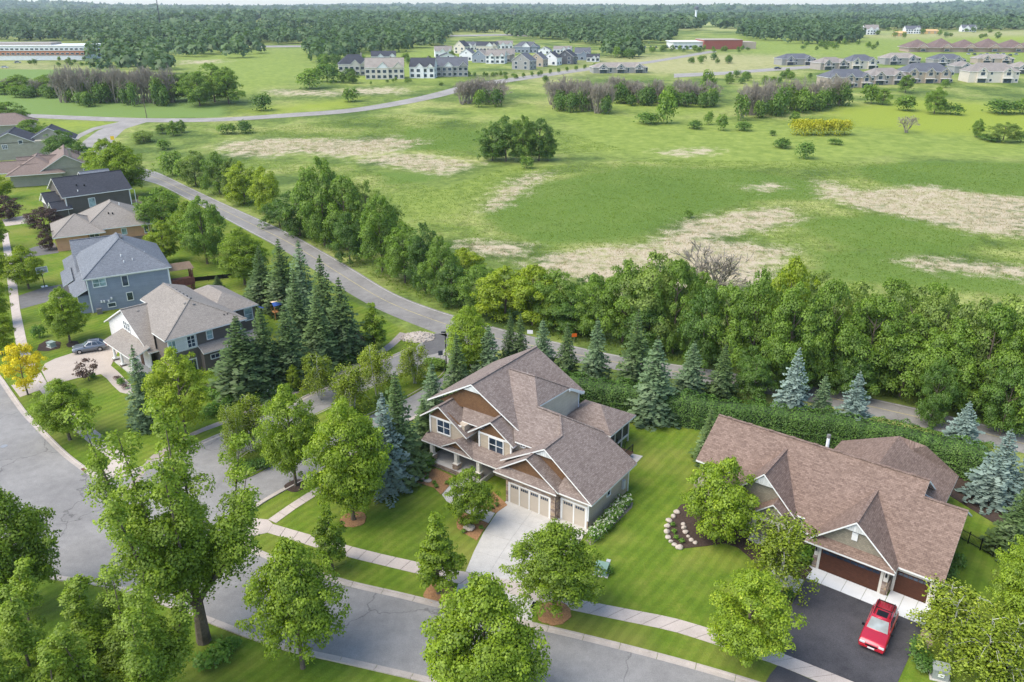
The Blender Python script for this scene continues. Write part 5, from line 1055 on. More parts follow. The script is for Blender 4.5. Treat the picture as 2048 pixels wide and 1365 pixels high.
C.roof([(-22.6, -5.3, 3.25), (-13.8, -5.3, 7.55), (-13.8, 1.2, 7.55), (-22.6, 1.2, 3.25)], SH_C, name='wing_left_slope'); C.roof([(-5.3, -5.3, 3.35), (-5.3, 0, 3.35), (-13.8, 1.2, 7.55), (-13.8, -5.3, 7.55)], SH_C, name='wing_right_slope'); C.cap((-13.8, -5.3, 7.55), (-13.8, 1.2, 7.55), SH_C)
C.gable_wall('v', -4.9, [(-21.5, 0), (-6.2, 0), (-6.2, 3.5), (-13.8, 7.25), (-21.5, 3.55)], white_s)
for u in (-14.3, -13.5, -12.7): C.window('v', -4.92, u, 5.0, .5, 1.2, 1, 2)
C.roof([(-15.6, -7.9, 2.95), (-5.6, -7.6, 2.95), (-5.6, -4.9, 4.1), (-15.6, -4.9, 4.1)], SH_C, name='porch_roof'); C.box('porch_floor', -14.8, -6.0, -7.5, -4.9, 0, .25, concrete)
for u in (-13.9, -11.0, -6.9):
    c = MB(); c.tube([(u, -7.2, .55), (u, -7.2, 2.8)], [.2, .16], 12); c.box(u - .32, u + .32, -7.52, -6.88, .45, .6); c.build('porch_column', white, C.root); C.box('column_base', u - .34, u + .34, -7.54, -6.86, 0, .45, stone_back)
C.box('porch_beam', -14.4, -6.2, -7.35, -7.05, 2.6, 2.85, white); C.box('front_door', -10.0, -9.0, -4.98, -4.88, .25, 2.4, MAT['door_brown'])
C.roof([(.1, .1, 3.3), (.1, 8.6, 3.3), (-1.5, 8.6, 4.15), (-1.5, .1, 4.15)], SH_C, .15, 'lean_to_roof')
C.window('u', -1.36, -.75, 5.0, 1.0, 1.6, 2, 3); C.window('u', -1.36, -3.4, 4.9, .9, 1.7, 2, 2, None, PANE2); C.window('u', -1.48, 2.0, 5.2, .75, 1.2, 1, 2, None, PANE2); C.window('u', -1.48, 6.2, 5.1, .8, 1.3, 1, 2); C.window('u', -.4, 1.9, 2.3, 1.2, .55, 2, 1); C.box('side_door', -1.56, -1.46, -1.5, -.5, .2, 2.2, PANE); C.box('door_trim', -1.58, -1.5, -1.7, -.3, .1, 2.4, white)
C.box('rear_wing_wall', -19, -8.1, 7, 12.3, 0, 5.3, grey_s); C.hip(-20, -7.6, 5.2, 12.8, 5.35, 7.35, SH_C, axis='u', caps=False); C.window('u', -8.08, 11.2, 4.0, 1.2, 1.8, 1, 2, None, PANE2)
C.window('u', -7.98, -3.2, 1.6, .9, 1.5, 1, 2)
# ---- blue grey house
D = House('blue_grey_house', 208.7, 633.2, -59.5, 'blue grey two storey house with slate grey hip roof')
D.box('main_wall', -19.0, -2.75, -1.5, 11.4, 0, 6.0, blue_s); D.box('front_wall', -27, -3.0, -3.2, -1.4, 0, 3.1, blue_s)
D.roof([(-2.3, -1.95, 6.1), (-2.3, 11.9, 6.1), (-9.0, 4.95, 10.6)], SH_D, name='right_hip'); D.roof([(-19.5, -1.95, 6.1), (-2.3, -1.95, 6.1), (-9, 4.95, 10.6), (-13.2, 4.95, 10.6)], SH_D, name='front_slope'); D.roof([(-2.3, 11.9, 6.1), (-19.5, 11.9, 6.1), (-13.2, 4.95, 10.6), (-9, 4.95, 10.6)], SH_D, name='rear_slope'); D.roof([(-19.5, 11.9, 6.1), (-19.5, -1.95, 6.1), (-13.2, 4.95, 10.6)], SH_D, name='left_hip')
D.cap((-2.3, -1.95, 6.1), (-9, 4.95, 10.6), SH_D, .22); D.cap((-2.3, 11.9, 6.1), (-9, 4.95, 10.6), SH_D, .22); D.cap((-9, 4.95, 10.6), (-13.2, 4.95, 10.6), SH_D)
D.gable_v(-29, -13.2, -2.4, 6, 3.2, 8.3, SH_D, blue_s); D.roof([(-28, -4.2, 3.0), (-2.5, -4.2, 3.0), (-2.5, -1.6, 4.3), (-28, -1.6, 4.3)], SH_D, name='lower_roof'); D.roof([(-20, -5.0, 2.9), (-11, -5.0, 2.9), (-11, -3.2, 3.9), (-20, -3.2, 3.9)], SH_D, name='porch_roof')
D.window('u', -2.74, .4, 5.05, 1.9, 1.25, 2, 2, None, PANE2); D.window('u', -2.74, 4.3, 4.75, .85, 1.75, 1, 1); D.window('u', -2.74, 4.6, 1.9, .85, 1.3, 1, 1); D.window('u', -2.74, 1.6, .9, 1.1, .6, 1, 1)
D.box('corner_board', -2.78, -2.68, -1.55, -1.35, 0, 5.95, white); D.box('corner_board', -2.78, -2.68, 11.2, 11.45, 0, 5.95, white); D.box('frieze_board', -2.76, -2.7, -1.35, 11.2, 5.7, 5.95, white)
D.box_vents([(-9.8 - i * .8, 5.5, 10.4) for i in range(4)]); D.vents([(-5.6, 4.6, 8.4), (-4.6, 6.2, 7.7), (-4.4, 4.8, 7.6), (-6.2, 8.4, 8.2)], pvc, .08, .25, 'vent_pipe')
for v, z in ((.0, 1.6), (.4, 1.55), (1.1, 1.5), (1.6, 1.9)): D.box('wall_meter', -2.74, -2.5, v, v + .25, z, z + .35, white)
D.box('air_conditioner', -2.2, -1.4, -.9, -.1, 0, .9, vent_mat)
# deck with pergola behind
pw = plain('pergola_wood', (.34, .23, .15), .8, .2, 3); dw = plain('deck_red_brown', (.13, .05, .035), .8, .25, 3)
D.box('deck_floor', -7.2, -2.9, 11.5, 15.4, 2.3, 2.5, dw)
for u, v in ((-7, 15.2), (-3.1, 15.2), (-5, 15.2), (-3.1, 12)): D.box('deck_post', u - .1, u + .1, v - .1, v + .1, 0, 5.2 if v > 13 else 2.4, dw)
for k in range(13): D.box('pergola_slat', -7.3 + k * .36, -7.2 + k * .36, 11.6, 15.6, 5.1, 5.25, pw)
D.box('pergola_beam', -7.4, -2.7, 15.05, 15.25, 4.9, 5.1, pw); D.box('deck_railing', -2.95, -2.88, 11.6, 15.4, 2.5, 3.5, dw); D.box('deck_railing', -7.2, -2.9, 15.35, 15.42, 2.5, 3.4, dw)
st = MB()
for k in range(9): st.box(-2.9 + k * .28, -2.6 + k * .28, 13.2, 14.8, 2.2 - k * .26, 2.3 - k * .26)
st.build('deck_stair', dw, D.root)
# ---- peach sided house
E = House('peach_sided_house', 102.6, 479.2, -60, 'single storey house with peach siding and brown grey hip roof')
E.box('main_wall', -6, 10.2, 6.2, 19.8, 0, 3.4, peach_s); E.box('front_wall', -1, 11.6, .9, 7, 0, 3.1, peach_s)
E.hip(-6.5, 10.7, 5.8, 20.2, 3.45, 7.6, SH_C, axis='u'); E.hip(-2, 12.2, .4, 10.5, 3.1, 6.2, SH_C, axis='v'); E.window('u', 10.22, 8.3, 2.4, 1.7, 1.0, 2, 1); E.window('u', 10.22, 14.2, 2.3, .9, 1.2, 1, 1, None, PANE2); E.window('u', 10.22, 18.7, 2.2, .8, 1.5, 1, 1); E.vents([(6.8, 12.0, 5.9), (7.0, 12.8, 5.8)], metal_dark, .14, .2); E.vents([(4.5, 14.6, 7.1)], pvc, .08, .4, 'vent_pipe'); E.box('wall_band', 10.2, 10.26, 6.2, 19.8, 0, .9, stone_back)
# ---- charcoal roofed house
Fh = House('charcoal_roofed_house', 131.7, 438.2, -48.5, 'grey sided house with black charcoal gable roof')
Fh.box('main_wall', -8.6, 4.0, -.1, 14.6, 0, 6.0, char_s); Fh.gable_v(-9.2, 4.5, -.8, 15.2, 6.0, 9.6, SH_F, char_s); Fh.window('u', 4.02, 5.6, 3.9, 1.35, 2.0, 1, 1, None, PANE2)
Fh.box('corner_board', 3.96, 4.06, -.12, .12, 0, 5.9, white); Fh.box('corner_board', 3.96, 4.06, 14.4, 14.65, 0, 5.9, white); Fh.gable_v(-6.5, 1.2, -3.6, 2, 3.9, 6.4, SH_F, white_s); Fh.gable_v(.2, 4.8, -3.4, 1, 3.3, 5.0, SH_F, white_s); Fh.box('front_wall', -6, 4.2, -3.0, 0, 0, 3.6, char_s); Fh.gable_v(-7.8, -1.8, 6, 13, 8.3, 9.9, SH_D)
Fh.vents([(1.2, 3.6, 7.9), (1.6, 5.2, 7.7)], metal_dark, .16, .25); Fh.vents([(3.2, 3.2, 6.9)], pvc, .1, .3, 'vent_pipe'); Fh.box('deck_floor', -2, 3.8, 14.8, 18, 1.6, 1.8, pw)
for u in (-1.8, 1, 3.7): Fh.box('deck_post', u - .08, u + .08, 17.8, 17.96, 0, 2.9, pw)
Fh.box('deck_railing', -2, 3.8, 17.9, 18, 2.6, 2.75, pw); Fh.box('porch_post', 4.0, 4.15, 15.6, 15.75, 0, 5.6, white)
# ---- sage house with red brown roof, grey gabled house, and roofs at the left edge
Gh = House('sage_house', 127.5, 312, -62, 'sage green house with red brown gable roof', z=8.0)
Gh.box('main_wall', -20, -.4, -6.0, 6.2, 0, 4.3, sage_s); Gh.gable_u(-20.5, 0, -6.8, 7.0, 4.0, 8.1, SH_G, sage_s, .4); Gh.box('front_wall', -14, -2, -11, -6, 0, 3.8, sage_s); Gh.gable_v(-13.5, -7, -12.5, -2, 3.9, 6.9, SH_G, sage_s); Gh.gable_v(-6.2, -1.2, -11.6, -5, 3.6, 5.7, SH_G, sage_s); Gh.roof([(-6.6, -12.6, 2.7), (-.6, -12.6, 2.7), (-.6, -11, 3.3), (-6.6, -11, 3.3)], SH_G, name='porch_roof'); Gh.window('u', -.38, 4.8, 3.0, .9, 1.2, 1, 1); Gh.window('v', -6.02, -1.2, 2.6, 1.0, 1.2, 2, 1)
Gh.box('chimney', -2.2, -1.4, 1.2, 2.0, 6.5, 9.3, plain('chimney_tan', (.33, .28, .22), .8, .1)); Gh.box('chimney_cap', -2.3, -1.3, 1.1, 2.1, 9.3, 9.5, vent_mat)
Ih = House('brown_hipped_house', 35, 345, -66, 'long house with brown hip roof behind the sage house', z=3.0)
Ih.box('main_wall', -12, 8, -1, 12, 0, 3.4, sage_s); Ih.hip(-13, 9, -2, 13, 3.4, 7.2, SH_G, axis='u'); Ih.gable_v(-5, 3, -6, 4, 3.3, 6.0, SH_G, sage_s)
Hh = House('grey_gabled_house', 22, 272, -68, 'grey green house with charcoal roof at the far left', z=8.5)
Hh.box('main_wall', -14, -.4, -7, 12, 0, 5.6, sage_s); Hh.gable_u(-15, 0, -8, 6.5, 5.4, 8.8, SH_F, sage_s, .4); Hh.gable_u(-15, -4, 3, 18, 5.2, 9.2, SH_F, sage_s, .4); Hh.window('u', -.38, -2.6, 4.3, 1.4, 1.2, 3, 2); Hh.window('u', -.38, 2.2, 5.6, 1.1, 1.1, 1, 1)
Jh = House('red_brown_roof_house', 8, 258, -66, 'house with red brown hip roof cut by the left edge', z=4.0)
Jh.box('main_wall', -12, 0, -8, 10, 0, 3.4, sage_s); Jh.hip(-13, 1, -9, 11, 3.3, 7.0, SH_G, axis='v')
# ------------------------------------------------------------------ hedge
def hedge(name, pts, wd, h, label, n_per=70, size=.2, leaf='hedge', seed=5):
    """clipped hedge: leaf shell over a lumpy core, along a ground line"""
    rng = np.random.default_rng(seed); ln = smooth_line(poly_w(pts), 90); d = np.gradient(ln, axis=0); L = np.concatenate([[0], np.cumsum(np.linalg.norm(np.diff(ln, axis=0), axis=1))]); d /= np.linalg.norm(d, axis=1)[:, None]
    tot = L[-1]; n = int(tot * n_per); t = rng.uniform(0, tot, n); c = np.stack([np.interp(t, L, ln[:, 0]), np.interp(t, L, ln[:, 1])], 1); dd = np.stack([np.interp(t, L, d[:, 0]), np.interp(t, L, d[:, 1])], 1); nn = np.stack([-dd[:, 1], dd[:, 0]], 1)
    bumpy = lambda t: .92 + .05 * np.sin(t * 2.3) + .03 * np.sin(t * 5.3 + 1) + .06 * np.sin(t * .8)
    hh = h * bumpy(t); a = rng.uniform(-.35, math.pi + .35, n); e = .55
    x = np.sign(np.cos(a)) * np.abs(np.cos(a)) ** e * wd / 2 * (.92 + .07 * np.sin(t * 1.9 + 2 * np.sin(t * .6))); z = np.clip(np.sign(np.sin(a)) * np.abs(np.sin(a)) ** e, -.1, 1) * hh * .55 + hh * .45
    side = rng.uniform(0, 1, n) < .55; z = np.where(side, rng.uniform(.02, .92, n) * hh, z); x = np.where(side, np.sign(rng.uniform(-1, 1, n)) * wd / 2 * (.88 + .10 * np.sin(t * 2.7 + 3 * np.sin(t * .9) + z * 1.7) + .06 * np.sin(t * 6.1 + z * 3)), x); k = rng.normal(0, .05, (n, 3))
    pos = np.concatenate([c + nn * x[:, None], z[:, None]], 1) + k; pos[:, 2] = np.maximum(pos[:, 2], .05)
    o = np.concatenate([nn * np.sign(x)[:, None] * np.abs(np.cos(a))[:, None], np.abs(np.sin(a))[:, None]], 1); nr = o + rng.normal(size=(n, 3)) * .5 + np.array([0, 0, .3]); nr /= np.linalg.norm(nr, axis=1)[:, None]
    cl = .5 + .5 * np.sin(t * 2.1 + 3 * np.sin(t * .7)); V, F, T = cards(rng, pos, nr, size, 1.1, np.clip(.4 * cl + .6 * rng.uniform(0, 1, n), 0, 1))
    q = V.reshape(-1, 4, 3); fn = np.cross(q[:, 1] - q[:, 0], q[:, 2] - q[:, 0]); fn /= np.linalg.norm(fn, axis=1)[:, None] + 1e-9; sn = fn * .6 + o * .5 + np.array([0, 0, .25]); sn /= np.linalg.norm(sn, axis=1)[:, None]
    b0 = P(*pts[0]); root = empty(name, (0, 0, 0)); tag(root, label, 'hedge'); link('foliage', np_mesh(name, V, F, LEAF[leaf], {'tint': T}, normals=np.repeat(sn, 4, 0)), root)
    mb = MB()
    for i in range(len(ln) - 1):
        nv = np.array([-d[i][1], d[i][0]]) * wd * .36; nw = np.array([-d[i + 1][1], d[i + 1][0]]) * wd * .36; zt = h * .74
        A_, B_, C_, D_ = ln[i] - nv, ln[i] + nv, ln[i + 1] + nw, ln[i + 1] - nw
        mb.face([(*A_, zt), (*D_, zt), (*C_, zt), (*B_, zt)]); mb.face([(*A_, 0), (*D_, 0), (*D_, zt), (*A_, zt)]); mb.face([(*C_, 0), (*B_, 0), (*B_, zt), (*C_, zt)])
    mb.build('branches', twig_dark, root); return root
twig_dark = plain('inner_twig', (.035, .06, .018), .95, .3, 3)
hedge('arborvitae_hedge', [(1110,800),(1180,812),(1260,824),(1330,838),(1400,852),(1480,862),(1560,872),(1640,884),(1720,896),(1800,912),(1880,932),(1965,962)], 3.2, 4.3, 'long dense dark green hedge behind the tan house and brown roof', 900, .15)
# ------------------------------------------------------------------ shrubs and flowers by the houses
def sh(kind, x, y, h, wd, name, label, cat='shrub', group=None): return put(G_[kind][cnt.setdefault(kind, 0) % len(G_[kind])] if not cnt.__setitem__(kind, cnt.get(kind, 0) + 1) else None, P(x, y), h, wd, name, label, cat, group)
for i, (x, y) in enumerate(((1190,1080),(1200,1066),(1211,1058),(1220,1046),(1231,1036),(1240,1024),(1248,1012))):
    sh('hydrangea', x, y, 1.35, 1.75, 'hydrangea', 'white flowering hydrangea in the row along the garage wall', 'shrub', 'hydrangeas along the garage wall')
for x, y, h, wd, k, lb in ((842,938,1.7,2.6,'shrub','rounded green shrub at the left end of the porch'),(858,930,1.5,2.2,'shrub','green shrub against the left porch pier'),(838,950,.8,1.4,'limeshrub','small lime green plant beside the orange mulch'),(852,946,.8,1.3,'limeshrub','small lime green plant by the stone pier'),
    (1608,1120,1.6,3.0,'shrub','dense green shrub left of the wooden garage door'),(1590,1105,1.4,2.4,'shrub','green shrub behind the birch stems'),(1572,1195,.9,1.6,'arbor','dark low shrub between walk and black driveway'),(1840,1305,1.2,2.1,'arbor','round clipped shrub left of the grey utility box'),(1848,1332,1.4,2.6,'arbor','larger round clipped shrub at the bottom right'),
    (1905,1130,1.7,2.2,'arbor','dark shrub beside the right wall of the brown roofed house'),(1900,1160,1.6,2.0,'arbor','dark shrub nearer the birch on the right wall'),(1213,1146,.8,1.2,'shrub','small plant beside the green utility box'),(80,676,2.2,2.4,'shrub','round green shrub on the left lawn by the utility box'),
    (184,756,.8,1.4,'shrub','low shrub under the small purple tree'),(236,760,.7,1.2,'purplebush','low purple shrub before the white columns'),(244,768,.9,1.6,'shrub','green shrub before the white columns'),(252,778,.7,1.3,'purplebush','dark purple shrub at the end of the curving walk'),
    (440,800,1.8,4.2,'shrub','big rounded shrub under the large spruce'),(470,812,1.6,3.4,'shrub','broad green shrub beside the trail'),(505,805,1.4,3.0,'shrub','green shrub at the foot of the large spruce'),(420,830,1.6,3.0,'shrub','green shrub near the lime tree trunk'),(540,795,1.5,2.2,'hydrangea','white flowering shrub beside the trail'),(615,770,1.4,2.0,'hydrangea','white flowering shrub near the sapling'),(625,735,1.6,3.0,'shrub','green shrub below the spruces'),(690,725,1.7,4.0,'shrub','green shrub at the right end of the spruce group'),
    (830,757,1.5,3.2,'hydrangea','white flowering shrub on the grass island'),(490,948,1.6,2.6,'arbor','dark shrub at the left end of the island'),(520,936,1.5,2.4,'arbor','second dark shrub at the left end of the island'),(880,738,1.6,3.4,'bush','clump of tall ornamental grass under the dark sign'),(862,732,1.4,2.6,'bush','tall grass at the right nose of the island'),(430,1330,1.6,3.0,'shrub','green undergrowth at the foot of the tall poplar'),(455,1300,1.2,2.2,'shrub','small undergrowth right of the tall poplar'),(760,805,1.4,2.6,'arbor','dark shrub under the birches of the island'),(700,832,1.3,2.4,'arbor','dark shrub in the middle of the island'),
    (62,453,2.0,3.2,'arbor','dark clipped shrub by the far pale driveway')):
    sh(k, x, y, h, wd, 'shrub', lb)
for i, (x, y) in enumerate(((868,968),(872,975),(896,970),(853,962),(925,1050),(932,1056),(925,1066),(962,1058),(995,1012),(985,1018),(1345,1052),(1352,1078),(1362,1085),(1349,1066))):
    sh('perennial', x, y, .5, .75, 'perennial_plant', 'small green perennial in the mulch beds', 'plant', 'perennials in the mulch beds')
# ------------------------------------------------------------------ boulders
def rock(seed, sub=2):
    bm = bmesh.new(); bmesh.ops.create_icosphere(bm, subdivisions=sub, radius=.5); rg = random.Random(seed); ph = [rg.uniform(0, 6) for _ in range(6)]
    for v in bm.verts:
        c_ = v.co; k = 1 + .16 * math.sin(c_.x * 5 + ph[0]) + .14 * math.sin(c_.y * 6 + ph[1]) + .12 * math.sin(c_.z * 5 + ph[2]); v.co = Vector((c_.x * k, c_.y * k, c_.z * k * .75))
    me = bpy.data.meshes.new('boulder'); bm.to_mesh(me); bm.free(); me.materials.append(boulder_m); return me
ROCKS = [rock(i) for i in range(5)]; SMALL = [rock(i + 9, 1) for i in range(3)]
def rocks(name, label, pts, size, lib=ROCKS):
    root = empty(name, tuple(P(*pts[0]))); tag(root, label, 'rock border'); o0 = P(*pts[0])
    for i, q in enumerate(pts):
        w_ = P(*q) - o0; o = link('boulder', lib[i % len(lib)], root); s = size * rnd.uniform(.75, 1.25); o.location = (w_[0], w_[1], s * .22); o.scale = (s * rnd.uniform(.85, 1.25), s, s); o.rotation_euler = (0, 0, rnd.uniform(0, 6))
rocks('boulder_border', 'curved row of pale boulders edging the dark bed on the lawn', [(1353,1026),(1346,1035),(1339,1044),(1334,1054),(1334,1065),(1336,1076),(1342,1085),(1350,1092),(1358,1097)], .55)
rocks('boulder_border', 'inner row of smaller boulders under the dense round tree', [(1366,1050),(1368,1058),(1371,1066),(1376,1074),(1382,1082),(1390,1087)], .45)
for x, y, s, lb in ((937,1060,.95,'grey boulder in the orange mulch by the driveway'),(846,958,.7,'left grey boulder in the porch mulch bed'),(855,963,.7,'right grey boulder in the porch mulch bed'),(831,956,.6,'pinkish boulder at the left tip of the mulch bed'),(846,756,.8,'pale boulder beside the flowering island shrub')):
    q = P(x, y); o = link('boulder', ROCKS[int(x) % 5]); o.location = (q[0], q[1], s * .2); o.scale = (s * 1.2, s, s * .8); tag(o, lb, 'boulder')
hp = P(836, 676); root = empty('stone_heap', tuple(hp)); tag(root, 'pale heap of loose stones at the mouth of the side street', 'stone heap')
mb = MB(); ring = lambda r, z, k=14: [(r * 1.35 * math.cos(6.283 * i / k), r * math.sin(6.283 * i / k), z) for i in range(k)]
R0, R1, R2 = ring(2.0, 0), ring(1.3, .5), ring(.5, .75)
for a_, b_ in ((R0, R1), (R1, R2)):
    for i in range(14): mb.face([a_[i], a_[(i + 1) % 14], b_[(i + 1) % 14], b_[i]])
mb.face(R2); mb.build('rubble_core', boulder_m, root)
for i in range(150):
    a = rnd.uniform(0, 6.28); r = 2.05 * math.sqrt(rnd.random()); o = link('stone', SMALL[i % 3], root); s = rnd.uniform(.22, .42); o.location = (r * 1.35 * math.cos(a), r * math.sin(a), max(.05, .78 * (1 - (r / 2.05) ** 1.6)) + .02); o.scale = (s, s, s); o.rotation_euler = (rnd.uniform(0, 3), rnd.uniform(0, 3), 0)
# ------------------------------------------------------------------ cars
def car(name, px, py, deg, paint, label, L=4.9, W=1.9, H=1.78, suv=True):
    q = P(px, py); root = empty(name, tuple(q + np.array([0, 0, .03])), R(deg)); tag(root, label, 'car'); tyre = MAT.get('tyre') or plain('tyre', (.012, .012, .012), .8, .1); rim = MAT.get('rim') or plain('rim', (.45, .45, .46), .3, .1, 3, .8)
    h2 = L / 2; bm = bmesh.new()
    prof = [(-h2, .42), (-h2 - .02, .72), (-h2 + .06, 1.02), (-h2 + .25, 1.08), (h2 - 1.55, 1.08), (h2 - .45, .98), (h2 - .08, .84), (h2, .62), (h2 - .04, .38), (h2 - .3, .28), (-h2 + .25, .28)]
    rows = []
    for y in (-1, -.86, .86, 1):
        k = .86 if abs(y) == 1 else 1; rows.append([bm.verts.new((x * (.985 if abs(y) == 1 else 1), y * W / 2 * (1 if abs(y) == 1 else 1), .28 + (z - .28) * (.93 if abs(y) == 1 else 1))) for x, z in prof])
    for i in range(3):
        for k in range(len(prof)): bm.faces.new([rows[i][k], rows[i][(k + 1) % len(prof)], rows[i + 1][(k + 1) % len(prof)], rows[i + 1][k]])
    bm.faces.new(rows[0][::-1]); bm.faces.new(rows[3]); bmesh.ops.recalc_face_normals(bm, faces=bm.faces)
    bmesh.ops.bevel(bm, geom=[e for e in bm.edges], offset=.035, segments=2, affect='EDGES'); me = bpy.data.meshes.new('body'); bm.to_mesh(me); bm.free(); me.materials.append(paint); me.polygons.foreach_set('use_smooth', [True] * len(me.polygons)); body = link('body', me, root)
    xb, xf = -h2 + .12, h2 - 1.5; tb, tf = (-h2 + .38 if suv else -h2 + .95), h2 - 2.25; zb, zt = 1.05, H; yb, yt = W / 2 - .07, W / 2 - .26
    def quad(p, q_, m_=.0): return [p, q_]
    c8 = [(xb, -yb, zb), (xf, -yb, zb), (xf, yb, zb), (xb, yb, zb), (tb, -yt, zt), (tf, -yt, zt), (tf, yt, zt), (tb, yt, zt)]
    bm = bmesh.new(); vv = [bm.verts.new(c) for c in c8]
    for f in ((4, 5, 6, 7), (0, 1, 5, 4), (1, 2, 6, 5), (2, 3, 7, 6), (3, 0, 4, 7)): bm.faces.new([vv[k] for k in f])
    bmesh.ops.recalc_face_normals(bm, faces=bm.faces); bmesh.ops.bevel(bm, geom=[e for e in bm.edges if not e.is_boundary], offset=.07, segments=3, affect='EDGES'); me = bpy.data.meshes.new('cabin'); bm.to_mesh(me); bm.free(); me.materials.append(paint); me.polygons.foreach_set('use_smooth', [True] * len(me.polygons)); link('cabin', me, root)
    def pane(nm, a, b_, c_, d_, s0, s1, t0, t1, off=.012, mat=PANE):
        a, b_, c_, d_ = map(Vector, (a, b_, c_, d_)); pt = lambda u, v: (a.lerp(b_, u)).lerp(d_.lerp(c_, u), v); n_ = (b_ - a).cross(d_ - a).normalized()
        qd = [pt(s0, t0) + n_ * off, pt(s1, t0) + n_ * off, pt(s1, t1) + n_ * off, pt(s0, t1) + n_ * off]; m_ = MB(); m_.face(qd); lo = [p - n_ * .02 for p in qd]
        for k in range(4): m_.face([lo[k], lo[(k + 1) % 4], qd[(k + 1) % 4], qd[k]])
        return m_.build(nm, mat, root)
    pane('windshield', c8[1], c8[2], c8[6], c8[5], .06, .94, .06, .92, .015, glass_car); pane('rear_window', c8[3], c8[0], c8[4], c8[7], .1, .9, .15, .88)
    for s0, s1 in ((.06, .28), (.33, .60), (.64, .93)): pane('side_window', c8[0], c8[1], c8[5], c8[4], s0, s1, .14, .88); pane('side_window', c8[2], c8[3], c8[7], c8[6], 1 - s1, 1 - s0, .14, .88)
    for sx in (1, -1):
        for sy in (-1, 1):
            x = sx * h2 * .6; w_ = MB().tube([(x, sy * (W / 2 - .22), .36), (x, sy * (W / 2 + .01), .36)], [.36, .36], 20).build('wheel', tyre, root, False); MB().tube([(x, sy * (W / 2 - .02), .36), (x, sy * (W / 2 + .03), .36)], [.23, .2], 14).build('rim', rim, w_)
    lamp = MAT.get('lamp_glass') or plain('lamp_glass', (.6, .6, .58), .15, .05); red = MAT.get('tail_red') or plain('tail_red', (.3, .01, .01), .25, .1)
    for sy in (-1, 1):
        MB().box(h2 - .16, h2 + .0, sy * W * .36 - .2, sy * W * .36 + .2, .68, .82).build('headlight', lamp, root); MB().box(-h2 - .03, -h2 + .1, sy * W * .42 - .09, sy * W * .42 + .09, .72, 1.0).build('tail_light', red, root)
        MB().box(xf - .25, xf - .1, sy * (W / 2 + .02) - .1 + sy * .08, sy * (W / 2 + .02) + .1 + sy * .08, 1.05, 1.22).build('door_mirror', metal_dark, root)
        MB().box(tb + .1, tf - .25, sy * (yt - .12) - .025, sy * (yt - .12) + .025, zt + .05, zt + .1).build('roof_rail', metal_dark, root)
    MB().box(h2 - .03, h2 + .015, -.45, .45, .56, .70).build('grille', metal_dark, root); MB().box(h2 - .04, h2 + .03, -W * .46, W * .46, .36, .5).build('bumper', paint if suv else metal_dark, root); MB().box(h2 + .02, h2 + .045, -.26, .26, .40, .53).build('number_plate', white, root)
    if suv:
        MB().box(tf - 1.0, tf - .25, -.42, .42, zt - .01, zt + .015).build('sunroof', metal_dark, root)
        for x in (tb + .2, tf - 1.15): MB().box(x - .025, x + .025, -yt + .1, yt - .1, zt + .06, zt + .1).build('roof_bar', metal_dark, root)
        for y in (-.36, -.12, .12, .36): MB().box(tb + .25, tf - 1.2, y - .02, y + .02, zt - .01, zt + .018).build('roof_rib', paint, root)
    return root
glass_car = glass('windshield_glass', (.10, .13, .14)); glass_car.node_tree.nodes['Principled BSDF'].inputs['Roughness'].default_value = .2; glass_car.node_tree.nodes['Principled BSDF'].inputs['Specular IOR Level'].default_value = .5
def paintm(name, c):
    m_ = plain(name, c, .28, .05, 2, .25, .6); m_.node_tree.nodes['Principled BSDF'].inputs['Coat Weight'].default_value = .8; return m_
car('red_car', 1754.9, 1268.9, -126, paintm('red_paint', (.46, .012, .028)), 'red sport utility car parked on the black driveway', 5.05, 2.0, 1.85)
car('grey_car', 181, 702, 205, paintm('grey_blue_paint', (.16, .18, .215)), 'grey blue car parked on the pale driveway of the dark grey house', 4.6, 1.85, 1.62, False)
# ------------------------------------------------------------------ signs, lamp, hoop, boxes, play things, fence
def text_mesh(s, size, mat, parent, loc, rot, name='lettering'):
    cu = bpy.data.curves.new(name, 'FONT'); cu.body = s; cu.size = size; cu.align_x = 'CENTER'; cu.align_y = 'CENTER'; cu.extrude = .002
    t = bpy.data.objects.new('t', cu); me = bpy.data.meshes.new_from_object(t); bpy.data.objects.remove(t); me.materials.append(mat); o = link(name, me, parent); o.location = loc; o.rotation_euler = rot; return o
red_m = plain('sign_red', (.50, .10, .10), .5, .1); green_m = plain('sign_green', (.02, .13, .06), .5, .1); orange_m = plain('sign_orange', (.75, .14, .015), .5, .08); galv = plain('galvanised', (.3, .3, .3), .5, .1, 3, .5)
q = P(503, 1076); t = empty('stop_sign', tuple(q), R(-25)); tag(t, 'red octagonal stop sign with green street name blades at the corner', 'sign')
MB().tube([(0, 0, 0), (0, 0, 3.1)], [.035, .035], 6).build('post', galv, t)
o8 = [(.38 * math.cos(R(22.5 + 45 * k)), .38 * math.sin(R(22.5 + 45 * k))) for k in range(8)]; mb = MB(); mb.face([(x, -.05, 2.3 + z) for x, z in o8]); mb.face([(x, -.035, 2.3 + z) for x, z in o8][::-1])
for k in range(8): a_, b_ = o8[k], o8[(k + 1) % 8]; mb.face([(a_[0], -.05, 2.3 + a_[1]), (a_[0], -.035, 2.3 + a_[1]), (b_[0], -.035, 2.3 + b_[1]), (b_[0], -.05, 2.3 + b_[1])])
sp = mb.build('sign_plate', red_m, t); text_mesh('STOP', .26, white, sp, (0, -.054, 2.3), (R(90), 0, 0))
MB().box(-.35, .35, -.02, .0, 2.95, 3.1).build('name_blade', green_m, t); MB().box(-.0, .02, -.35, .35, 2.78, 2.93).build('name_blade', green_m, t)
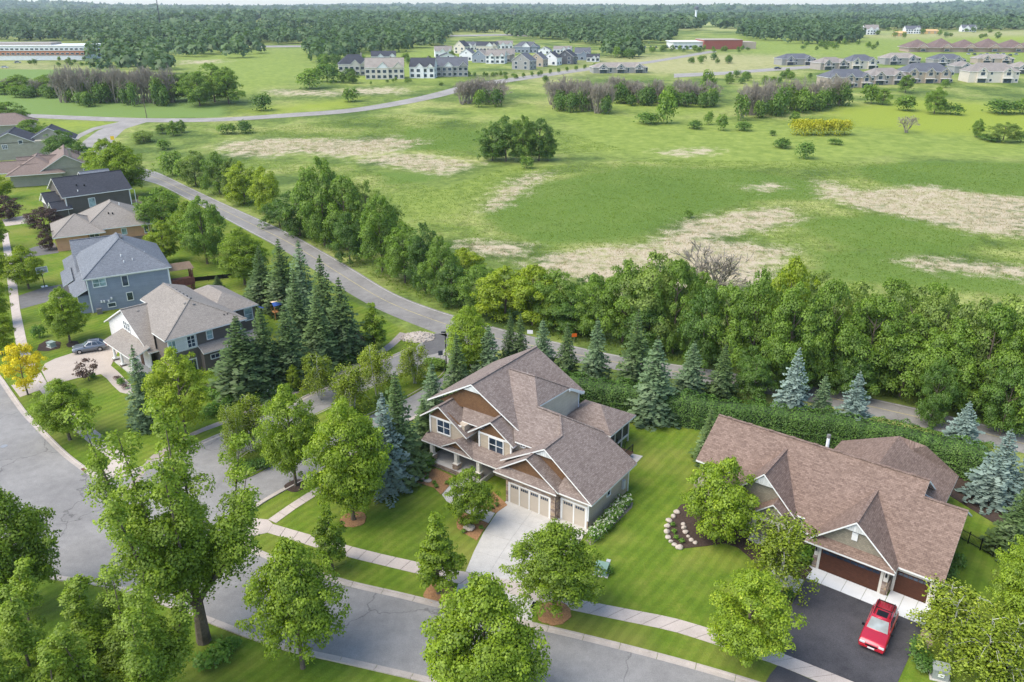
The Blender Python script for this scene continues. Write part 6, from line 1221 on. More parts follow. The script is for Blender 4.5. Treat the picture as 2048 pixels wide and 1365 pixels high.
q = P(893, 742); t = empty('lamp_post', tuple(q), 0); tag(t, 'thin dark lamp post beside the side street mouth', 'lamp post'); hh = top_height(q, 664); MB().tube([(0, 0, 0), (0, 0, hh - .1)], [.09, .06], 8).build('pole', metal_dark, t); MB().box(-.55, .12, -.14, .14, hh - .12, hh).build('lamp_head', metal_dark, t)
q = P(882, 733); t = empty('street_sign', tuple(q), R(15)); tag(t, 'small dark square sign on a post above the ornamental grass', 'sign'); MB().tube([(0, 0, 0), (0, 0, 2.4)], [.03, .03], 6).build('post', galv, t); MB().box(-.33, .33, -.04, -.02, 1.75, 2.45).build('sign_plate', plain('sign_dark', (.08, .09, .12), .5, .1), t)
q = P(1148, 686); t = empty('orange_sign', tuple(q), R(10)); tag(t, 'small orange road work sign behind the spruces', 'sign'); MB().tube([(0, 0, 0), (0, 0, 1.3)], [.03, .03], 6).build('post', galv, t); MB().box(-.4, .4, -.04, -.02, 1.0, 1.55).build('sign_plate', orange_m, t); MB().box(-.9, -.5, -.04, -.0, .9, 1.5).build('dark_plate', metal_dark, t)
q = P(1060, 676); t = empty('white_sign', tuple(q), R(-10)); tag(t, 'small white sign at the road edge behind the tan ridge', 'sign'); MB().tube([(0, 0, 0), (0, 0, .9)], [.03, .03], 6).build('post', galv, t); MB().box(-.45, .45, -.04, -.02, .7, 1.3).build('sign_plate', white, t)
q = P(227, 289); t = empty('yellow_sign', tuple(q), R(10)); tag(t, 'yellow warning sign at the road bend', 'sign'); MB().tube([(0, 0, 0), (0, 0, 2.2)], [.05, .05], 6).build('post', galv, t); o_ = MB().bar((0, -.05, 1.6), (0, -.05, 2.9), 1.3, .03).build('sign_plate', plain('sign_yellow', (.75, .5, .02), .5, .05), t)
q = P(90, 575); t = empty('basketball_hoop', tuple(q), R(40)); tag(t, 'basketball hoop on a pole beside the asphalt driveway', 'basketball hoop'); MB().tube([(0, 0, 0), (0, 0, 3.1), (-.1, -.9, 3.45)], [.08, .08, .06], 8).build('pole', metal_dark, t); MB().box(-.5, .5, -.1, .8, 0, .12).build('base', white, t)
bb = MB(); bb.box(-.95, .95, -1.0, -.96, 3.0, 3.08); bb.box(-.95, .95, -1.0, -.96, 4.08, 4.16); bb.box(-.95, -.87, -1.0, -.96, 3.08, 4.08); bb.box(.87, .95, -1.0, -.96, 3.08, 4.08); bb.box(-.3, .3, -1.01, -.97, 3.62, 3.67); bb.box(-.3, -.25, -1.01, -.97, 3.2, 3.62); bb.box(.25, .3, -1.01, -.97, 3.2, 3.62); bo = bb.build('backboard_frame', white, t); MB().box(-.87, .87, -.985, -.975, 3.08, 4.08).build('backboard_glass', glass('clear_board', (.18, .2, .2)), bo)
rm = MB(); rm.tube([(.23 * math.cos(6.283 * k / 16), -1.28 + .23 * math.sin(6.283 * k / 16), 3.15) for k in range(17)], .015, 5, cap=False); rm.build('rim', orange_m, t); nm = MB()
for k in range(10): a = 6.283 * k / 10; nm.bar((.22 * math.cos(a), -1.28 + .22 * math.sin(a), 3.14), (.13 * math.cos(a + .5), -1.28 + .13 * math.sin(a + .5), 2.75), .012, .012)
nm.build('net', white, t)
for x, y, s, c_, lb, deg in ((1203,1146,1.0,(.20,.30,.23),'green utility box with a grey pedestal on the right lawn',-20),(1878,1352,1.05,(.27,.29,.27),'grey green utility box at the bottom right corner',-20),(104,694,.9,(.30,.36,.32),'pale green utility box on the left lawn',-30)):
    q = P(x, y); t = empty('utility_box', tuple(q), R(deg)); tag(t, lb, 'utility box'); m_ = plain('box_paint_%d' % x, c_, .5, .08); MB().box(-.55 * s, .55 * s, -.5 * s, .45 * s, .05, .85 * s).build('cabinet', m_, t); MB().box(-.6 * s, .6 * s, -.55 * s, .5 * s, .85 * s, .93 * s).build('lid', m_, t); MB().box(-.7 * s, .7 * s, -.65 * s, .6 * s, 0, .06).build('pad', concrete, t); MB().box(-.2 * s, .2 * s, -.56 * s, -.5 * s, .35 * s, .6 * s).build('label_plate', white, t)
q = P(1216, 1138); t = empty('pedestal', tuple(q), R(-20)); tag(t, 'small pale cable pedestal beside the green utility box', 'utility box'); MB().box(-.15, .15, -.15, .15, 0, .85).build('post_body', plain('pedestal_grey', (.42, .43, .42), .5, .08), t); MB().box(-.19, .19, -.19, .19, .85, .95).build('cap', MAT['pedestal_grey'], t)
q = P(1067, 1232); t = empty('mailbox', tuple(q), R(-20)); tag(t, 'dark mailbox on a post at the end of the concrete driveway', 'mailbox'); MB().box(-.06, .06, -.06, .06, 0, 1.05).build('post', metal_dark, t); MB().box(-.13, .13, -.3, .25, 1.05, 1.3).build('box_body', metal_dark, t)
q = P(541, 618); t = empty('trampoline', tuple(q)); tag(t, 'blue rimmed trampoline with dark safety net behind the dark grey house', 'trampoline'); blue_p = plain('blue_pad', (.02, .05, .22), .5, .1); rr = 2.1
MB().tube([(rr * math.cos(6.283 * k / 28), rr * math.sin(6.283 * k / 28), .9) for k in range(29)], .17, 6, cap=False).build('rim_pad', blue_p, t); MB().prism([(rr * .95 * math.cos(6.283 * k / 28), rr * .95 * math.sin(6.283 * k / 28)) for k in range(28)], .82, .86).build('jumping_mat', metal_dark, t)
for k in range(6): a = 6.283 * k / 6; MB().tube([(rr * math.cos(a), rr * math.sin(a), 0), (rr * math.cos(a), rr * math.sin(a), 2.7)], [.04, .04], 6).build('net_pole', metal_dark, t)
nm = MB()
for k in range(42): a = 6.283 * k / 42; nm.bar((rr * math.cos(a), rr * math.sin(a), .95), (rr * math.cos(a), rr * math.sin(a), 2.6), .02, .02)
for z in (1.4, 1.8, 2.2, 2.6): nm.tube([(rr * math.cos(6.283 * k / 28), rr * math.sin(6.283 * k / 28), z) for k in range(29)], .015, 3, cap=False)
nm.build('safety_net', metal_dark, t)
q = P(556, 636); t = empty('playset', tuple(q), R(40)); tag(t, 'wooden playset with striped awning beside the trampoline', 'playset'); wd_ = plain('play_wood', (.42, .20, .08), .7, .2, 3)
for x in (-.7, .7):
    for y in (-.7, .7): MB().box(x - .06, x + .06, y - .06, y + .06, 0, 2.4).build('post', wd_, t)
MB().box(-.8, .8, -.8, .8, 1.2, 1.3).build('platform', wd_, t)
for k, c_ in enumerate(((.05, .12, .4), (.75, .6, .4), (.7, .15, .05))): MB().face if 0 else None; a = MB(); a.face([(-.9, -.9 + .6 * k, 2.45 + (.5 if k else 0)), (.9, -.9 + .6 * k, 2.45 + (.5 if k else 0)), (.9, -.3 + .6 * k, 2.95 - (.5 if k == 2 else 0)), (-.9, -.3 + .6 * k, 2.95 - (.5 if k == 2 else 0))]); a.build('awning_stripe', plain('awning_%d' % k, c_, .6, .08), t)
ld = MB(); ld.bar((.9, -.5, 1.25), (2.0, -.5, 0), .06, .08); ld.bar((.9, .3, 1.25), (2.0, .3, 0), .06, .08)
for k in range(5): ld.bar((1.0 + .2 * k, -.5, 1.1 - .23 * k), (1.0 + .2 * k, .3, 1.1 - .23 * k), .05, .05)
ld.build('ladder', wd_, t)
fa, fb = P(1912, 1075), P(2010, 1128); t = empty('black_fence', tuple(fa), math.atan2(fb[1] - fa[1], fb[0] - fa[0])); tag(t, 'black metal picket fence behind the brown roofed house', 'fence'); Lf = float(np.hypot(*(fb - fa)[:2]))
for k in range(5): MB().box(Lf * k / 4 - .04, Lf * k / 4 + .04, -.04, .04, 0, 1.4).build('post', metal_dark, t)
for z in (.2, 1.1): MB().box(0, Lf, -.02, .02, z, z + .05).build('rail', metal_dark, t)
pk = MB()
for k in range(int(Lf / .12)): pk.box(k * .12, k * .12 + .025, -.012, .012, .08, 1.28)
tag(pk.build('pickets', metal_dark, t), kind='stuff')
fa = P(388, 565); t = empty('backyard_fence', tuple(fa), R(20)); tag(t, 'low dark fence across the back lawn beside the pergola', 'fence')
MB().box(0, 13, -.03, .03, .15, .95).build('fence_panel', metal_dark, t)
for k in range(6): MB().box(k * 2.6 - .05, k * 2.6 + .05, -.05, .05, 0, 1.15).build('post', metal_dark, t)
for x, y, top, lb in ((288,238,196,'wooden utility pole beside the far junction'),(332,238,212,'short white marker post by the collector road')):
    pass
q = P(294, 237); t = empty('utility_pole', tuple(q)); hh = top_height(q, 196); tag(t, 'wooden utility pole beside the far junction', 'pole'); MB().tube([(0, 0, 0), (-.25, 0, hh)], [.17, .12], 8).build('pole', bark, t); MB().box(-1.5, 1.1, -.06, .06, hh - .7, hh - .5).build('crossarm', bark, t)
# storm drain in the kerb, manhole cover
q = P(169, 940); o = MB().box(-.45, .45, -.25, .25, .03, .05).build('storm_drain', plain('rust_grate', (.12, .06, .035), .8, .3, 8)); o.location = (q[0], q[1], 0); o.rotation_euler = (0, 0, R(-42)); tag(o, 'rusty storm drain grate in the corner kerb', 'drain')
q = P(8, 893); o = MB().tube([(0, 0, .012), (0, 0, .03)], [.38, .38], 20).build('manhole_cover', galv); o.location = (q[0], q[1], 0); tag(o, 'round pale manhole cover in the left street', 'manhole')
# ------------------------------------------------------------------ far houses
W_ = {'white': (.66, .66, .66), 'cream': (.55, .50, .42), 'grey': (.27, .265, .25), 'tan': (.36, .30, .235), 'dark': (.085, .09, .10), 'blue': (.20, .23, .27), 'taupe': (.31, .275, .24), 'wood': (.58, .36, .15), 'brick': (.26, .075, .055), 'pink': (.42, .31, .26)}
WM = {k: plain('far_wall_' + k, v, .75, .06, .5) for k, v in W_.items()}
RM = {k: plain('far_roof_' + k, v, .9, .14, .4, fine=.2) for k, v in {'black': (.045, .048, .058), 'slate': (.10, .105, .12), 'tan': (.25, .22, .19), 'taupe': (.22, .195, .175), 'brown': (.15, .105, .09)}.items()}
class FarHouse(House):
    def win(s, face, at, c, z, w_, h, arch=False):
        mb = MB(); gl = MB()
        for m_, e, d in ((mb, .12, .05), (gl, 0, .09)):
            a, b_, z0, z1 = c - w_ / 2 - e, c + w_ / 2 + e, z - h / 2 - e, z + h / 2 + e
            if face == 'v': m_.box(a, b_, at - d, at + .05, z0, z1)
            else: m_.box(at - .05, at + d, a, b_, z0, z1)
        o = mb.build('window', white, s.root); gl.build('pane', PANE, o)
def far_house(px, py, wpx, top, deg, wall, roof, label, style='gable', cat='house'):
    b0 = P(px, py); ppm = px_per_m(b0); w_ = wpx / ppm; H_ = min(13.5, top_height(b0, top)) ; d = min(w_ * .75, 13)
    h = FarHouse('far_house', px, py, deg, label, cat); wm, rm = WM[wall], RM[roof]; ze = H_ * .56; u0, u1, v0, v1 = -w_ / 2, w_ / 2, 0, d
    h.box('wall', u0 + .3, u1 - .3, v0 + .3, v1 - .3, -1.0, ze, wm)
    if style == 'gable': h.gable_u(u0, u1, v0, v1, ze, H_, rm, wm); 
    elif style == 'hip': h.hip(u0, u1, v0, v1, ze, H_, rm, caps=False)
    elif style == 'front': h.gable_v(u0, u1, v0, v1, ze, H_, rm, wm)
    elif style == 'frame': h.gable_u(u0, u1, v0, v1, ze, H_ * .8, WM['wood'], None)
    if style in ('gable', 'hip'):
        gw = w_ * rnd.uniform(.28, .4); gu = u0 + w_ * rnd.uniform(.12, .5); h.gable_v(gu, gu + gw, v0 - 1.0, v0 + d * .45, ze - .1, ze + gw * .42, rm, WM['white'] if rnd.random() < .5 else wm, wv=.3); h.box('bay_wall', gu + .3, gu + gw - .3, v0 - .6, v0 + 1, -1.0, ze - .1, wm)
        g2 = u1 - w_ * .3; h.gable_v(g2, u1 - .2, v0 - .5, v0 + d * .4, ze - .1, ze + w_ * .13, rm, wm, wv=.25); h.box('chimney', gu + gw + .6, gu + gw + 1.5, v0 + d * .55, v0 + d * .55 + .9, ze, H_ * 1.06, WM['taupe'])
        n_ = max(2, int(w_ / 3.2)); fl = (1.5, 4.4, 7.0)[:max(1, int(ze / 2.7))]
        for z in fl:
            for k in range(n_): h.win('v', (v0 - .6 if gu < u0 + w_ * (k + .5) / n_ < gu + gw else v0 + .3), u0 + w_ * (k + .5) / n_, z, min(2.0, w_ / n_ * .6), 1.7)
            for k in range(2): h.win('u', u1 - .3, v0 + d * (k + .5) / 2, z, 1.3, 1.6)
    elif style == 'front':
        for z in (1.5, 4.2)[:max(1, int(ze / 2.6))]:
            for k in range(2): h.win('v', v0 + .3, u0 + w_ * (k + .5) / 2, z, 1.8, 1.7); h.win('u', u1 - .3, v0 + d * (k + .5) / 2, z, 1.5, 1.6)
        h.win('v', v0 + .4, 0, ze + .9, .9, 1.0)
    elif style == 'frame':
        for k in range(3): h.box('opening', u0 + w_ * (k + .25) / 3, u0 + w_ * (k + .6) / 3, .2, .4, .2, ze * .75, WM['tan'])
    return h
FAR = [(710,152,64,110,12,'cream','black','pale grey house with black hip roof at the left end of the new houses','hip'),(770,159,78,117,6,'cream','tan','three storey cream house with tan roof and many rear windows','gable'),(844,157,52,117,-6,'white','black','bright white house with black roof right of the cream house','gable'),(905,154,64,116,4,'grey','slate','grey rear decked house with dark roof beside the road bend','gable'),
 (897,128,46,107,10,'white','black','white house with black gable just behind the grey decked house','front'),(768,127,50,103,8,'white','black','black roofed house behind the three storey cream house','gable'),(932,122,31,98,-20,'white','slate','white gabled house left of the tan roofed grey house','front'),(957,126,31,100,-25,'blue','tan','blue grey house with tan roof in the house cluster','front'),(990,128,40,100,-10,'white','taupe','large white house with taupe roof in the middle of the cluster','gable'),
 (1017,125,26,98,0,'taupe','taupe','taupe house right of the large white house','gable'),(1041,140,42,107,-28,'grey','slate','grey gabled house nearest the small street trees','front'),(1072,134,32,106,-28,'tan','slate','tan house between grey and white gables near the road','front'),(1099,131,33,104,-28,'white','black','white gabled house third in the row near the road','front'),(1129,129,36,100,-25,'dark','black','dark charcoal house near the right end of the row','front'),
 (1164,121,32,96,-10,'blue','slate','blue grey house at the right end of the cluster','gable'),(1186,124,27,109,-5,'white','black','small white house at the far right of the cluster','gable'),(888,115,36,93,10,'white','taupe','white house with taupe roof among the trees at the back left','gable'),(918,108,28,82,-30,'cream','black','cream gable house with black roof at the back of the cluster','front'),
 (940,101,32,84,5,'white','slate','dark roofed house with white gables at the back','gable'),(973,103,44,84,-8,'cream','black','long black roofed house at the back of the cluster','gable'),(1010,98,32,82,0,'white','taupe','white gabled house highest at the back of the cluster','gable'),(1050,106,50,84,-15,'blue','slate','broad blue grey roofed house at the back right','hip'),(1088,109,26,94,-15,'white','slate','white house peeking out behind the broad roof','front'),(1124,107,37,93,-10,'white','taupe','pale house with taupe roof at the back right end','gable'),
 (1683,68,26,56,-10,'white','slate','distant white house left of the construction sites','gable'),(1742,70,29,50,-6,'white','taupe','distant white house with taupe gables beside bare earth','gable'),(1826,68,30,52,-5,'white','slate','distant white gabled house between the timber frames','gable'),(1938,64,28,50,-8,'white','slate','distant white house beside the dark round tree','gable'),(1802,73,22,61,0,'wood','tan','left raw timber house frame at the distant building site','frame'),(1859,68,36,57,0,'wood','tan','right raw timber house frame at the distant building site','frame')]
for f in FAR: far_house(*f)
def terrace(px, py, wpx, top, deg, label, wall='tan', roof='taupe', gab=3, arch=True):
    b0 = P(px, py); w_ = wpx / px_per_m(b0); H_ = min(10.5, top_height(b0, top) * .9); h = FarHouse('terrace_house', px, py, deg, label, 'house'); ze = H_ * .58; d = 13; wm, rm = WM[wall], RM[roof]
    h.box('wall', -w_ / 2 + .4, w_ / 2 - .4, .4, d - .4, -1, ze, wm); h.hip(-w_ / 2, w_ / 2, 0, d, ze, H_, rm, caps=False)
    for k in range(gab):
        c_ = -w_ / 2 + w_ * (k + .5) / gab + rnd.uniform(-.6, .6); gw = min(6.0, w_ / gab * .62); h.gable_v(c_ - gw / 2, c_ + gw / 2, -1.2, 5, ze - .1, ze + gw * .40, rm, wm, wv=.3); h.box('bay_wall', c_ - gw / 2 + .3, c_ + gw / 2 - .3, -.8, 1.2, -1, ze - .05, wm)
        h.win('v', -.8, c_, ze - 1.0, gw * .38, 1.9); h.win('v', -.9, c_, ze + .55, gw * .24, .9)
        h.box('balcony', c_ - gw / 2, c_ + gw / 2, -2.0, -.8, 2.45, 2.6, white); h.box('patio_door', c_ - gw * .36, c_ + gw * .36, -.9, -.78, .1, 2.2, PANE)
        for z in (1.4, ze - 1.0): h.win('v', .4, c_ + gw * .5 + w_ / gab * .17, z, 1.3, 1.3)
    h.win('u', w_ / 2 - .4, 4, ze - 1.1, 1.3, 1.3); h.win('u', w_ / 2 - .4, 9, ze - 1.1, 1.3, 1.3)
    return h
for t in [(1241,147,112,124,6,'long low taupe townhouse beside the collector road',3),(1597,131,74,106,10,'grey townhouse furthest left of the right terraces',2),(1668,140,64,113,14,'grey townhouse second from left, beside the dark car',2),(1726,139,62,107,10,'grey townhouse with dark balcony behind the front row',2),(1699,176,98,136,8,'front row townhouse above the big thicket',3),(1776,170,84,134,8,'front row townhouse with white balconies behind the bright tree',2),(1855,167,98,121,2,'front row townhouse with white gables in the middle',3),
   (1929,147,42,120,-4,'narrow townhouse between the two large front row ones',1),(1986,166,100,123,-3,'front row townhouse furthest right with glass porches',2),(1805,130,74,104,2,'back row townhouse left of the gap',2),(1897,133,64,106,-2,'back row townhouse in the middle',2),(1991,128,72,107,-4,'back row townhouse at the right',2),(2045,148,40,122,-8,'townhouse cut by the right edge',1)]:
    terrace(*t[:6], ('taupe', 'grey', 'cream', 'tan')[t[0] % 4], ('taupe', 'slate', 'tan')[t[0] % 3], t[6])
# long care home with many gables
b0 = P(1960, 105); h = FarHouse('care_home', 1960, 105, -2, 'long low building with connected brown roofs behind the terraces', 'building'); pm = px_per_m(b0); w_ = 280 / pm
h.box('wall', -w_ / 2, w_ / 2, 1, 22, -1, 4, WM['pink'])
for k in range(6): c_ = -w_ / 2 + w_ * (k + .5) / 6; h.hip(c_ - w_ / 10.5, c_ + w_ / 10.5, -1, 24, 3.8, 10.5 + (k % 2), RM['brown'], caps=False); h.gable_v(c_ - 5, c_ + 5, -4, 6, 3.8, 7.2, RM['brown'], WM['pink'], wv=.3); h.win('v', -3.9, c_, 1.9, 4, 1.8)
# white and brick office at left
b0 = P(70, 121); h = FarHouse('office_building', 70, 121, 3, 'long white and brick office building with ribbon windows at left', 'building'); pm = px_per_m(b0); wl, wr = -150 / pm, 100 / pm; hh = top_height(b0, 88)
h.box('base_wall', wl, wr, 0, 30, -1, hh * .30, WM['white']); h.box('brick_band', wl + 8, wr - .5, -.3, 30, hh * .30, hh * .58, plain('orange_brick', (.42, .18, .10), .8, .1, 2)); h.box('upper_wall', wl, wr + 2, -.6, 31, hh * .58, hh * .86, WM['white']); h.box('roof_slab', wl, wr + 3, -1, 32, hh * .86, hh * .9, white); h.box('roof_plant', wl, wr * .3, 6, 24, hh * .9, hh * 1.04, WM['taupe'])
for z in (hh * .40, hh * .68):
    for k in range(26): c_ = wl + (wr - wl) * (k + .5) / 26; h.win('v', -.4 if z < hh * .5 else -.65, c_, z, (wr - wl) / 26 * .62, hh * .09)
# brick school far right
b0 = P(1425, 99); h = FarHouse('brick_building', 1425, 99, 4, 'low red brick and white public building in front of the water tower', 'building'); pm = px_per_m(b0)
h.box('brick_wall', -18 / pm, 60 / pm, 0, 30, -1, 17 / pm, WM['brick']); h.box('white_wall', -78 / pm, -18 / pm, 4, 30, -1, 13 / pm, WM['white']); h.box('roof_slab', -80 / pm, -17 / pm, 3, 31, 13 / pm, 14.5 / pm, white); h.box('tan_wing', 60 / pm, 92 / pm, 5, 28, -1, 13 / pm, WM['tan']); h.box('parapet', -18.5 / pm, 60.5 / pm, -.3, 30.3, 17 / pm, 18 / pm, WM['tan'])
for k in range(6): h.win('v', 4, (-72 + 10 * k) / pm, 5 / pm, 6 / pm, 3.5 / pm)
# water tower and radio mast
q = P(1390, 52); pm = px_per_m(q); hh = top_height(q, 13); t = empty('water_tower', tuple(q)); tag(t, 'white water tower with dark bulb rising above the far woods', 'water tower'); wt = plain('tower_white', (.70, .72, .74), .5, .05)
MB().tube([(0, 0, 0), (0, 0, hh * .15), (0, 0, hh * .7), (0, 0, hh * .82)], [3.2 / pm * 1.3, 2.3 / pm, 2.0 / pm, 3.2 / pm], 14).build('stem', wt, t, True); MB().tube([(0, 0, hh * .80), (0, 0, hh * .88), (0, 0, hh * .96), (0, 0, hh)], [2.6 / pm, 4.8 / pm, 4.6 / pm, 1.5 / pm], 18).build('tank', plain('tank_grey', (.12, .13, .15), .5, .1), t, True)
q = P(322, 58); t = empty('radio_mast', tuple(q)); tag(t, 'tall thin radio mast above the left woods', 'mast'); pm = px_per_m(q); hh = 60 / pm * 1.15; mb = MB(); wd = 1.1 / pm
for k in range(3): a = 2.094 * k; mb.bar((wd * math.cos(a), wd * math.sin(a), 0), (wd * .7 * math.cos(a), wd * .7 * math.sin(a), hh), .28, .28)
for i in range(24):
    for k in range(3): a, b_ = 2.094 * k, 2.094 * (k + 1); mb.bar((wd * .85 * math.cos(a), wd * .85 * math.sin(a), hh * i / 24), (wd * .85 * math.cos(b_), wd * .85 * math.sin(b_), hh * (i + 1) / 24), .16, .16)
mb.build('lattice', metal_dark, t); MB().box(-1.0, 1.0, -.5, .5, hh * .86, hh * .885).build('antenna', metal_dark, t)
# street trees along the collector road and small cars
for i in range(11): x = 1012 + i * 17.5; plant('bush', x, 161 - i * 2.45, 150 - i * 2.4, 9, 'street_tree', 'small young street tree in the row along the collector road', 'tree', 'young trees along the collector road')
def far_car(px, py, deg, paint, label):
    q = P(px, py); t = empty('far_car', (q[0], q[1], q[2] + .1), R(deg)); tag(t, label, 'car', 'distant parked cars'); b_ = MB(); b_.box(-2.3, 2.3, -.9, .9, .35, .95); b_.build('body', paint, t); c_ = MB()
    p = [(-1.8, -.85, .95), (1.1, -.85, .95), (1.1, .85, .95), (-1.8, .85, .95), (-1.3, -.65, 1.5), (.5, -.65, 1.5), (.5, .65, 1.5), (-1.3, .65, 1.5)]
    for f in ((4, 5, 6, 7), (0, 1, 5, 4), (1, 2, 6, 5), (2, 3, 7, 6), (3, 0, 4, 7)): c_.face([p[k] for k in f])
    c_.build('cabin', PANE, t)
    for x in (-1.4, 1.4):
        for y in (-.85, .85): MB().tube([(x, y - .1, .32), (x, y + .1, .32)], [.32, .32], 10).build('wheel', MAT['tyre'], t)
cw, cd, cs = paintm('far_white', (.6, .6, .62)), paintm('far_dark', (.03, .035, .045)), paintm('far_silver', (.3, .31, .33))
far_car(1555, 139, 8, cd, 'dark car on the gravel lane left of the terraces'); far_car(10, 137, 5, cw, 'white car on the lot before the office building'); far_car(36, 127, 20, cs, 'silver car beside the office building')
for i in range(9): far_car(1936 + i * 12 + rnd.uniform(-2, 2), 111 + rnd.uniform(-1, 1.5), 80, (cw, cd, cs)[i % 3], ('white', 'dark', 'silver')[i % 3] + ' car parked before the care home')
for i in range(7): far_car(1290 + i * 11, 96 + .2 * i, 85, (cs, cw, cd)[i % 3], ('silver', 'white', 'dark')[i % 3] + ' car parked left of the brick building')
# trees and bushes between the far houses
for x0, x1, y0, y1, n, t0, lb in ((640,735,128,168,16,26,'tree in the wood left of the pale house'),(735,1000,118,132,16,16,'garden tree between the new houses'),(930,1080,150,158,12,10,'bush on the bank below the new houses'),(650,900,162,172,10,9,'bush in the grass below the new houses'),(1215,1275,100,124,14,22,'slim tree right of the new houses'),(1290,1420,100,106,16,12,'tree before the brick building'),(1420,1500,100,107,10,10,'low tree right of the brick building'),(1580,1760,88,102,18,12,'bush in the meadow above the terraces'),(1560,1720,150,160,14,14,'bush beside the gravel lane'),(1360,1480,120,128,8,16,'tree in the dry meadow right of the road'),(1700,2048,60,78,22,12,'tree beside the distant building site'),(60,180,122,134,10,12,'tree before the office building'),(1440,1560,155,170,14,16,'low tree left of the big thicket')):
    for i in range(n): x = rnd.uniform(x0, x1); y = rnd.uniform(y0, y1); plant(rnd.choice(('bush', 'darkbush', 'belt')), x, y, y - t0 * rnd.uniform(.55, 1.15), t0 * rnd.uniform(.7, 1.3), 'bush' if 'bush' in lb else 'background_tree', lb, 'bush' if 'bush' in lb else 'tree', lb + ' group')
# ------------------------------------------------------------------ far woods: one mass of trees
rng = np.random.default_rng(77)
def forest(name, centers, hts, wds, nq, label, leaf='far'):
    """many small crowns in one mesh; nq leaf cards each"""
    n = len(centers); k = np.repeat(np.arange(n), nq); d = rng.normal(size=(n * nq, 3)); d[:, 2] = np.abs(d[:, 2]) * 1.1 - .25; d /= np.linalg.norm(d, axis=1)[:, None]
    lump = 1 + .22 * np.sin(5 * d[:, 0] + k * 1.7) * np.sin(4 * d[:, 1] + k * .9) + .12 * rng.normal(size=len(k))
    rad = np.stack([wds, wds, hts], 1)[k] * np.array([.5, .5, .56]); pos = centers[k] + d * rad * lump[:, None]; pos[:, 2] += hts[k] * .46
    nr = d * .8 + rng.normal(size=d.shape) * .4 + np.array([0, 0, .4]); nr /= np.linalg.norm(nr, axis=1)[:, None]
    X_, Y_ = centers[:, 0], centers[:, 1]; tt = np.clip(.5 + .34 * np.sin(X_ / 90 + 2 * np.sin(Y_ / 140)) * np.sin(Y_ / 75 + X_ / 300) + rng.normal(0, .22, n), 0, 1); sz = wds[k] * (2.5 / math.sqrt(nq)); V, F, T = cards(rng, pos, nr, sz, 1.0, np.clip(.62 * tt[k] + .38 * rng.uniform(0, 1, len(k)), 0, 1))
    q = V.reshape(-1, 4, 3); sn = d * .55 + nr * .4 + np.array([0, 0, .3]); sn /= np.linalg.norm(sn, axis=1)[:, None]
    o = link(name, np_mesh(name, V, F, LEAF[leaf], {'tint': T}, normals=np.repeat(sn, 4, 0))); tag(o, label, kind='stuff'); return o
def in_polys(X, Y, polys):
    m_ = np.zeros(X.shape, bool)
    for p in polys: m_ |= sdist(X, Y, poly_w(p)) > 0
    return m_
WOODS = [[(-400,60),(60,52),(200,50),(330,60),(520,62),(640,66),(640,88),(515,90),(520,112),(480,118),(330,112),(200,100),(175,86),(-60,80)],[(640,56),(1000,58),(1060,52),(1400,50),(1400,62),(1150,66),(1010,66),(900,70),(880,92),(780,108),(720,112),(660,118),(600,112),(640,98)],[(1000,66),(1350,62),(1340,88),(1180,92),(1100,80),(1040,80)],[(1380,50),(2400,40),(2400,58),(1900,62),(1700,62),(1660,78),(1560,84),(1480,80),(1480,60)],[(180,118),(330,118),(350,150),(190,150)],[(1210,92),(1275,92),(1272,122),(1215,122)],[(1560,70),(1720,74),(1715,88),(1570,92)],[(640,96),(760,100),(690,122),(630,130)]]
def scatter(n, x0, x1, y0, y1, polys=None, gap=None):
    X = rng.uniform(x0, x1, n); Y = rng.uniform(y0, y1, n); m_ = np.abs(X) < Y * .78 + 60
    if polys is not None: m_ &= in_polys(X, Y, polys)
    X, Y = X[m_], Y[m_]; return np.stack([X, Y, terr(X, Y)], 1)
near_w = scatter(36000, -1000, 1100, 480, 1500, WOODS)[:3300]
forest('near_woods', near_w, rng.uniform(8, 15, len(near_w)), rng.uniform(7, 14, len(near_w)), 60, 'leafy woods beyond the marsh and the new houses')
c_ = scatter(16000, -3200, 3200, 1350, 4200); gapn = np.sin(c_[:, 0] / 310 + 2 * np.sin(c_[:, 1] / 500)) * np.sin(c_[:, 1] / 270 + 1) ; c_ = c_[gapn < .2][:6500]
forest('middle_woods', c_, rng.uniform(9, 17, len(c_)), rng.uniform(13, 24, len(c_)), 24, 'rolling woods in the distance')
c_ = scatter(14000, -6500, 6500, 4000, 8600)[:7000]
forest('horizon_woods', c_, rng.uniform(12, 22, len(c_)), rng.uniform(36, 70, len(c_)), 12, 'dark wooded hills on the horizon')
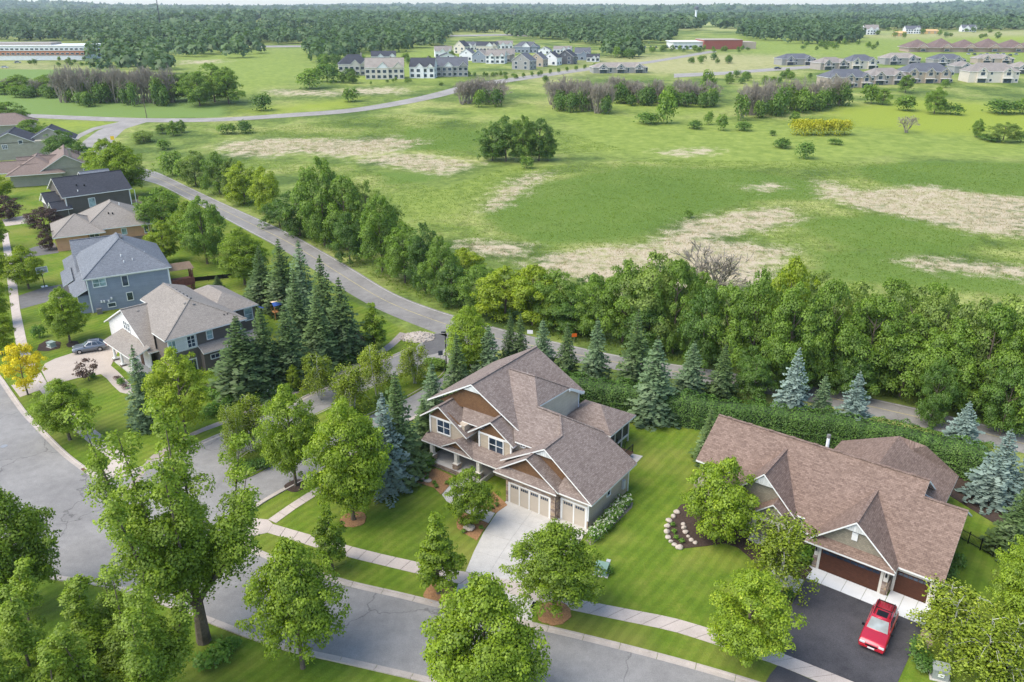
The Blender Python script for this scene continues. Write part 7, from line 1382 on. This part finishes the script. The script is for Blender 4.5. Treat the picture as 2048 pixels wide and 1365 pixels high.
# ------------------------------------------------------------------ reeds and tall grass of the marsh
def tufts(name, n, polys, holes, hmin, hmax, wd, mat, label, zone=None):
    q = np.array([p for pl in polys for p in poly_w(pl)]); x0, y0 = q.min(0); x1, y1 = q.max(0); X = rng.uniform(x0, x1, n * 3); Y = rng.uniform(y0, y1, n * 3); m_ = in_polys(X, Y, polys)
    if holes: m_ &= ~in_polys(X, Y, holes)
    if zone: z_ = zone_at(zone, X, Y); m_ &= (z_ + .35 * np.sin(X * .45 + 2 * np.sin(Y * .3)) * np.sin(Y * .5)) > .5
    X, Y = X[m_][:n], Y[m_][:n]; n = len(X); B0 = np.stack([X, Y, terr(X, Y) - .03], 1); V = []; T = []
    for k in range(3):
        a = rng.uniform(0, 6.283, n); d = np.stack([np.cos(a), np.sin(a), np.zeros(n)], 1); h = rng.uniform(hmin, hmax, n)[:, None]; w2 = wd * rng.uniform(.6, 1.4, (n, 1)); le = rng.normal(0, .7, (n, 3)) * h; le[:, 2] = 0; off = rng.normal(0, .25, (n, 3)); off[:, 2] = 0
        V.append(np.stack([B0 + off - d * w2, B0 + off + d * w2, B0 + off + le + np.array([0, 0, 1]) * h], 1)); T.append(np.clip(.5 + .3 * np.sin(X * .11) * np.sin(Y * .13 + X * .05) + rng.normal(0, .2, n), 0, 1))
    V = np.concatenate(V).reshape(-1, 3); F = np.arange(len(V)).reshape(-1, 3); gn = np.cross(V[1::3] - V[0::3], V[2::3] - V[0::3]); fl = gn[:, 2] < 0; F[fl] = F[fl][:, ::-1]; nrm = np.repeat(np.where(fl[:, None], -gn, gn), 3, 0); nrm /= np.linalg.norm(nrm, axis=1)[:, None] + 1e-9; nrm = nrm * .3 + np.array([0, 0, .8]) + rng.normal(0, .12, nrm.shape); nrm /= np.linalg.norm(nrm, axis=1)[:, None]
    o = link(name, np_mesh(name, V, F, mat, {'tint': np.concatenate(T)}, normals=nrm)); tag(o, label, kind='stuff'); return o
reed_m = leaf_mat('reed_leaf', (.13, .195, .03), (.23, .31, .048), (.33, .40, .08), trans=.5); dead_m = leaf_mat('dead_reed', (.34, .28, .18), (.52, .44, .32), (.64, .56, .44), trans=.35)
MEADOW = [[(450,318),(700,330),(880,380),(1000,340),(1300,320),(1700,325),(2300,330),(2300,640),(1600,560),(1200,560),(950,520),(820,440),(620,360)],[(480,262),(800,228),(1120,262),(1250,300),(950,320),(800,300),(560,275)]]
tufts('marsh_grass', 50000, MEADOW, ZONES['tan'], .14, .36, .07, reed_m, 'tall green marsh grass and sedge')
tufts('dead_reeds', 22000, ZONES['tan'][:7], None, .22, .6, .06, dead_m, 'pale dead reeds standing in drifts', 'tan')
VERGE = [[(330,345),(600,468),(700,525),(800,585),(920,630),(1060,668),(1240,706),(1480,742),(1740,790),(2050,862),(2050,800),(1700,740),(1300,680),(1000,620),(850,560),(700,490),(420,360)]]
tufts('verge_weeds', 14000, VERGE, None, .25, .7, .10, reed_m, 'rank green weeds along the far verge of the county road')
# ------------------------------------------------------------------ haze
m_ = bpy.data.materials.new('haze'); m_.use_nodes = True; nn_ = m_.node_tree.nodes; nn_.clear(); vo = nn_.new('ShaderNodeVolumePrincipled'); vo.inputs['Color'].default_value = (.80, .88, .97, 1); vo.inputs['Density'].default_value = 8.0e-5; vo.inputs['Anisotropy'].default_value = .3
ou = nn_.new('ShaderNodeOutputMaterial'); m_.node_tree.links.new(vo.outputs[0], ou.inputs['Volume'])
hz = MB().box(-9800, 9800, -160, 11000, -2.5, 128).build('haze', m_); tag(hz, 'thin bluish summer haze over the distant woods', kind='stuff')
